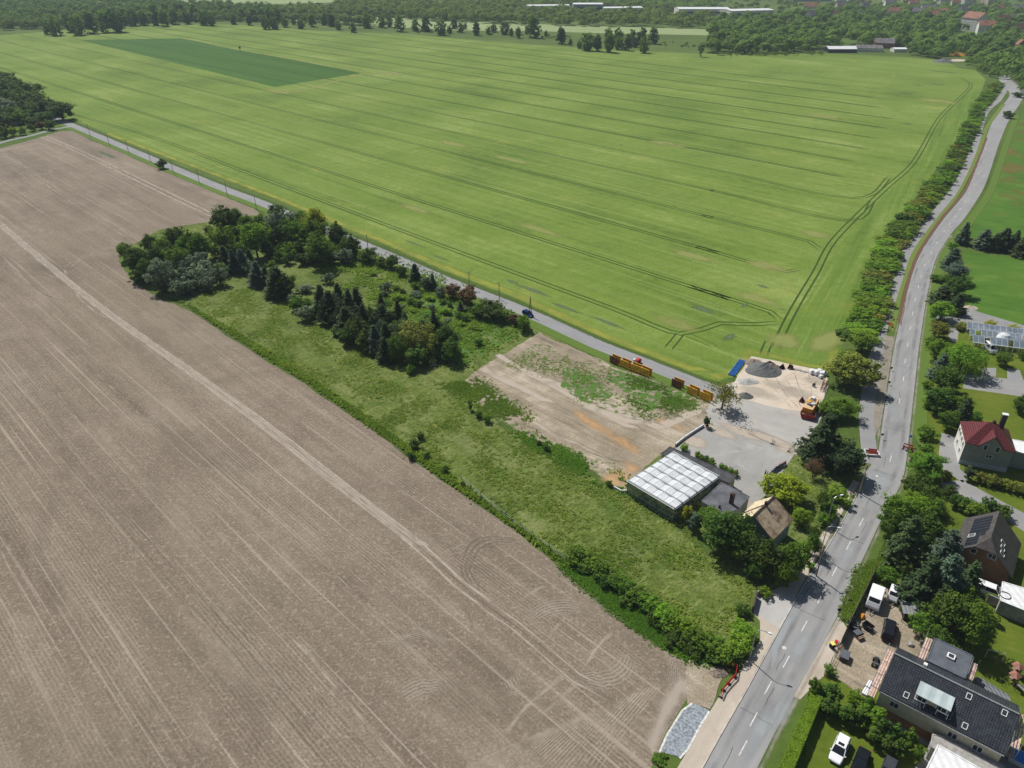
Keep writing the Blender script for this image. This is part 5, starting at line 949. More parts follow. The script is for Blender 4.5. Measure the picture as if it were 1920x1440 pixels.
scaffold('scaffold along the yard side of the flat annex', 2.7, 3.7, 8.6, 13.8, 5.8, 1, 2)
scaffold('scaffold on the garden side of the flat annex', 9.3, 10.2, 9.5, 13.2, 5.6, 1, 2)
scaffold('scaffold with white sheet at the far right end of the tiled house', 16.3, 17.4, 1.0, 7.5, 5.8, 1, 3)
# lower grey roofs beside it
flatroof('grey_roofed_shed', 'low grey roofed shed below the tiled house', [(1749, 1377), (1776, 1383), (1880, 1434), (1900, 1475), (1745, 1400)], 2.8, M['conc'], M['conc'], 'shed')
flatroof('white_roofed_garage', 'garage with bright white sheet roof at the bottom edge', [(1759, 1397), (1838, 1441), (1960, 1500), (1960, 1600), (1716, 1500), (1738, 1440)], 3.0, M['wall_white'], M['sheet_white'], 'garage')
flatroof('lean_to_roof', 'grey slatted lean-to roof behind the tiled house', [(1823, 1275), (1835, 1270), (1892, 1305), (1893, 1322)], 3.0, M['conc'], stripe_mat('slatted_roof', (.13, .14, .15), (.22, .23, .24), .5, 0, .6), 'shed')
# solar roof house
SA, SG = (88.8, 97.2), R(52.3)
root, ro, zf = house('solar_house', 'brown brick house with dark solar panels on its grey half-hipped roof', SA, SG, 10.2, 8.9, 3.0, 7.8, 4.7, 3.9, hip0=1.6, zh0=6.1, wall=M['wall_brick'], roof=M['tile_grey'], over=.5)
sl = Vector((0, 1, (8.4 - 5.0) / 3.0)).normalized()
def onW(x, y): return Vector((x, y, zf(y) + .2))
pn = MB()
for xa, xb, ya, yb in ((4.3, 9.5, 5.4, 7.9), (.2, 4.1, 6.4, 8.0), (2.9, 4.2, 5.7, 6.3)):
    P4 = [onW(xb, ya), onW(xb, yb), onW(xa, yb), onW(xa, ya)]; pn.face(P4[::-1]); pn.face([p + Vector((0, .0, .07)) for p in P4][::-1])
pn.build('solar_panel', M['panel'], root)
nW = Vector((0, 3.9, 4.2)).normalized(); nE = Vector((0, -5.0, 4.7)).normalized()
window(root, onW(3.3, 7.4) + nW * .1, (1, 0, 0), nW, 1.0, 1.2, M['glass'], 'roof_window')
for xx, yy in ((4.2, 2.6), (2.9, 2.4), (1.5, 2.2)): window(root, Vector((xx, yy, zf(yy) + .2)), (1, 0, 0), nE, .8, 1.1, M['glass'], 'roof_window')
window(root, (-.03, 3.5, 5.2), (0, -1, 0), (-1, 0, 0), 1.3, 1.1); window(root, (-.03, 6.4, 4.9), (0, -1, 0), (-1, 0, 0), .9, 1.1)
# red roofed house
RA_, RG = (99.4, 134.0), R(-21)
root, ro, zf = house('red_roofed_house', 'house with grey shade painted into its walls, dark red hipped roof and tall dark chimney', RA_, RG, 9.2, 8.6, 5.8, 9.2, 4.3, hip0=3.9, hip1=3.9, wall=M['wall_shaded'], roof=M['tile_red'], over=.3)
pl = MB(); pl.box((4.6, -.04, 0), (9.3, .1, 1.1), 0, 0, True); pl.build('plinth', M['wall_plinth'], root)
ww = MB(); ww.box((-.05, 4.3, 0), (.08, 8.5, 5.7), 0, 0, True); ww.build('west_wall', M['wall_white'], root)['label'] = 'pale cream side wall'
cg = MB(); cg.face([(2.6, -.42, 5.0), (7.0, -.42, 5.0), (7.0, -.42, 6.0), (4.8, -.42, 8.3), (2.6, -.42, 6.0)]); cg.face([(2.6, -.42, 5.0), (2.6, -.42, 6.0), (2.6, 0, 6.0), (2.6, 0, 5.0)]); cg.face([(7.0, -.42, 5.0), (7.0, 0, 5.0), (7.0, 0, 6.0), (7.0, -.42, 6.0)]); cg.face([(2.6, -.42, 5.0), (2.6, 0, 5.0), (7.0, 0, 5.0), (7.0, -.42, 5.0)]); cg.face([(2.6, -.06, 5.3), (2.6, -.06, 6.0), (2.6, 1.0, 6.0), (2.6, 1.0, 5.3)]); cg.face([(7.0, -.06, 5.3), (7.0, 1.0, 5.3), (7.0, 1.0, 6.0), (7.0, -.06, 6.0)]); cgo = cg.build('cross_gable', M['wall_shaded'], root)
cr_ = MB(); 
for a, b in (((2.3, -.6, 5.75), (4.8, -.6, 8.45)), ((7.3, -.6, 5.75), (4.8, -.6, 8.45))):
    a, b = Vector(a), Vector(b); q = [a, b, b + Vector((0, 3.5, 0)), a + Vector((0, 1.2, 0))]; cr_.face(q); cr_.face([p + Vector((0, 0, .12)) for p in q][::-1]); cr_.bar(a + Vector((0, 0, .06)), b + Vector((0, 0, .06)), .06, .14)
cr_.build('cross_gable_roof', M['tile_red'], cgo)
for x, z, a, b in ((3.7, 5.6, .8, 1.3), (6.0, 5.6, .8, 1.3), (5.0, 3.3, 1.3, .8), (4.9, .8, .4, .4)): window(root, (x, -.46 if z > 5 else -.1, z), (1, 0, 0), (0, -1, 0), a, b)
for y, z in ((1.4, 4.4), (3.5, 4.4), (5.7, 4.4), (7.4, 4.4), (2.4, 2.0), (6.0, 2.0)): window(root, (-.1, y, z), (0, -1, 0), (-1, 0, 0), .8, 1.2)
ch = MB(); ch.box((6.6, 5.0, 7.8), (1.0, .8, 3.6), 0, 0, True); c_ = ch.build('chimney', M['brickred'], root); cp = MB(); cp.box((6.6, 5.0, 11.4), (1.15, .95, .22), 0, 0, True); cp.build('chimney_cap', M['frame'], c_)
ch = MB(); ch.box((5.0, 4.6, 8.9), (.6, .6, .9), 0, 0, True); ch.build('chimney', M['brickred'], root)
RT = lambda x, y: Vector((RA_[0] + x * math.cos(RG) - y * math.sin(RG), RA_[1] + x * math.sin(RG) + y * math.cos(RG), 0))
flatroof('flat_extension', 'low extension with pale flat roof beside the red roofed house', None, 4.2, M['wall_shaded'], M['white'], world=[RT(9.4, 2.5), RT(15, 2.5), RT(15, 7.5), RT(9.4, 7.5)])
# old hipped/gabled brown roof house and workshop
BA, BG = (48.7, 105.3), R(45.9)
root, ro, zf = house('brown_roofed_house', 'small blue grey house with mossy brown roof and a leaning roof ladder', BA, BG, 7.5, 7.5, 4.0, 7.0, 4.3, 3.8, wall=M['wall_blue'], roof=M['roof_old'], roof_w=M['roof_lit'], over=.3)
rd = MB(); 
for k, (a, b) in enumerate((((3.9, 4.4), (3.4, 6.2)), ((3.4, 6.2), (2.6, 7.6)))):
    for dd in (-.18, .18): rd.bar((a[0] + dd, a[1], zf(a[1]) + .28), (b[0] + dd, b[1], zf(b[1]) + .28), .07)
    for t in range(5): x_, y_ = a[0] + (b[0] - a[0]) * t / 5, a[1] + (b[1] - a[1]) * t / 5; rd.bar((x_ - .18, y_, zf(y_) + .28), (x_ + .18, y_, zf(y_) + .28), .05)
rd.build('roof_ladder', M['brickred'], root)
ch = MB(); ch.box((4.3, 4.2, 6.7), (.5, .5, 1.2), 0, 0, True); ch.build('chimney', M['brickred'], root)
rg = MB(); rg.bar((-.3, 4.3, 7.2), (7.8, 4.3, 7.2), .28, .1); rg.build('ridge', M['brickred'], root)
window(root, (-.03, 4.6, 2.6), (0, -1, 0), (-1, 0, 0), .8, 1.1); window(root, (-.03, 2.6, 2.4), (0, -1, 0), (-1, 0, 0), .8, 1.1); window(root, (3.5, -.03, 2.5), (1, 0, 0), (0, -1, 0), 1.0, 1.1)
z5 = lambda x, y: (1300 + x / 9.6, 870 + y / 9.6)
root, ro, c = flatroof('felt_roofed_workshop', 'workshop with flat bluish felt roof and a tall brick chimney', [z5(150, 670), z5(510, 335), z5(1010, 590), z5(820, 800), z5(530, 900)], 3.2, M['wall_old'], M['felt_patch'])
b_ = G(*z5(680, 710), 3.2) - c; ch = MB(); ch.box((b_.x, b_.y, 3.2), (.7, .7, 2.6), .6, 0, True); ch.build('chimney', M['brickred'], root)
b_ = G(*z5(470, 790), 3.2) - c; ch = MB(); ch.cyl((b_.x, b_.y, 3.2), (b_.x, b_.y, 3.8), .25, .2, 10); ch.build('vent', M['dark'], root)
flatroof('dark_roofed_shed', 'long low shed with dark felt roof between greenhouse and car park', [(1240, 851), (1256, 838), z5(770, 215), z5(650, 345)], 2.8, M['wall_old'], M['felt_dark'], 'shed')
# greenhouse
GA, GG = (24.1, 123.3), R(-47.6)
root = thing('greenhouse', 'old glass greenhouse with whitewashed flat-looking roof beside the dirt lot', 'greenhouse', (GA[0], GA[1], 0), GG)
L_, D_, ze_ = 11.9, 15.0, 3.4; cols = 4; bw = L_ / cols
st = MB()
for i in range(cols + 1):
    for j in range(7): st.bar((i * bw, j * D_ / 6, 0), (i * bw, j * D_ / 6, ze_), .09)
    st.bar((i * bw, 0, ze_ + .02), (i * bw, D_, ze_ + .02), .12)
    if i < cols:
        st.bar((i * bw + bw / 2, 0, ze_ + .28), (i * bw + bw / 2, D_, ze_ + .28), .08)
        for j in range(13):
            y = j * D_ / 12; st.bar((i * bw, y, ze_ + .03), (i * bw + bw / 2, y, ze_ + .30), .06); st.bar((i * bw + bw, y, ze_ + .03), (i * bw + bw / 2, y, ze_ + .30), .06)
for j in range(7): st.bar((0, j * D_ / 6, ze_ + .1), (L_, j * D_ / 6, ze_ + .1), .28, .5)
for i in range(cols + 1): st.bar((i * bw, 0, ze_ - .1), (i * bw, D_, ze_ - .1), .5, .06)
for x, y0_, y1_ in ((0, 0, D_), (L_, 0, D_)):
    for z in (1.1, 2.3): st.bar((x, y0_, z), (x, y1_, z), .05)
for y in (0, D_):
    for z in (1.1, 2.3, ze_): st.bar((0, y, z), (L_, y, z), .07)
    for k in range(17): st.bar((k * L_ / 16, y, 0), (k * L_ / 16, y, ze_), .04)
st.build('frame', M['steel'], root)
rg = MB()
for i in range(cols):
    for k in range(6):
        y0_, y1_ = k * D_ / 6 + .05, (k + 1) * D_ / 6 - .05
        rg.face([(i * bw, y0_, ze_ + .07), (i * bw + bw / 2, y0_, ze_ + .32), (i * bw + bw / 2, y1_, ze_ + .32), (i * bw, y1_, ze_ + .07)][::-1]); rg.face([(i * bw + bw / 2, y0_, ze_ + .32), (i * bw + bw, y0_, ze_ + .07), (i * bw + bw, y1_, ze_ + .07), (i * bw + bw / 2, y1_, ze_ + .32)][::-1])
rg.build('roof_glass', M['greenglass'], root)
sc_ = MB()
for i in range(cols):
    for k in range(5): sc_.face([(i * bw + .55, k * D_ / 5 + .5, ze_ - .35), (i * bw + bw - .45, k * D_ / 5 + .5, ze_ - .35), (i * bw + bw - .45, (k + 1) * D_ / 5 - .5, ze_ - .35), (i * bw + .55, (k + 1) * D_ / 5 - .5, ze_ - .35)])
sc_.build('shade_cloth', M['shade'], root)
wg = MB()
for q in ([(0, .02, 0), (L_, .02, 0), (L_, .02, ze_), (0, .02, ze_)], [(L_ - .02, 0, 0), (L_ - .02, D_, 0), (L_ - .02, D_, ze_), (L_ - .02, 0, ze_)], [(L_, D_ - .02, 0), (0, D_ - .02, 0), (0, D_ - .02, ze_), (L_, D_ - .02, ze_)], [(.02, D_, 0), (.02, 0, 0), (.02, 0, ze_), (.02, D_, ze_)]): wg.face(q)
wg.build('wall_glass', M['glasswall'], root)
gt = MB(); gt.bar((-.2, -.12, ze_ + .05), (L_ + .1, -.12, ze_ + .05), .3, .12); gt.bar((0, D_ + .35, ze_ + .15), (L_, D_ + .35, ze_ + .15), .1, .1); gt.build('gutter', M['white'], root)
# small open greenhouse right
r8 = lambda x, y: (1760 + x / 7.2, 560 + y / 7.2)
P_ = [G(*r8(345, 310), 2.8), G(*r8(1130, 800), 2.8)]
g0_, g1_ = G(*r8(345, 330), 2.6), G(*r8(1250, 440), 2.6); ga = math.atan2((g1_ - g0_).y, (g1_ - g0_).x)
root = thing('glass_frame_greenhouse', 'pale steel framed greenhouse with blue grey glass near the right edge', 'greenhouse', (g0_.x, g0_.y, 0), ga)
Lg, Dg = 19.0, 13.0; st = MB(); gp = MB(); nb = 3; bd = Dg / nb
for j in range(nb + 1):
    for i in range(14): st.bar((i * Lg / 13, -j * bd, 0), (i * Lg / 13, -j * bd, 2.6), .08)
    st.bar((0, -j * bd, 2.62), (Lg, -j * bd, 2.62), .16)
    if j < nb:
        st.bar((0, -(j + .5) * bd, 4.0), (Lg, -(j + .5) * bd, 4.0), .1)
        for i in range(14):
            x = i * Lg / 13; st.bar((x, -j * bd, 2.6), (x, -(j + .5) * bd, 4.0), .06); st.bar((x, -(j + 1) * bd, 2.6), (x, -(j + .5) * bd, 4.0), .06)
for i in range(13):
    x0_, x1_ = i * Lg / 13 + .05, (i + 1) * Lg / 13 - .05
    for j in range(nb):
        if j > 0 and (i * 7 + j * 5) % 4 == 0: continue
        gp.face([(x0_, -j * bd, 2.63), (x0_, -(j + .5) * bd, 4.02), (x1_, -(j + .5) * bd, 4.02), (x1_, -j * bd, 2.63)]); 
        gp.face([(x0_, -(j + .5) * bd, 4.02), (x0_, -(j + 1) * bd, 2.63), (x1_, -(j + 1) * bd, 2.63), (x1_, -(j + .5) * bd, 4.02)])
st.build('frame', M['white'], root); gp.build('roof_glass', M['greenglass2'], root)
BLD += [(0, 0, 1)]
# parked camper van near the small greenhouse
# ------------------------------------------------------------------ far buildings
def far_house(x, y, L, D, ze, zr, ang, wall, roof, label, cat='house', group=None, name='far_house', nw=4):
    p = G(x, y, 0); a = R(ang); A = (p.x - math.cos(a) * L / 2, p.y - math.sin(a) * L / 2)
    if name == 'far_house': ze += 2.5; zr += 4; L *= 1.15
    root, ro, zf = house(name, label, A, a, L, D, ze, zr, wall=M[wall], roof=M[roof], over=.4, cat=cat, group=group)
    BLD.append((p.x, p.y - 6, max(L, D) * .62)); BLD.append((p.x, p.y - 16, max(L, D) * .45))
    for k in range(nw):
        mbw = MB(); xx = (k + .5) * L / nw; n_ = max(1, int(ze / 3))
        for s in range(n_): mbw.box((xx, -.03, 1.6 + s * 2.9), (.8, .08, 1.0))
        mbw.build('window', M['glass'], root)
    return root
for i, (x, y, L, D, ze, zr, an, wm_, rm, lb) in enumerate([
    (1622, 22, 12, 9, 7, 10, 20, 'wall_white', 'slate_far', 'white gabled far house left of the town edge'),
    (1575, 8, 16, 10, 6, 9, -10, 'wall_white', 'tile_far', 'far house with reddish roof above the wood, leftmost of the town'),
    (1668, 8, 20, 10, 6, 9, 5, 'wall_white', 'slate_far', 'long far house with grey roof near the top edge'),
    (1700, 4, 16, 11, 6, 10, -15, 'wall_beige', 'tile_far', 'beige far house with red roof at the top edge'),
    (1740, 22, 22, 10, 4, 6, 4, 'wall_white', 'slate_far', 'low grey roofed far hall above the red roofed block'),
    (1746, 40, 14, 11, 6, 10, -20, 'wall_white', 'tile_far', 'far house with wide red roof left of the big white building'),
    (1880, 50, 16, 10, 6, 10, 12, 'wall_beige', 'tile_far', 'red roofed far house right of the big white building'),
    (1905, 44, 18, 10, 5, 8, -5, 'wall_beige', 'slate_far', 'grey roofed far house at the right edge'),
    (1912, 68, 14, 10, 6, 10, 30, 'wall_beige', 'tile_far', 'orange roofed far house near the right edge'),
    (1762, 2, 14, 10, 6, 9, 0, 'wall_white', 'tile_far', 'pink roofed far house on the top edge'),
    (1850, 8, 14, 10, 6, 9, 15, 'wall_beige', 'tile_far', 'small far house among trees on the top edge'),
    (1716, 72, 6, 6, 5, 7, 10, 'wall_white', 'slate_far', 'small white far house hidden in the wood'),
    (1600, 2, 15, 10, 6, 9, 10, 'wall_white', 'slate_far', 'white far house on the top edge'),
    (1790, 14, 12, 9, 6, 9, -10, 'wall_beige', 'tile_far', 'far house behind the big white building'),
    (1918, 100, 10, 8, 6, 9, 70, 'wall_brick', 'tile_far', 'orange gabled far house cut by the right edge')]):
    far_house(x, y, L, D, ze, zr, an, wm_, rm, lb, group='far houses at the town edge')
TOWN = sorted((1478 + (i * 97) % 440, i) for i in range(18))
for k_, (x_, i) in enumerate(TOWN):
    far_house(x_, 4 + (i * 53) % 38, 10 + i % 5 * 2, 9 + i % 3, 5 + i % 3, 8 + i % 3 * 1.3, -35 + (i * 41) % 70, ('wall_white', 'wall_beige', 'wall_white')[i % 3], ('tile_far', 'slate_far')[i % 2], ORD[k_] + ('' if k_ == 0 else ' from the left') + ' of the small town houses among the trees, ' + ('red', 'grey')[i % 2] + ' roofed', group='small houses among the town trees')
far_house(1812, 58, 26, 18, 15, 22, -72, 'wall_white', 'tile_far', 'tall white far building with red brown roof above the wood', 'building', None, 'tall_far_building', 7)
far_house(1846, 68, 18, 14, 12, 17, -18, 'wall_white', 'tile_far', 'lower red roofed wing of the tall white far building', 'building', None, 'far_building_wing', 5)
BLD += [(G(a_, b_).x, G(a_, b_).y, r_) for a_, b_, r_ in ((1815, 72, 26), (1800, 66, 24), (1806, 78, 18), (1830, 72, 18), (1748, 50, 22), (1716, 80, 14), (1882, 62, 20), (1700, 12, 30), (1660, 16, 30), (1740, 30, 24), (1625, 34, 22))]
def hall(x0, y0, x1, y1, D, h, wall, roof, label, name='far_hall'):
    a, b = G(x0, y0), G(x1, y1); L = (b - a).length; an = math.atan2((b - a).y, (b - a).x)
    root, ro, zf = house(name, label, (a.x, a.y), an, L, D, h, h + 1.2, wall=M[wall], roof=M[roof], over=.3, cat='hall')
    for t in range(12): q = a.lerp(b, t / 11); BLD.append((q.x, q.y + D / 2, D * .6 + 6)); BLD.append((q.x, q.y - 22, 16))
    wn_ = MB(); wn_.box((L / 2, -.06, h * .45), (L * .96, .1, h * .3)); wn_.build('window', M['glass'], root)
hall(1272, 29, 1368, 29, 40, 9, 'wall_white', 'sheet_white', 'left half of the long white industrial hall behind the wood'); hall(1370, 33, 1450, 31, 34, 9, 'wall_white', 'sheet_white', 'right half of the long white industrial hall behind the wood')
hall(990, 20, 1068, 19, 24, 7, 'wall_white', 'sheet_white', 'leftmost low white hall in the distant wood'); hall(1075, 22, 1130, 22, 30, 11, 'wall_blue', 'white', 'taller blue white hall in the distant wood'); hall(1132, 23, 1205, 22, 24, 6, 'wall_white', 'sheet_white', 'low white hall right of the taller blue one')
hall(1470, 3, 1560, 3, 20, 7, 'wall_white', 'sheet_white', 'white hall at the top edge in the distance')
# nursery at the field end
def nh(x0, y0, x1, y1, D, ze, zr, wall, roof, label, name, cat):
    a, b = G(x0, y0), G(x1, y1); L = (b - a).length; an = math.atan2((b - a).y, (b - a).x)
    house(name, label, (a.x, a.y), an, L, D, ze, zr, wall=M[wall], roof=M[roof], over=.2, cat=cat)
    for t in range(6): q = a.lerp(b, t / 5); BLD.append((q.x, q.y + D / 2, D * .6 + 3)); BLD.append((q.x, q.y - 12, 9))
nh(1553, 99, 1606, 99, 16, 3.5, 5.5, 'glass', 'sheet_white', 'white roofed far greenhouse at the field end', 'far_greenhouse', 'greenhouse')
nh(1606, 97, 1655, 98, 16, 3.5, 6, 'wall_white', 'slate_far', 'grey roofed far nursery shed right of the far greenhouse', 'nursery_shed', 'shed')
nh(1640, 90, 1676, 91, 18, 5, 9, 'wall_brick', 'slate_far', 'orange brick gabled nursery barn at the field end', 'nursery_barn', 'barn')
nh(1676, 98, 1700, 98, 10, 3, 4, 'wall_white', 'white', 'low white shed right of the nursery barn', 'nursery_shed', 'shed')
# woods
wood([(-80, 57), (90, 56), (255, 44), (420, 40), (520, 38), (560, 26), (430, 14), (280, 8), (200, -4), (-80, -6)], 1100, 'dense wood at the upper left beyond the field', (4, 8), (11, 19))
wood([(480, 30), (700, 30), (900, 44), (1100, 50), (1335, 54), (1335, 26), (1200, 14), (900, 10), (640, 12), (560, 18)], 1200, 'dark wooded belt beyond the pale strip of field')
wood([(1332, 99), (1400, 101), (1500, 98), (1560, 96), (1700, 103), (1768, 112), (1790, 100), (1850, 118), (1935, 170), (1990, 150), (1990, 20), (1560, 22), (1450, 38), (1335, 40)], 1350, 'large broadleaf wood between the cereal field and the town', (5, 9.5), (8, 17), k=28, per=9)
wood([(1335, 40), (1450, 38), (1560, 22), (2000, 20), (2000, -8), (1335, -8)], 330, 'trees scattered through the far town', (3.5, 7), (4, 9))
wood([(640, 8), (900, 8), (1335, 22), (1335, -10), (600, -12)], 1100, 'far wood along the top edge', k=14)
wood([(0, -2), (250, -2), (620, -6), (640, -14), (0, -14)], 260, 'farthest wood at the top left edge', k=12)
wood([(700, 16), (760, 8), (560, 8), (480, 14), (600, 22)], 80, 'scattered bushes on the far pasture', (1.5, 3.5), (2, 5))
wood([(1810, 122), (1862, 148), (1893, 150), (1925, 185), (1945, 160), (1880, 118), (1830, 112)], 120, 'tall bushes around the far bend of the main road', (2.2, 4), (4, 8))
wood([(1350, 101), (1560, 99), (1560, 104), (1350, 105)], 50, 'low scrub along the far edge of the cereal field', (1.5, 2.6), (2, 4))
wood([(740, 62), (1000, 70), (1180, 88), (1330, 92), (1330, 84), (1000, 66), (800, 58)], 60, 'scattered scrub beyond the cereal field', (1.2, 2.6), (1.5, 4))
wood([(0, 58), (250, 44), (420, 41), (560, 42), (700, 50), (700, 44), (560, 36), (420, 33), (250, 36), (0, 50)], 480, 'bushy belt along the top left edge of the cereal field', (3.5, 7), (7, 15))
wood([(560, 30), (1000, 48), (1000, 44), (700, 26), (560, 24)], 160, 'loose tree line behind the pale strip of field', (4, 7), (9, 15))
def hedge_box(a, b, w_, h_, label, mat, n=9000):
    A_, B_ = G(*a), G(*b); d = B_ - A_; L = d.length; t = d.normalized(); nn = Vector((-t.y, t.x, 0)); u = RNG.random(n) * L; f = RNG.random(n); v = (RNG.random(n) - .5) * w_; z = RNG.random(n) * h_; side = np.sign(RNG.random(n) - .5)
    top = f < .45; v = np.where(top, v, side * w_ / 2 * (.9 + .1 * RNG.random(n))); z = np.where(top, h_ * (.93 + .07 * RNG.random(n)), z)
    C = np.stack([A_.x + t.x * u + nn.x * v, A_.y + t.y * u + nn.y * v, z + .05 * np.sin(u * 3)], 1); Nn = np.where(top[:, None], np.array([0, 0, 1.0]), np.stack([nn.x * side, nn.y * side, 0 * side], 1)) + RNG.normal(size=(n, 3)) * .5
    o = cards('clipped_hedge', C, Nn, .22 * (.6 + .8 * RNG.random(n)), RNG.random(n) * .6 + .2, M[mat]); return tag(o, label, 'hedge')
hedge_box((1527, 1318), (1468, 1460), 1.7, 2.1, 'long clipped green hedge between the main road and the car lawn', 'lf_light', 14000)
hedge_box((1523, 1306), (1532, 1322), 1.6, 2.0, 'short clipped hedge stub at the upper end of the long hedge', 'lf_mid', 2500)
# grass and weed cover
def tufts(P_, n, name, label, mat, hgt, sz, lean=.5, avoid=None, soft=.3, clump=None):
    pts = np.array(poly_pts(P_, n)); k = 5; pts = pts + RNG.normal(size=pts.shape) * soft
    if clump is not None: pts = np.array([q for q in pts if noise.noise(Vector((q[0] * .13, q[1] * .13, 3))) + .5 * noise.noise(Vector((q[0] * .9, q[1] * .9, 7))) > clump])
    if avoid: pass
    i = np.repeat(np.arange(len(pts)), k); m = len(i); cx = pts[i, 0] + RNG.normal(size=m) * .16; cy = pts[i, 1] + RNG.normal(size=m) * .16
    dens = np.array([noise.noise(Vector((x * .12, y * .12, 0))) for x, y in pts])[i]
    C = np.stack([cx, cy, np.maximum(.12, hgt * (.25 + .4 * RNG.random(m)) * (1 + dens))], 1); a = RNG.random(m) * 6.28
    up = np.stack([np.cos(a) * lean, np.sin(a) * lean, np.ones(m)], 1); Nn = np.stack([.7 * np.cos(a + 1.57), .7 * np.sin(a + 1.57), .5 + .7 * RNG.random(m)], 1)
    t = np.clip(.5 + .9 * dens + .35 * (RNG.random(m) - .5), 0, 1)
    o = cards(name, C, Nn, sz * (.6 + .8 * RNG.random(m)), t, mat, None, .4, np.cross(Nn, up)); return tag(o, label, 'grass' if 'grass' in name else 'weeds', kind='stuff')
MEAD = [(360, 562), (435, 530), (520, 560), (640, 640), (800, 722), (870, 745), (1000, 822), (1130, 900), (1190, 935), (1290, 1000), (1330, 1060), (1420, 1100), (1405, 1120), (1380, 1190), (1240, 1150), (1120, 1060), (1000, 1010), (882, 925), (765, 842), (640, 755), (512, 675)]
tufts(MEAD, 22000, 'meadow_grass', 'tall wavy rough grass covering the long meadow', M['grassblade'], .26, .4, soft=.8, clump=.0)
tufts(MEAD, 9000, 'meadow_weeds', 'darker weed clumps scattered through the long meadow', M['weedleaf'], .35, .45, soft=1.0, clump=.28)
tufts([(560, 470), (720, 480), (840, 530), (985, 620), (860, 690), (780, 600), (640, 540)], 9000, 'clearing_weeds', 'rampant weeds and nettles in the clearing beside the lane', M['weedleaf'], .5, .6, soft=2.0, clump=-.15)
tufts([(1140, 690), (1215, 712), (1300, 748), (1300, 770), (1200, 780), (1150, 730)], 4600, 'lot_weeds', 'green weed patch on the dirt lot behind the yellow trench shields', M['weedleaf'], .2, .3, soft=1.6, clump=-.02)
tufts([(950, 690), (1010, 645), (1060, 668), (1100, 690), (1160, 740), (1100, 755), (1020, 700)], 1500, 'lot_weeds', 'scattered weeds on the upper part of the dirt lot', M['weedleaf'], .2, .3, soft=1.6, clump=-.02)
tufts([(820, 720), (880, 700), (920, 730), (960, 760), (1000, 790), (950, 790), (870, 745)], 3600, 'lot_weeds', 'weed bank at the lower corner of the grove', M['weedleaf'], .35, .4, soft=1.2, clump=-.05)
tufts([(1000, 815), (1180, 905), (1195, 930), (1120, 905), (1040, 862), (960, 812)], 3600, 'lot_weeds', 'rank weeds along the border of dirt lot and meadow', M['weedleaf'], .4, .4, soft=1.0, clump=-.1)
tufts([(340, 565), (437, 630), (575, 716), (700, 803), (825, 893), (960, 986), (1060, 1062), (1070, 1055), (960, 975), (825, 880), (700, 790), (575, 705), (437, 620)], 2600, 'field_margin_weeds', 'tall dark weeds along the margin of the brown field', M['weedleaf'], .6, .8)
tufts([(1050, 1062), (1120, 1118), (1180, 1168), (1240, 1210), (1300, 1238), (1350, 1250), (1320, 1215), (1220, 1160), (1130, 1085), (1065, 1045)], 4200, 'hedge_foot_weeds', 'dark weeds at the foot of the leafy hedgerow', M['weedleaf'], .35, .4, soft=.6)
tufts([(1605, 1060), (1640, 1050), (1665, 1010), (1690, 1010), (1668, 1060), (1600, 1165), (1585, 1170), (1570, 1150)], 1800, 'verge_grass', 'bright uncut grass between the road and the yard fence', M['weedleaf'], .12, .28)
#@@PART4
# ------------------------------------------------------------------ vehicles and small things
M['carwhite'] = plain('white_car_paint', (.74, .75, .77), .2, 0, .02, .5); M['carblack'] = plain('black_car_paint', (.012, .014, .018), .15, 0, .1, .5)
M['cardark'] = plain('dark_grey_car_paint', (.05, .055, .065), .2, 0, .1, .5); M['carblue'] = plain('dark_blue_car_paint', (.01, .03, .12), .2, 0, .1, .5)
M['carglass'] = plain('tinted_car_glass', (.015, .02, .028), .06, 0, .05, .5); M['lamp'] = plain('headlight_lens', (.6, .62, .65), .15, 0, .05, 2)
def loft(mb, st, m=0):
    """st: list of (x, [(y, z)...]) rings"""
    rings = [[Vector((x, y, z)) for y, z in r] for x, r in st]; n = len(rings[0])
    for a, b in zip(rings, rings[1:]):
        for i in range(n): j = (i + 1) % n; mb.face([a[i], a[j], b[j], b[i]], m)
    mb.face(rings[0][::-1], m); mb.face(rings[-1], m)
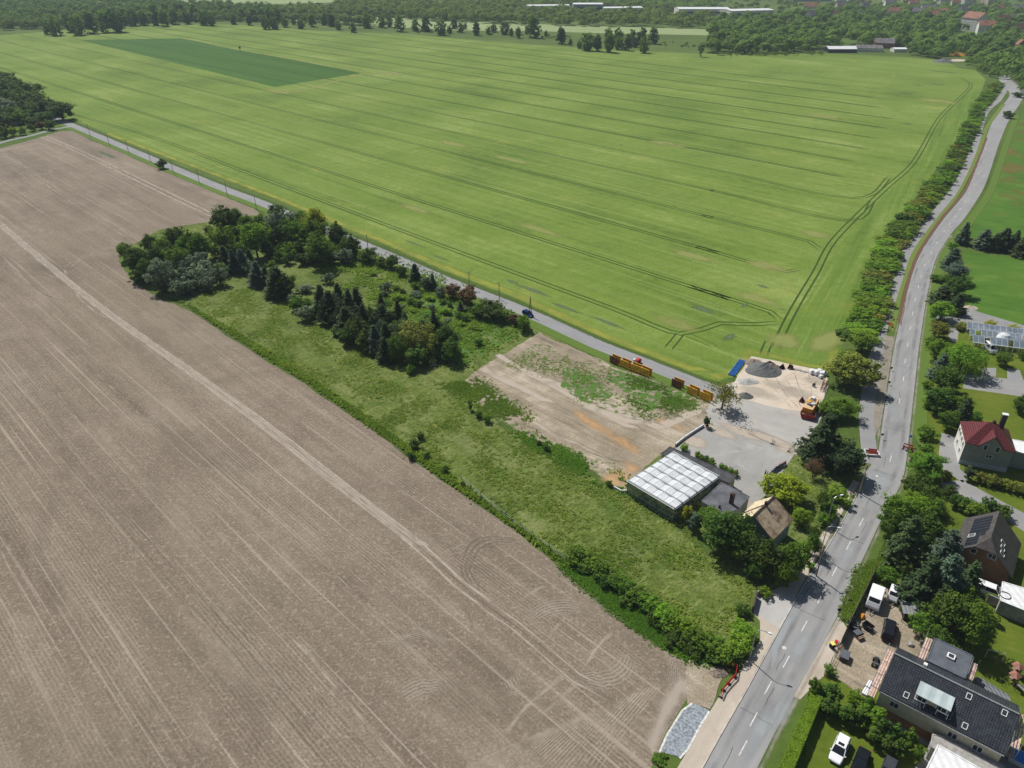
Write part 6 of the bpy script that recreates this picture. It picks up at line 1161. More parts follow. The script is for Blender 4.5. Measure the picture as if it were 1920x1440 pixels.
def car(name, label, P, ang, L, W, H, paint, kind='wagon', sunroof=False, group=None, cat='car'):
    root = thing(name, label, cat, (P.x, P.y, .045), ang, group); h = W / 2; b = MB(); belt = H * .58
    def ring(w_, z0, zt, r=.12): return [(-w_ + r, z0), (w_ - r, z0), (w_, z0 + r), (w_, zt - r), (w_ - r, zt), (-w_ + r, zt), (-w_, zt - r), (-w_, z0 + r)]
    hood = belt * (.82 if kind != 'van' else .95)
    loft(b, [(-L / 2, ring(h * .82, .4, belt * .86)), (-L / 2 + .12, ring(h * .94, .26, belt * .98)), (-L / 2 + .7, ring(h, .22, belt)), (L * .12, ring(h, .22, belt)), (L * .24, ring(h, .22, belt * .98)), (L / 2 - .45, ring(h * .96, .22, hood)), (L / 2 - .1, ring(h * .84, .28, hood * .86)), (L / 2, ring(h * .7, .36, hood * .7))])
    cw = h * .80
    xs = {'wagon': (-L / 2 + .15, -L / 2 + .42, L * .06, L * .25), 'sedan': (-L / 2 + .75, -L / 2 + 1.3, L * .03, L * .22), 'van': (-L / 2 + .08, -L / 2 + .2, L * .18, L * .34)}[kind]
    def cr(w0, z): return [(-w0, belt - .1), (w0, belt - .1), (w0, belt), (w0 - .02, z), (w0 - .1, z + .05), (-w0 + .1, z + .05), (-w0 + .02, z), (-w0, belt)]
    bo = b.build('body', paint, root, False)
    c = MB(); zr_ = H - .05
    P0 = lambda x, w_, z: [Vector((x, -w_, z)), Vector((x, w_, z))]
    lo = [(xs[0], h * .93, belt - .02), (xs[3], h * .93, belt - .04)]; hi = [(xs[1], cw, zr_), (xs[2], cw * .97, zr_)]
    a0, a1 = P0(*lo[0]); b0, b1 = P0(*lo[1]); c0_, c1_ = P0(*hi[0]); d0, d1 = P0(*hi[1])
    c.face([a0, b0, d0, c0_]); c.face([b1, a1, c1_, d1]); c.face([b0, b1, d1, d0]); c.face([a1, a0, c0_, c1_]); c.build('window', M['carglass'], root)
    r = MB(); mdx = (hi[0][0] + hi[1][0]) / 2; q = [Vector((hi[0][0] - .02, -cw - .01, zr_)), Vector((hi[1][0] + .02, -cw * .97 - .01, zr_)), Vector((hi[1][0] + .02, cw * .97 + .01, zr_)), Vector((hi[0][0] - .02, cw + .01, zr_))]
    q2 = [Vector((p.x * .97 + mdx * .03, p.y * .9, zr_ + .06)) for p in q]; r.face(q2)
    for i in range(4): j = (i + 1) % 4; r.face([q[i], q[j], q2[j], q2[i]])
    for s in (-1, 1):
        for (x0, z0, x1, z1) in ((lo[1][0], belt - .03, hi[1][0], zr_), (lo[0][0], belt - .02, hi[0][0], zr_), (mdx - .1, belt, mdx - .08, zr_)):
            r.bar((x0, s * h * .94, z0), (x1, s * cw * 1.0, z1), .09, .07)
    r.build('roof', paint, root)
    if sunroof: g_ = MB(); g_.box((hi[1][0] - .45, 0, zr_ + .062), (.5, cw * 1.1, .02)); g_.build('sunroof', M['carglass'], root)
    for sx in (-1, 1):
        for sy in (-1, 1):
            x = sx * L * .31; wb = MB(); wb.cyl((x, sy * (h - .2), .32), (x, sy * (h + .01), .32), .33, .33, 16); wo = wb.build('wheel', M['dark'], root); rb = MB(); rb.cyl((x, sy * (h), .32), (x, sy * (h + .025), .32), .2, .18, 10); rb.build('rim', M['steel'], wo)
    for sy in (-1, 1):
        lb = MB(); lb.box((L / 2 - .12, sy * h * .66, hood * .72), (.2, .34, .16)); lb.build('headlight', M['lamp'], root)
        mm = MB(); mm.box((xs[3] - .15, sy * (h + .1), belt + .05), (.12, .2, .14)); mm.build('mirror', paint, root)
        tl = MB(); tl.box((-L / 2 + .04, sy * h * .74, belt * .8), (.08, .22, .22)); tl.build('tail_light', M['red'], root)
    return root
def adir(p, q): a, b = G(*p), G(*q); return math.atan2((b - a).y, (b - a).x)
car('white_car', 'white estate car with dark sunroof parked on the lawn at the bottom edge', G(1574, 1405, .6), adir((1588, 1372), (1560, 1438)), 4.8, 1.85, 1.6, M['carwhite'], 'wagon', True)
car('black_car', 'black car parked beside the white estate car on the lawn', G(1614, 1427, .6), adir((1624, 1400), (1608, 1440)), 4.5, 1.8, 1.45, M['carblack'], 'sedan')
car('dark_car', 'dark grey car cut off by the bottom edge, right of the black car', G(1664, 1446, .6), adir((1668, 1425), (1654, 1460)), 4.5, 1.8, 1.5, M['cardark'], 'wagon')
car('black_suv', 'black off-road car parked in the workshop yard', G(1667, 1181, .7), adir((1662, 1200), (1669, 1166)), 4.9, 1.95, 1.85, M['carblack'], 'van')
car('blue_car', 'dark blue car parked on the lane beside a pole', G(990, 589, .5), adir((980, 585), (1001, 596)), 4.2, 1.75, 1.45, M['carblue'], 'wagon')
car('white_van', 'white van half hidden under the trees behind the garage', G(1855, 1106, .8), R(-35), 4.6, 1.9, 1.9, M['carwhite'], 'van', cat='van')
car('white_van', 'small white camper van beside the steel framed greenhouse', G(1858, 652, 1.0), R(-95), 4.8, 1.9, 2.1, M['carwhite'], 'van', cat='van')
car('white_van', 'tiny white van on the building site by the far bend', G(1774, 102, 1), R(100), 5, 2, 2.3, M['carwhite'], 'van', cat='van')
def caravan(label, P, ang, L, W, H):
    root = thing('caravan', label, 'caravan', (P.x, P.y, .06), ang, 'caravans in the workshop yard'); b = MB(); h = W / 2
    r = lambda x, zt, zb=.45: (x, [(-h, zb), (h, zb), (h, zt - .12), (h - .12, zt), (-h + .12, zt), (-h, zt - .12)])
    loft(b, [r(-L / 2, H * .92), r(-L / 2 + .2, H), r(L / 2 - .9, H), r(L / 2 - .35, H * .72), r(L / 2, H * .45, .6)]); b.build('body', M['carwhite'], root)
    w_ = MB(); x0, x1 = L / 2 - .86, L / 2 - .38
    w_.face([(x0, -h * .8, H * .985), (x1, -h * .8, H * .735), (x1, h * .8, H * .735), (x0, h * .8, H * .985)]); w_.build('front_window', M['carglass'], root)
    for s in (-1, 1):
        w_ = MB(); w_.box((-.3, s * (h + .01), H * .68), (1.1, .03, .5)); w_.build('window', M['carglass'], root)
        wh = MB(); wh.cyl((-.1, s * (h - .2), .3), (-.1, s * (h + .02), .3), .3, .3, 14); wh.build('wheel', M['dark'], root)
    t = MB(); t.bar((L / 2, -.5, .45), (L / 2 + 1.1, 0, .45), .08); t.bar((L / 2, .5, .45), (L / 2 + 1.1, 0, .45), .08); t.bar((L / 2 + 1.0, 0, 0), (L / 2 + 1.0, 0, .6), .08); t.build('drawbar', M['steel'], root)
caravan('larger white caravan parked against the dark fence', G(1641, 1122, 1.2), adir((1648, 1105), (1634, 1146)), 4.6, 2.2, 2.5)
caravan('smaller white trailer with blue glazed front beside the larger caravan', G(1676, 1115, 1.0), adir((1681, 1102), (1670, 1132)), 3.0, 1.7, 2.1)
# open trench shields
def shield(x, y, label, rust=False):
    p = G(x, y, 1.0); root = thing('trench_shield', label, 'trench shield', (p.x, p.y, .05), WROW + R(random.uniform(-3, 3)), 'trench shields along the lane')
    L, W, H = 3.0, 1.25, 2.0
    for i, s in enumerate((-1, 1)):
        b = MB(); b.box((0, s * W / 2, .05), (L, .1, H), 0, 0, True)
        for k in range(5): b.box((-L / 2 + .1 + k * (L - .2) / 4, s * (W / 2 + .07), .05), (.1, .06, H), 0, 0, True)
        b.box((0, s * W / 2, H + .05), (L + .04, .16, .1), 0, 0, True); b.box((0, s * W / 2, .0), (L + .04, .16, .1), 0, 0, True)
        b.build('panel', M['rust'] if (rust and s < 0) else M['yellow'], root)
    for x_ in (-L * .33, L * .33):
        for z in (.6, 1.6): c = MB(); c.cyl((x_, -W / 2, z), (x_, W / 2, z), .07, .07, 8); c.build('strut', M['rust'], root)
for i, (x, y, l) in enumerate(((1154, 675, 'leftmost yellow trench shield in the row of four, with a rusty panel'), (1173, 682, 'second yellow trench shield from the left in the row of four'), (1193, 690, 'third yellow trench shield from the left, behind the red sheet'), (1211, 697, 'rightmost yellow trench shield in the row of four'), (1271, 719, 'brown rusty trench shield standing alone between the two rows'), (1300, 733, 'yellow trench shield right of the lone rusty one'), (1325, 743, 'yellow trench shield beside the ragged tree'))): shield(x, y, l, i in (0, 4))
# small red machine / sheet behind shields
p = G(1195, 676, .8); root = thing('concrete_mixer', 'small red machine with a pale drum beside the lane, behind the shields', 'machine', (p.x, p.y, .06), .5)
b = MB(); b.cyl((-.9, 0, .7), (-1.1, 0, 1.5), .45, .3, 12); b.build('drum', M['white'], root); b = MB()
loft(b, [(-.2, [(-.5, .3), (.5, .3), (.5, .9), (-.5, .9)]), (.5, [(-.5, .3), (.5, .3), (.45, 1.4), (-.45, 1.4)]), (1.2, [(-.4, .4), (.4, .4), (.2, 1.0), (-.2, 1.0)])]); b.build('body', M['red'], root)
b = MB(); b.cyl((.3, -.6, .3), (.3, .6, .3), .3, .3, 12); b.build('wheel', M['dark'], root)
# blue beams
a_, b_ = G(1371, 703, .3), G(1393, 674, .3); c_ = a_.lerp(b_, .5); an = math.atan2((b_ - a_).y, (b_ - a_).x); Lb = (b_ - a_).length
for k in range(4):
    t = MB(); L2 = Lb / 2; yy = (k - 1.5) * .5
    t.box((0, yy - .09, 0), (Lb, .05, .3), 0, 0, True); t.box((0, yy + .09, 0), (Lb, .05, .3), 0, 0, True)
    for j in range(9): t.box((-L2 + (j + .5) * Lb / 9, yy, .1), (.1, .22, .12), 0, 0, True)
    o = t.build('blue_beam', M['blue']); o.location = (c_.x, c_.y, .06); o.rotation_euler = (0, 0, an); tag(o, ('leftmost', 'second from left', 'third from left', 'rightmost')[3 - k] + ' of the long blue steel beams on the field edge', 'steel beam', 'blue beams beside the yard')
def heap(x, y, rx, ry, h, mat, name, label, cat='heap', seed=0, sharp=1.0):
    p = G(x, y, 0); n = 40; mb = MB(); rings = []
    for i in range(15):
        t = i / 14; row = []
        for j in range(n):
            a = 6.283 * j / n; rr = 1 - t; wob = 1 + .22 * noise.noise(Vector((math.cos(a) * 1.3, math.sin(a) * 1.3, seed))); 
            z = h * (t ** sharp) * (1 + .22 * noise.noise(Vector((math.cos(a) * rr * 9, math.sin(a) * rr * 9, seed * 2))) + .25 * noise.noise(Vector((math.cos(a) * rr * 2, math.sin(a) * rr * 2, seed + 5)))) ; row.append(Vector((math.cos(a) * rx * rr * wob, math.sin(a) * ry * rr * wob, z if i else -.05)))
        rings.append(row)
    for a, b in zip(rings, rings[1:]):
        for j in range(n): k = (j + 1) % n; mb.face([a[j], a[k], b[k], b[j]])
    o = mb.build(name, mat, None, True); o.location = (p.x, p.y, .06); tag(o, label, cat); return o
heap(1432, 694, 5.0, 4.4, 2.3, M['gravelheap'], 'gravel_heap', 'large dark grey gravel heap in the yard corner', 'gravel heap', 1)
heap(1447, 690, 2.6, 2.2, 1.3, M['earthheap'], 'gravel_heap', 'small brown gravel heap against the large grey heap', 'gravel heap', 2)
heap(1412, 680, 2.8, 2.4, 1.0, M['earthheap'], 'gravel_heap', 'low brown gravel heap behind the large grey heap', 'gravel heap', 3)
heap(1443, 684, 1.8, 1.2, 1.2, M['brickred'], 'rubble_heap', 'small dark reddish rubble heap behind the grey gravel', 'rubble heap', 7)
heap(1402, 716, 2.8, 2.0, .7, M['paleheap'], 'gravel_heap', 'low pale heap of chippings nearest the field corner', 'gravel heap', 4)
heap(1398, 743, 2.0, 1.7, 1.1, M['gravelheap'], 'gravel_heap', 'small dark gravel heap beside the ragged tree', 'gravel heap', 5)
heap(1347, 1261, 1.6, 1.1, .7, M['earthheap'], 'earth_heap', 'small earth heap beside the red barriers', 'earth heap', 6)
heap(1768, 116, 11, 8, 3.5, M['gravelheap'], 'gravel_heap', 'dark gravel heap on the distant site at the field end', 'gravel heap', 8)
heap(1790, 113, 12, 9, 1.0, M['yard'], 'sand_heap', 'pale flat sand heap on the distant site', 'sand heap', 9)
heap(1793, 104, 12, 5, 3.0, M['orange'], 'earth_heap', 'orange earth heap on the distant site', 'earth heap', 10)
heap(1818, 578, 2.6, 1.6, 1.0, M['sand'] if 0 else M['yard'], 'sand_heap', 'pale sand heap at the pasture edge above the greenhouse', 'sand heap', 11)
# big bags
def bag(x, y, s, label, rz=0):
    p = G(x, y, .5); mb = MB(); h = .5 * s
    R_ = lambda z, k: (z, k)
    rings = [[Vector((k * h * sx, k * h * sy, z)) for sx, sy in ((-1, -1), (0, -1.12), (1, -1), (1.12, 0), (1, 1), (0, 1.12), (-1, 1), (-1.12, 0))] for z, k in ((0, .85), (.25 * s, 1.05), (.7 * s, 1.0), (.95 * s, .8), (1.02 * s, .35))]
    for a, b in zip(rings, rings[1:]):
        for j in range(8): k = (j + 1) % 8; mb.face([a[j], a[k], b[k], b[j]])
    mb.face(rings[-1]); o = mb.build('big_bag', M['bag'], None, True); o.location = (p.x, p.y, .07); o.rotation_euler = (0, 0, rz); return tag(o, label, 'big bag', 'white big bags in the yard')
for i, (x, y, s, l) in enumerate(((1523, 698, 1.3, 'leftmost white big bag at the back of the yard'), (1530, 700, 1.3, 'second white big bag from the left at the back of the yard'), (1536, 697, 1.2, 'middle white big bag at the back of the yard'), (1541, 702, 1.2, 'fourth white big bag from the left, standing forward'), (1546, 700, 1.2, 'rightmost white big bag under the tree'), (1539, 706, .9, 'small white big bag nearest the camera'))): bag(x, y, s, l, i * .4)
# container and skip
ca, cb = G(1509, 780, 0), G(1530, 745, 0); an = math.atan2((cb - ca).y, (cb - ca).x); c_ = G(1519, 764, 1.2)
root = thing('site_container', 'orange steel site container with loose material stacked on its roof', 'container', (c_.x, c_.y, .06), an); Lc, Wc, Hc = 6.0, 2.4, 2.4
b = MB(); b.box((0, 0, 0), (Lc, Wc, Hc), 0, 0, True)
for k in range(20):
    for s in (-1, 1): b.box((-Lc / 2 + .2 + k * (Lc - .4) / 19, s * (Wc / 2 + .02), .1), (.12, .05, Hc - .2), 0, 0, True)
b.build('body', M['orange'], root)
b = MB(); b.box((0, 0, Hc + .004), (Lc - .1, Wc - .1, .03), 0, 0, True); b.build('roof', plain('faded_container_roof', (.60, .42, .24), .8, 0, .2, 1.5), root)
for k in range(5):
    o = MB().box((0, 0, 0), (1.7, .12, .1), 0, 0, True).build('roof_batten', M['timber']); q = Matrix.Rotation(an, 4, 'Z') @ Vector((.9, -.7 + k * .35, 0)); o.location = (c_.x + q.x, c_.y + q.y, .06 + Hc + .04); o.rotation_euler = (0, 0, an); tag(o, ORD[k] + ' dark timber batten lying on the orange container roof', 'batten', 'battens on the container roof')
for k, (x, y, w_, d_, h_, m_, l) in enumerate(((-.9, .3, 1.2, .7, .25, 'steel', 'grey crate lying on the orange container roof'), (-.4, -.6, .9, .6, .3, 'white', 'white box on the orange container roof'), (.2, .7, .8, .8, .2, 'yellow', 'yellow panel stack on the orange container roof'), (-1.4, -.3, .5, .9, .15, 'dark', 'black frame on the orange container roof'), (2.1, .1, 1.1, .9, .6, 'white', 'large white tank at the far end of the container roof'))):
    mb = MB(); mb.box((0, 0, 0), (w_, d_, h_), .2 * k, 0, True); mb.box((0, 0, h_), (w_ * .8, .1, .06), .2 * k, 0, True); mb.box((w_ * .3, 0, h_), (.08, d_ * .8, .05), .2 * k, 0, True); o = mb.build('crate', M[m_]); q = Matrix.Rotation(an, 4, 'Z') @ Vector((x, y, 0)); o.location = (c_.x + q.x, c_.y + q.y, .06 + Hc + .04); tag(o, l, 'crate')
p = G(1514, 780, .6); root = thing('skip', 'faded red open steel skip in front of the orange container', 'skip', (p.x, p.y, .06), an + math.pi / 2 + .1); b = MB(); t = .06
def tray(mb, L0, W0, L1, W1, H_, m=0):
    lo = [Vector((sx * L0 / 2, sy * W0 / 2, .12)) for sx, sy in ((-1, -1), (1, -1), (1, 1), (-1, 1))]; hi = [Vector((sx * L1 / 2, sy * W1 / 2, H_)) for sx, sy in ((-1, -1), (1, -1), (1, 1), (-1, 1))]
    for i in range(4): j = (i + 1) % 4; mb.face([lo[i], lo[j], hi[j], hi[i]], m); mb.face([lo[i] * .96, hi[i] * .97, hi[j] * .97, lo[j] * .96], m); mb.bar(hi[i], hi[j], .1, .08, m)
    mb.face(lo, m)
tray(b, 2.6, 1.5, 3.4, 1.8, 1.35); b.build('tub', M['redsteel'], root); f_ = MB(); f_.poly([(-1.5, -.8), (1.5, -.8), (1.5, .8), (-1.5, .8)], .95); f_.build('load', M['earthheap'], root)
# racks, machines at the yard edge
def rack(x, y, label, rz, n=4, mat='rust'):
    p = G(x, y, .5); root = thing('steel_rack', label, 'rack', (p.x, p.y, .06), rz); b = MB()
    for i in range(n + 1):
        for s in (-.45, .45): b.bar((i * .7 - n * .35, s, 0), (i * .7 - n * .35, s, 1.1), .07)
        b.bar((i * .7 - n * .35, -.45, .6), (i * .7 - n * .35, .45, .6), .06)
    for s in (-.45, .45):
        for z in (.3, 1.05): b.bar((-n * .35, s, z), (n * .35, s, z), .07)
    b.build('frame', M[mat], root); c = MB(); c.cyl((-n * .3, -.2, .7), (n * .3, -.2, .7), .12, .12, 8); c.build('pipe', M['steel'], root)
rack(1544, 727, 'rusty steel rack nearest the trees at the yard edge', an, 4); rack(1547, 718, 'rusty steel rack behind, below the big bags', an, 3)
def bucket(x, y, label, mat='dark'):
    p = G(x, y, .4); root = thing('excavator_bucket', label, 'excavator bucket', (p.x, p.y, .06), random.uniform(0, 3)); b = MB()
    prof = [(-.6, .1), (-.2, 0), (.5, 0), (.65, .2), (.45, .8), (.2, 1.1)]
    for a, c in zip(prof, prof[1:]): b.face([(a[0], -.55, a[1]), (c[0], -.55, c[1]), (c[0], .55, c[1]), (a[0], .55, a[1])]); b.face([(a[0], .55, a[1]), (c[0], .55, c[1]), (c[0], -.55, c[1]), (a[0], -.55, a[1])])
    for s in (-.55, .55): b.face([(x_, s, z_) for x_, z_ in prof]); b.face([(x_, s, z_) for x_, z_ in prof][::-1])
    b.build('shell', M[mat], root); t = MB(); 
    for k in range(5): t.bar((-.6, -.5 + k * .25, .1), (-.85, -.5 + k * .25, .12), .08)
    t.build('teeth', M['steel'], root); h_ = MB(); h_.bar((.2, -.2, 1.05), (.1, -.2, 1.5), .1); h_.bar((.2, .2, 1.05), (.1, .2, 1.5), .1); h_.build('hook', M[mat], root)
bucket(1467, 689, 'black excavator bucket standing at the back of the yard'); bucket(1482, 689, 'rusty brown excavator bucket right of the black one', 'rust'); bucket(1504, 751, 'brown bucket beside the orange container', 'rust')
p = G(1526, 722, .5); root = thing('roller', 'small dark hand roller standing alone in the yard', 'machine', (p.x, p.y, .06), .6); b = MB(); b.cyl((0, -.4, .3), (0, .4, .3), .3, .3, 12); b.build('drum', M['steel'], root); b = MB(); b.box((0, 0, .5), (.6, .5, .4), 0, 0, True); b.bar((.2, 0, .8), (.9, 0, 1.4), .07); b.build('body', M['dark'], root)
# boards along the yard's back edge
for k, (x, y) in enumerate(((1490, 692), (1500, 695), (1511, 698))):
    p = G(x, y, .1); o = MB().box((0, 0, 0), (3.2, .25, .12), 0, 0, True).box((.2, .3, 0), (3.0, .2, .1), 0, 0, True).build('kerb_boards', M['conc']); o.location = (p.x, p.y, .07); o.rotation_euler = (0, 0, -.35); tag(o, ('left', 'middle', 'right')[k] + ' stack of pale boards along the back edge of the yard', 'boards', 'boards at the yard edge')
# poles
def utility_pole(x, y, h, label, group, shadow=True):
    p = G(x, y); root = thing('utility_pole', label, 'utility pole', (p.x, p.y, 0), WROW, group); b = MB(); b.cyl((0, 0, -.3), (0, 0, h), .14, .09, 8); b.build('pole', M['timber'], root)
    c = MB(); c.bar((0, -.7, h - .4), (0, .7, h - .4), .1); c.build('crossarm', M['timber'], root)
    for s in (-.6, 0, .6): i_ = MB(); i_.cyl((0, s, h - .35), (0, s, h - .12), .05, .04, 6); i_.build('insulator', M['white'], root)
for i, (x, y) in enumerate(((169, 254), (205, 271), (241, 285), (282, 302), (325, 323), (374, 343), (426, 366), (481, 393), (690, 468), (880, 540), (936, 561))): utility_pole(x, y, 6.5 if i < 8 else 6, ORD[i] + ' utility pole' + ('' if i == 0 else ' from the left') + ' in the line along the lane', 'utility poles along the lane')
p = G(994, 592); root = thing('twin_pole', 'timber A-shaped pole beside the dark blue car', 'utility pole', (p.x, p.y, 0), WROW); b = MB(); b.cyl((-.6, 0, -.2), (0, 0, 6.5), .13, .09, 8); b.cyl((.6, 0, -.2), (0, 0, 6.5), .13, .09, 8); b.build('pole', M['timber'], root)
def lamp(x, y, h, aim, label):
    p = G(x, y); root = thing('street_lamp', label, 'street lamp', (p.x, p.y, 0), aim, 'street lamps left of the main road'); b = MB(); b.cyl((0, 0, 0), (0, 0, h - .5), .1, .07, 8); b.path([(0, 0, h - .5), (.15, 0, h - .1), (.6, 0, h + .15), (1.3, 0, h + .12), (1.9, 0, h)], .05, 6); b.build('pole', M['steel'], root)
    hd = MB(); loft(hd, [(1.7, [(-.1, h - .08), (.1, h - .08), (.1, h + .06), (-.1, h + .06)]), (2.0, [(-.17, h - .1), (.17, h - .1), (.15, h + .1), (-.15, h + .1)]), (2.5, [(-.1, h - .1), (.1, h - .1), (.08, h + .0), (-.08, h + .0)])]); hd.build('lamp_head', M['white'], root)
lamp(1405, 1237, 7.0, R(-20), 'street lamp rising from the end of the leafy hedgerow'); lamp(1537, 1040, 7.0, R(-10), 'street lamp behind the trees beside the brown roofed house'); lamp(1549, 985, 7.0, R(25), 'street lamp among the shrubs of the corner garden')
def tall_pole(x, y, h, label): p = G(x, y); root = thing('timber_pole', label, 'pole', (p.x, p.y, 0), 0, 'roadside timber poles'); b = MB(); b.cyl((0, 0, -.2), (0, 0, h), .15, .1, 8); b.build('pole', M['timber'], root); c = MB(); c.bar((-.5, 0, h - .3), (.5, .2, h - .3), .1); c.build('crossarm', M['timber'], root)
tall_pole(1611, 925, 7.5, 'timber pole on the pavement edge near the road junction'); tall_pole(1530, 1080, 7.5, 'timber pole on the pavement edge beside the pale driveway')
# barriers
def barrier(a, b, label, group='red barriers at the field corner'):
    A_, B_ = G(*a), G(*b); c = A_.lerp(B_, .5); L = (B_ - A_).length; root = thing('safety_barrier', label, 'barrier', (c.x, c.y, .07), math.atan2((B_ - A_).y, (B_ - A_).x), group)
    f = MB(); 
    for z in (.25, 1.0): f.bar((-L / 2, 0, z), (L / 2, 0, z), .07)
    n = max(4, int(L / .16))
    for k in range(n + 1): f.bar((-L / 2 + k * L / n, 0, .25), (-L / 2 + k * L / n, 0, .8), .035)
    f.bar((-L / 2, 0, 0), (-L / 2, 0, 1.0), .06); f.bar((L / 2, 0, 0), (L / 2, 0, 1.0), .06); f.build('rail', M['red'], root)
    w_ = MB(); w_.box((0, 0, .80), (L, .06, .2), 0, 0, True); w_.build('board', M['red'], root)
    for s in (-1, 1): ft = MB(); ft.box((s * L * .42, 0, 0), (.25, .7, .12), 0, 0, True); ft.build('foot', M['dark'], root)
BP = [(1355, 1247), (1369, 1250), (1381, 1254), (1378, 1271), (1366, 1283), (1356, 1295), (1350, 1309)]
for k, (a, b) in enumerate(zip(BP, BP[1:])): barrier(a, b, ('first red barrier against the hedgerow', 'second red barrier along the hedgerow', 'red barrier turning the corner on the pavement', 'fourth red barrier on the pavement', 'fifth red barrier, second from the open end', 'last red barrier nearest the gravel bed')[k])
for k, (a, b) in enumerate((((1627, 848), (1643, 850)), ((1630, 853), (1645, 856)), ((1693, 838), (1710, 843)), ((1692, 842), (1700, 846)), ((1702, 845), (1711, 848)))): barrier(a, b, ('red barrier behind the white trench box on the left road edge', 'second red barrier beside the white trench box', 'rear red barrier on the right road edge', 'front left red barrier on the right road edge', 'front right red barrier on the right road edge')[k], 'red barriers at the road narrowing')
barrier((1664, 608), (1674, 615), 'red barrier at the end of the trench by the hedge path', 'red barriers at the road narrowing')
p = G(1635, 848, .5); root = thing('trench_cover', 'white framed pit with brown bottom at the road edge', 'pit', (p.x, p.y, .06), -.1); b = MB()
for q in (((-1.4, -1, .3), (1.4, -1, .3)), ((-1.4, 1, .3), (1.4, 1, .3)), ((-1.4, -1, .3), (-1.4, 1, .3)), ((1.4, -1, .3), (1.4, 1, .3))): b.bar(q[0], q[1], .15, .5)
b.build('frame', M['white'], root); b = MB(); b.box((0, 0, .01), (2.5, 1.8, .1), 0, 0, True); b.build('pit_bottom', M['rust'], root)
def sign(x, y, label, mat, shape, h=2.2, rz=0.0, cat='sign'):
    p = G(x, y); root = thing('road_sign', label, cat, (p.x, p.y, 0), rz); b = MB(); b.cyl((0, 0, 0), (0, 0, h + .4), .035, .035, 6); b.build('post', M['steel'], root); s = MB()
    if shape == 'sq': s.box((0, -.05, h - .1), (.65, .04, .65), 0, 0, True)
    else: s.cyl((0, -.07, h), (0, -.03, h), .33, .33, 16)
    s.build('plate', mat, root)
sign(1702, 834, 'blue square road sign on the right verge above the barriers', M['blue'], 'sq'); sign(1570, 1155, 'small dark sign post at the yard entrance', M['dark'], 'rd', 1.6); sign(1585, 1120, 'grey sign post on the right verge', M['conc'], 'sq', 1.2); sign(1652, 823, 'dark guide post on the left road edge above the pit', M['dark'], 'rd', 1.3)
for k, (x, y) in enumerate(((1666, 722), (1662, 750), (1670, 695))):
    sign(x, y, ('middle', 'lower', 'upper')[k] + ' small dark marker beacon along the left road edge', M['dark'], 'rd', .9, cat='beacon')
sign(1744, 712, 'slim grey pole at the garden path mouth', M['steel'], 'sq', 3.2)
# bins
p = G(1560, 1211, .5)
def bin_(p, label, lid): root = thing('wheeled_bin', label, 'bin', (p.x, p.y, .07), .4); b = MB(); loft(b, [(-.3, [(-.3, .1), (.3, .1), (.34, 1.0), (-.34, 1.0)]), (.3, [(-.3, .1), (.3, .1), (.34, 1.0), (-.34, 1.0)])]); b.build('body', M['dark'], root); l = MB(); l.box((0, 0, 1.0), (.68, .74, .08), 0, 0, True); l.build('lid', lid, root); w_ = MB(); w_.cyl((.28, -.33, .12), (.28, .33, .12), .12, .12, 10); w_.build('wheel', M['dark'], root)
M['lemon'] = plain('pale_yellow_lid', (.72, .66, .16), .5, 0, .05, 2); bin_(p, 'black wheeled bin with pale yellow lid at the yard fence', M['lemon'])
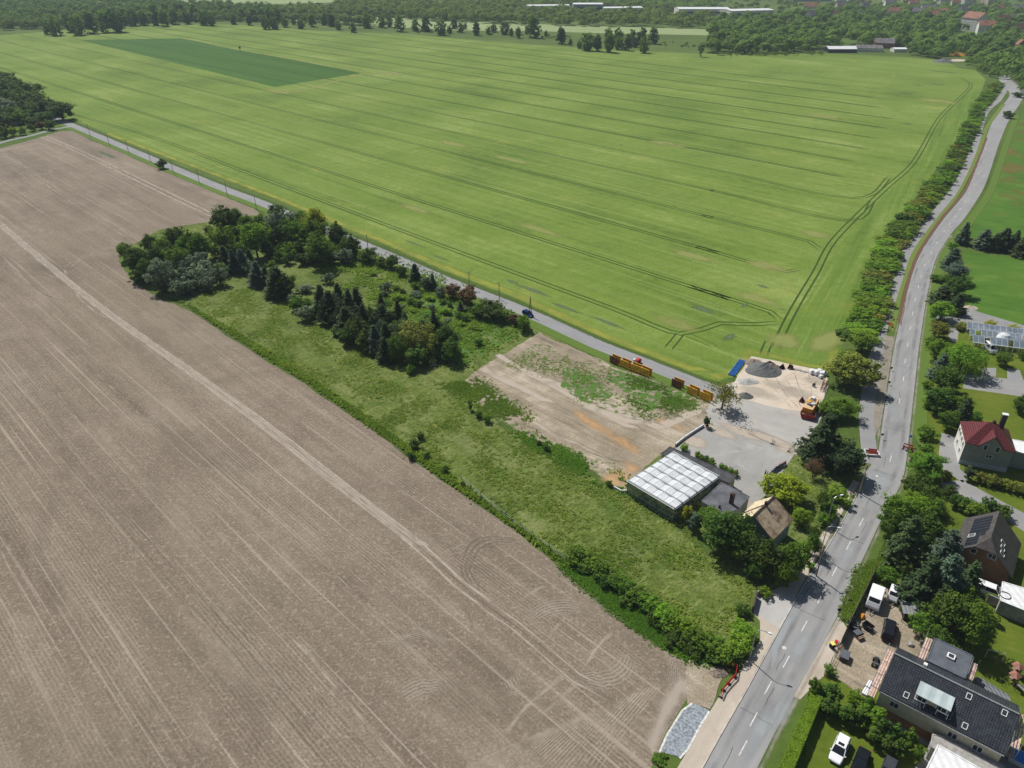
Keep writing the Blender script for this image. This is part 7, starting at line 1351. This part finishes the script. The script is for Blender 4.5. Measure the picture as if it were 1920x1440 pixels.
# people
def person(p, rz, label, shirt, trousers, hair, arm=.3):
    root = thing('person', label, 'person', (p.x, p.y, .08), rz)
    def skin_(name, joints, edges, rad, mat, par):
        me = bpy.data.meshes.new(name); me.from_pydata(joints, edges, []); o = bpy.data.objects.new(name, me); COL.objects.link(o); o.parent = par; me.materials.append(mat)
        sk_ = o.modifiers.new('skin', 'SKIN'); sk_.use_smooth_shade = True
        lay = me.skin_vertices[0] if len(me.skin_vertices) else None
        if lay is None:
            bm_ = bmesh_new(me)
            lay = me.skin_vertices[0]
        for i, r in enumerate(rad): lay.data[i].radius = (r, r)
        lay.data[0].use_root = True; sb = o.modifiers.new('sub', 'SUBSURF'); sb.levels = 1; sb.render_levels = 1; return o
    J = [(0, 0, .95), (0, 0, 1.2), (0, 0, 1.42), (0, 0, 1.52), (0, .02, 1.66), (0, .02, 1.76), (.19, 0, 1.42), (.27, .03, 1.15), (.25, .03 + arm, 1.0), (.25, .1 + arm, .93), (-.19, 0, 1.42), (-.27, .03, 1.15), (-.25, .03 + arm, 1.0), (-.25, .1 + arm, .93), (.1, 0, .9), (.11, .03, .5), (.11, 0, .08), (.11, .15, .04), (-.1, 0, .9), (-.12, .05, .5), (-.13, 0, .08), (-.13, .15, .04)]
    E_ = [(0, 1), (1, 2), (2, 3), (3, 4), (4, 5), (2, 6), (6, 7), (7, 8), (8, 9), (2, 10), (10, 11), (11, 12), (12, 13), (0, 14), (14, 15), (15, 16), (16, 17), (0, 18), (18, 19), (19, 20), (20, 21)]
    Rr = [.13, .13, .13, .055, .095, .07, .06, .045, .035, .04, .06, .045, .035, .04, .09, .06, .045, .04, .09, .06, .045, .04]
    body = skin_('body', J, E_, Rr, M['skin'], root)
    skin_('shirt', [J[0], J[1], J[2], J[6], J[7], J[10], J[11]], [(0, 1), (1, 2), (2, 3), (3, 4), (2, 5), (5, 6)], [.155, .155, .15, .08, .062, .08, .062], shirt, root)
    skin_('trousers', [J[0], J[14], J[15], (J[16][0], 0, .12), J[18], J[19], (J[20][0], 0, .12)], [(0, 1), (1, 2), (2, 3), (0, 4), (4, 5), (5, 6)], [.15, .11, .082, .07, .11, .082, .07], trousers, root)
    h_ = MB(); 
    for i in range(5):
        for j in range(10):
            f = lambda a, b: Vector((.112 * math.cos(b) * math.cos(a), .0 + .125 * math.sin(b) * math.cos(a), 1.68 + .125 * math.sin(a))); a0, a1 = i * .314, (i + 1) * .314; b0, b1 = j * .6283, (j + 1) * .6283
            h_.face([f(a0, b0), f(a0, b1), f(a1, b1), f(a1, b0)])
    h_.build('hair', hair, root, True); return root
def bmesh_new(me):
    import bmesh as _b
    bm_ = _b.new(); bm_.from_mesh(me); bm_.verts.layers.skin.verify(); bm_.to_mesh(me); bm_.free()
person(G(*z5(1315, 250)), -1.2, 'person in a pale lilac shirt and dark trousers standing on the car park', M['shirt'], M['denim'], M['hair']); person(G(*z5(1283, 225)), 1.0, 'person in dark clothes standing on the car park beside the pale shirt', M['blackcloth'], M['blackcloth'], M['hair'], .15)
# motorcycles
def motorcycle(p, rz, label, tank):
    root = thing('motorcycle', label, 'motorcycle', (p.x, p.y, .07), rz, 'motorcycles parked at the lawn edge')
    for x in (-.7, .72): w_ = MB(); w_.cyl((x, -.07, .32), (x, .07, .32), .32, .32, 16); wo = w_.build('wheel', M['dark'], root); r_ = MB(); r_.cyl((x, -.08, .32), (x, .08, .32), .18, .18, 10); r_.build('rim', M['steel'], wo)
    b = MB(); b.bar((-.7, 0, .34), (0, 0, .5), .12); b.bar((0, 0, .5), (.5, 0, .85), .1); b.bar((.72, 0, .34), (.45, 0, .95), .09); b.box((0, 0, .3), (.5, .32, .35), 0, 0, True); b.build('frame', M['steel'], root)
    t = MB(); loft(t, [(-.15, [(-.12, .75), (.12, .75), (.1, .95), (-.1, .95)]), (.15, [(-.17, .72), (.17, .72), (.14, 1.0), (-.14, 1.0)]), (.45, [(-.1, .8), (.1, .8), (.07, .98), (-.07, .98)])]); t.build('tank', tank, root)
    s = MB(); loft(s, [(-.85, [(-.1, .85), (.1, .85), (.08, .95), (-.08, .95)]), (-.4, [(-.15, .72), (.15, .72), (.14, .84), (-.14, .84)]), (-.12, [(-.1, .74), (.1, .74), (.09, .84), (-.09, .84)])]); s.build('seat', M['dark'], root)
    h_ = MB(); h_.bar((.42, -.36, 1.05), (.42, .36, 1.05), .05); h_.build('handlebar', M['dark'], root); e = MB(); e.cyl((-.1, .2, .3), (-.9, .24, .42), .06, .07, 8); e.build('exhaust', M['steel'], root); l = MB(); l.box((.62, 0, .85), (.16, .2, .2), 0, 0, True); l.build('headlight', M['lamp'], root)
for k, (x, y, t) in enumerate(((1425, 150, 'cardark'), (1460, 120, 'carblack'), (1490, 95, 'dark'), (1520, 60, 'white'), (1550, 50, 'carblack'), (1580, 30, 'red'), (1620, 10, 'red'))): motorcycle(G(*z5(x, y), .4), -2.5 + random.uniform(-.15, .15), ('nearest motorcycle of the row, grey', 'second motorcycle from the near end, black', 'third motorcycle from the near end, dull black', 'motorcycle with white tank in the middle of the row', 'fifth motorcycle from the near end, black', 'second motorcycle from the far end, red tank', 'farthest motorcycle of the row, red tank')[k], M[t])
# barriers on the car park
for k, (x, y, l) in enumerate(((1448, 826, 'grey metal frame barrier in the middle of the car park edge'), (1484, 842, 'dark tilted metal gate leaf at the car park corner'))):
    p = G(x, y, .4); root = thing('metal_gate', l, 'gate', (p.x, p.y, .07), 1.2 - k * .6); b = MB(); b.bar((-1, 0, 0), (-1, 0, 1.1), .06); b.bar((1, 0, 0), (1, 0, 1.1), .06)
    for z in (.2, .65, 1.1): b.bar((-1, 0, z), (1, 0, z), .05)
    b.bar((-1, 0, .2), (1, 0, 1.1), .05); b.build('frame', M['steel' if k == 0 else 'dark'], root); b = MB(); b.box((-1, 0, 0), (.3, .7, .1), 0, 0, True); b.build('foot', M['dark'], root)
# workshop yard clutter
def fence_line(pts_px, h, name, label, mat, step=1.6, post=.08, panel=True, cat='fence', zb=.05, thick=.05):
    P = px(*pts_px); root = thing(name, label, cat, (P[0].x, P[0].y, .04)); pn_ = MB(); k = 0; pos = []
    for a, b in zip(P, P[1:]):
        L = (b - a).length; n = max(1, int(L / step))
        for i in range(n): 
            q, r_ = a.lerp(b, i / n) - P[0], a.lerp(b, (i + 1) / n) - P[0]; pos.append(q)
            if panel: pn_.bar(q + Vector((0, 0, zb + h / 2)), r_ + Vector((0, 0, zb + h / 2)), thick, h - .04)
            else:
                for z in (.3, h * .6, h * .95): pn_.bar(q + Vector((0, 0, z)), r_ + Vector((0, 0, z)), .03)
    pos.append(P[-1] - P[0]); pn_.build('panel', mat, root)
    for q in pos[:60]: b = MB(); b.bar(q, q + Vector((0, 0, h + .08)), post); b.build('post', M['timber'], root)
    return root
M['fencedark'] = stripe_mat('dark_fence_boards', (.06, .055, .05), (.10, .09, .08), .3, 0, .8)
fence_line([(1642, 1072), (1612, 1132), (1590, 1178), (1575, 1210)], 1.9, 'board_fence', 'tall dark board fence between road verge and workshop yard', M['fencedark'])
fence_line([(1571, 1218), (1558, 1243), (1545, 1268)], 1.4, 'wire_fence', 'low wire fence at the mouth of the workshop yard', M['steel'], panel=False)
fence_line([(1848, 1130), (1885, 1147), (1930, 1170)], 2.0, 'concrete_wall', 'long grey concrete garden wall below the bright white garage roof', M['conc'], 2.5, .12, thick=.16, cat='wall')
fence_line([(1410, 1148), (1417, 1120)], 1.5, 'brick_wall', 'short dark brick wall at the back of the pale driveway', M['brickred'], 1.0, .1, cat='wall', thick=.3)
fence_line([(1418, 1118), (1428, 1110)], 1.0, 'low_wall', 'low concrete wall beside the pale driveway', M['conc'], 1.0, .1, cat='wall', thick=.2)
fence_line([(1319, 800), (1300, 812), (1282, 824), (1266, 837)], .7, 'low_wall', 'low white edged wall between dirt lot and car park', M['white'], 1.6, .1, cat='wall', thick=.22)
fence_line([(865, 900), (920, 950), (1000, 1010), (1060, 1052)], 1.3, 'wire_fence', 'thin wire fence with timber posts along the meadow margin', M['steel'], 3.2, .09, panel=False)
fence_line([(1585, 655), (1572, 690), (1566, 712)], 1.3, 'wire_fence', 'wire fence between cereal headland and yard trees', M['steel'], 2.0, .08, panel=False)
fence_line([(1150, 915), (1165, 923), (1178, 922)], .5, 'low_wall', 'low pale wall stub at the greenhouse corner', M['white'], 1.5, .1, cat='wall', thick=.2)
def junk(x, y, name, label, cat, build, rz=0.0):
    p = G(x, y, .3); root = thing(name, label, cat, (p.x, p.y, .06), rz); build(root); return root
def mk(*parts):
    def f(root):
        for nm, mt, fn in parts: b = MB(); fn(b); b.build(nm, M[mt], root)
    return f
junk(1701, 1155, 'corrugated_shelter', 'small open shelter with grey corrugated roof in the workshop yard', 'shelter', mk(('post', 'timber', lambda b: [b.bar((x, y, 0), (x, y, 2.0), .1) for x in (-1.1, 1.1) for y in (-1.3, 1.3)]), ('roof', 'steel', lambda b: [b.bar((-1.2 + k * .3, -1.5, 2.1 + .05 * (k % 2)), (-1.2 + k * .3, 1.5, 2.1 + .05 * (k % 2)), .3, .05) for k in range(9)]), ('crate', 'dark', lambda b: b.box((0, 0, 0), (1.6, 2.0, 1.0), 0, 0, True))), R(-15))
junk(1611, 1194, 'pallet_stack', 'stack of pale timber pallets in the workshop yard', 'pallets', mk(('pallets', 'timber', lambda b: [b.box((0, -.5 + j * .25, k * .15), (1.2, .12, .03), 0, 0, True) for k in range(5) for j in range(5)] + [b.box((-.5 + j * .5, 0, k * .15 - .09), (.1, 1.1, .09), 0, 0, True) for k in range(1, 5) for j in range(3)]), ('tarp', 'felt', lambda b: b.box((0, .5, .8), (1.3, 1.0, .1), 0, 0, True))), .4)
junk(1627, 1176, 'engine_trailer', 'small dark two wheeled trailer in the workshop yard', 'trailer', mk(('tub', 'dark', lambda b: tray(b, 1.4, 1.0, 1.6, 1.2, .8)), ('wheel', 'dark', lambda b: b.cyl((0, -.75, .3), (0, -.6, .3), .3, .3, 12)), ('wheel', 'dark', lambda b: b.cyl((0, .6, .3), (0, .75, .3), .3, .3, 12)), ('drawbar', 'steel', lambda b: b.bar((.7, 0, .35), (1.7, 0, .35), .08))), -1.0)
junk(1616, 1155, 'tarp_heap', 'orange tarpaulin over a heap beside the dark fence', 'tarpaulin', mk(('tarp', 'orange', lambda b: loft(b, [(-.7, [(-.4, 0), (.4, 0), (.2, .3), (-.2, .3)]), (0, [(-.6, 0), (.6, 0), (.3, .7), (-.3, .7)]), (.7, [(-.4, 0), (.4, 0), (.15, .35), (-.2, .3)])])), ('board', 'timber', lambda b: b.box((.2, .9, 0), (1.4, .3, .3), .3, 0, True))), .8)
junk(1600, 1175, 'scrap_heap', 'heap of dark scrap metal against the dark fence', 'scrap', mk(('scrap', 'dark', lambda b: [b.bar((random.uniform(-1, 1), random.uniform(-1.3, 1.3), random.uniform(0, .3)), (random.uniform(-1, 1), random.uniform(-1.3, 1.3), random.uniform(.3, 1.1)), .12) for _ in range(26)]), ('pipes', 'steel', lambda b: [b.cyl((random.uniform(-.8, .8), random.uniform(-1, 1), .3), (random.uniform(-.8, .8), random.uniform(-1, 1), 1.1), .05) for _ in range(9)]), ('drum', 'dark', lambda b: b.cyl((.3, -.9, 0), (.3, -.9, .9), .3, .3, 12))), .5)
junk(1702, 1133, 'scrap_heap', 'pile of white and grey tubes beside the smaller trailer', 'scrap', mk(('tubes', 'white', lambda b: [b.cyl((random.uniform(-1.5, 0), random.uniform(-.8, .8), random.uniform(.1, .5)), (random.uniform(.3, 2), random.uniform(-.8, .8), random.uniform(.2, .6)), .05) for _ in range(14)]), ('sheets', 'steel', lambda b: [b.box((random.uniform(-1, 1), random.uniform(-.6, .6), .1 + .06 * k), (1.2, .5, .03), random.uniform(0, 3), 0, True) for k in range(8)])), -.6)
junk(1642, 1243, 'quad_bike', 'dark quad bike with silver racks beside the tiled house', 'quad bike', mk(('body', 'dark', lambda b: loft(b, [(-.8, [(-.35, .5), (.35, .5), (.3, .75), (-.3, .75)]), (0, [(-.25, .45), (.25, .45), (.2, .8), (-.2, .8)]), (.8, [(-.35, .5), (.35, .5), (.25, .85), (-.25, .85)])])), ('rack', 'steel', lambda b: [b.bar((x + i * .12, -.35, .86), (x + i * .12, .35, .86), .03) for x in (-.85, .45) for i in range(4)]), ('handlebar', 'dark', lambda b: b.bar((.35, -.4, 1.05), (.35, .4, 1.05), .05)), ('wheel', 'dark', lambda b: b.cyl((-.6, -.55, .3), (-.6, -.3, .3), .3, .3, 12)), ('wheel', 'dark', lambda b: b.cyl((-.6, .3, .3), (-.6, .55, .3), .3, .3, 12)), ('wheel', 'dark', lambda b: b.cyl((.6, -.55, .3), (.6, -.3, .3), .3, .3, 12)), ('wheel', 'dark', lambda b: b.cyl((.6, .3, .3), (.6, .55, .3), .3, .3, 12))), 1.0)
junk(1628, 1290, 'wrapped_pipes', 'long white wrapped bundle lying beside the tiled house', 'bundle', mk(('wrap', 'bag', lambda b: [b.cyl((-1.6, -.3 + k * .3, .2), (1.6, -.3 + k * .3, .2), .18, .16, 8) for k in range(3)]), ('strap', 'dark', lambda b: b.box((0, 0, .02), (.06, 1.1, .42), 0, 0, True))), adir((1620, 1308), (1638, 1275)))
junk(1708, 1208, 'rock', 'pale boulder in the workshop yard near the annex scaffold', 'boulder', mk(('stone', 'conc', lambda b: loft(b, [(-.5, [(-.3, 0), (.3, 0), (.2, .3), (-.2, .3)]), (0, [(-.5, 0), (.5, 0), (.4, .55), (-.3, .5)]), (.55, [(-.3, 0), (.35, 0), (.2, .3), (-.2, .25)])]))), 0)
junk(1643, 1140, 'hexagonal_slab', 'pale octagonal slab lying beside the larger caravan', 'slab', mk(('slab', 'conc', lambda b: b.cyl((0, 0, 0), (0, 0, .12), .9, .9, 8))), 0)
bpy.data.objects[-1] if 0 else None
junk(1575, 1212, 'firewood_pile', 'pile of pale timber with red plastic beside the yard gate', 'wood pile', mk(('logs', 'timber', lambda b: [b.cyl((-.6, -.6 + k * .2, .12 + .18 * (k % 3)), (.6, -.5 + k * .2, .15 + .18 * (k % 3)), .09) for k in range(7)]), ('plastic', 'red', lambda b: b.box((.2, .8, 0), (.7, .5, .6), .3, 0, True))), .7)
junk(1583, 1232, 'compost_box', 'dark square compost box inside the yard fence', 'box', mk(('box', 'fencedark', lambda b: tray(b, 1.8, 1.3, 1.8, 1.3, .9)), ('lid', 'felt', lambda b: b.box((0, 0, .9), (1.9, 1.4, .06), 0, 0, True))), 1.0)
# playhouse, pool, garden furniture
for k, (x, y, l) in enumerate(((1906, 1255, 'upper red roofed wooden play tower on the lawn'), (1901, 1272, 'lower red roofed wooden play tower on the lawn'))):
    p = G(x, y, 1.0); root = thing('play_tower', l, 'playhouse', (p.x, p.y, .03), .4, 'play towers on the lawn'); b = MB(); [b.bar((sx, sy, 0), (sx, sy, 1.8), .1) for sx in (-.5, .5) for sy in (-.5, .5)]; b.build('post', M['timber'], root); b = MB(); b.box((0, 0, .8), (1.1, 1.1, .08), 0, 0, True); b.box((0, -.5, .85), (1.1, .05, .5), 0, 0, True); b.build('platform', M['timber'], root)
    r_ = MB(); Z = Vector((0, 0, 2.4)); q = [Vector((-.7, -.7, 1.8)), Vector((.7, -.7, 1.8)), Vector((.7, .7, 1.8)), Vector((-.7, .7, 1.8))]; [r_.face([q[i], q[(i + 1) % 4], Z]) for i in range(4)]; r_.build('roof', plain('reddish_playhouse_roof', (.34, .16, .12), .8), root)
p = G(1912, 1292, .6); root = thing('garden_slide', 'grey garden slide below the play towers', 'slide', (p.x, p.y, .03), R(-50)); b = MB(); b.bar((-.5, 0, 1.2), (2.2, 0, .1), .6, .08); b.bar((-.5, -.3, 1.3), (2.2, -.3, .2), .06, .15); b.bar((-.5, .3, 1.3), (2.2, .3, .2), .06, .15); b.build('chute', M['conc'], root); b = MB(); b.bar((-.5, -.25, 0), (-.5, -.25, 1.2), .08); b.bar((-.5, .25, 0), (-.5, .25, 1.2), .08); b.build('leg', M['timber'], root)
a_, b_ = G(1905, 1425, .5), G(1925, 1440, .5); root = thing('paddling_pool', 'bright blue pool cover in the lower right corner', 'pool', (G(1916, 1428).x, G(1916, 1428).y, .05), R(-40)); b = MB(); b.prism([(-1.6, -1.2), (1.6, -1.2), (1.6, 1.2), (-1.6, 1.2)], 0, .7); b.build('wall', M['white'], root); b = MB(); b.prism([(-1.5, -1.1), (1.5, -1.1), (1.5, 1.1), (-1.5, 1.1)], .704, .72); b.build('cover', M['bluepaint'], root)
flatroof('white_garage', 'garage with bright white flat roof carrying a black hoop at the right edge', [(1880, 1091), (1960, 1115), (1960, 1160), (1876, 1126)], 3.0, M['conc'], M['sheet_white'], 'garage')
p = G(1885, 1116, 3.1); b = MB(); ring = [(math.cos(i * .3927) * .85, math.sin(i * .3927) * .85, 0) for i in range(17)]; b.path(ring, .06); o = b.build('hoop', M['dark']); o.location = (p.x, p.y, 3.1); tag(o, 'black rubber hoop lying on the white garage roof', 'hoop')
p = G(1793, 1150 - 0, .4); root = thing('swing_frame', 'pale frame on the shaded lawn beside the large trees', 'swing', (G(1862, 1236).x, G(1862, 1236).y, .03), R(-20)); b = MB(); b.bar((-1.2, 0, 0), (-1.2, 0, 1.8), .08); b.bar((1.2, 0, 0), (1.2, 0, 1.8), .08); b.bar((-1.2, 0, 1.8), (1.2, 0, 1.8), .08); b.build('frame', M['white'], root); b = MB(); b.box((0, 0, .5), (.5, .2, .05), 0, 0, True); b.bar((-.2, 0, .5), (-.2, 0, 1.8), .02); b.bar((.2, 0, .5), (.2, 0, 1.8), .02); b.build('seat', M['timber'], root)
# umbrella and cone roof in the small greenhouse
p = G(1880, 639, 2); root = thing('round_dome', 'white round ribbed dome inside the steel framed greenhouse', 'dome', (p.x, p.y, .03)); b = MB()
for i in range(12):
    a0, a1 = i * .5236, (i + 1) * .5236
    for (r0, z0), (r1, z1) in (((2.2, 1.5), (2.0, 3.0)), ((2.0, 3.0), (1.2, 4.1)), ((1.2, 4.1), (0.05, 4.5))): b.face([(r0 * math.cos(a0), r0 * math.sin(a0), z0), (r0 * math.cos(a1), r0 * math.sin(a1), z0), (r1 * math.cos(a1), r1 * math.sin(a1), z1), (r1 * math.cos(a0), r1 * math.sin(a0), z1)])
b.build('shell', M['greenglass'], root); b = MB(); [b.bar((2.2 * math.cos(i * .7854), 2.2 * math.sin(i * .7854), 0), (2.0 * math.cos(i * .7854), 2.0 * math.sin(i * .7854), 3.0), .06) for i in range(8)]; b.build('frame', M['white'], root)
def wall_lines(): pass
# timber lying on the grass by the lane and a hay of pale things in the clearing
for k, (x, y, l) in enumerate(((585, 541, 'pale flat object lying in the clearing'), (812, 685, 'pale object in the grass at the foot of the grove'), (572, 352 + 0, None))):
    if l: p = G(x, y, 0); o = MB().box((0, 0, 0), (1.8, .9, .35), .3, 0, True).box((.2, .1, .35), (1.2, .6, .2), .6, 0, True).build('timber_stack', M['conc']); o.location = (p.x, p.y, .05); tag(o, l, 'timber stack')
p = G(450, 94, 1); root = thing('hunting_stand', 'tiny dark raised hide at the edge of the dark green crop patch', 'hide', (p.x, p.y, .02)); b = MB(); [b.bar((sx, sy, 0), (sx * .6, sy * .6, 2.5), .12) for sx in (-1, 1) for sy in (-1, 1)]; b.build('leg', M['timber'], root); b = MB(); b.box((0, 0, 2.5), (1.6, 1.6, 1.8), 0, 0, True); b.build('cabin', M['fencedark'], root); b = MB(); b.box((0, 0, 4.304), (2, 2, .12), 0, 0, True); b.build('roof', M['dark'], root)
# garden sheds at the left edge
for k, (x, y, L, D, l) in enumerate(((14, 236, 6, 4, 'low garden hut with pale roof at the left edge'), (55, 235, 4, 3, 'small pale roofed garden hut right of the first'))):
    p = G(x, y); house('garden_hut', l, (p.x, p.y), R(25), L, D, 2.2, 3.0, wall=M['wall_old'], roof=M['conc'], over=.3, cat='hut')
for key in PR:
    for rec in PR[key]:
        if not rec[3]:
            for c in list(rec[0].children): bpy.data.objects.remove(c)
            bpy.data.objects.remove(rec[0])
hz = MB(); hz.box((0, 900, -1), (4400, 2600, ALT + 6), 0, 0, True)
g = N('haze_air'); g.t.nodes.remove(g.b); v = g.n('ShaderNodeVolumePrincipled'); v.inputs['Color'].default_value = (.74, .87, 1, 1); v.inputs['Density'].default_value = .00011; v.inputs['Anisotropy'].default_value = .0
g.l(v.outputs[0], g.out.inputs['Volume'])
tag(hz.build('haze', g.mat), 'thin pale haze over the whole landscape', 'haze', kind='stuff')
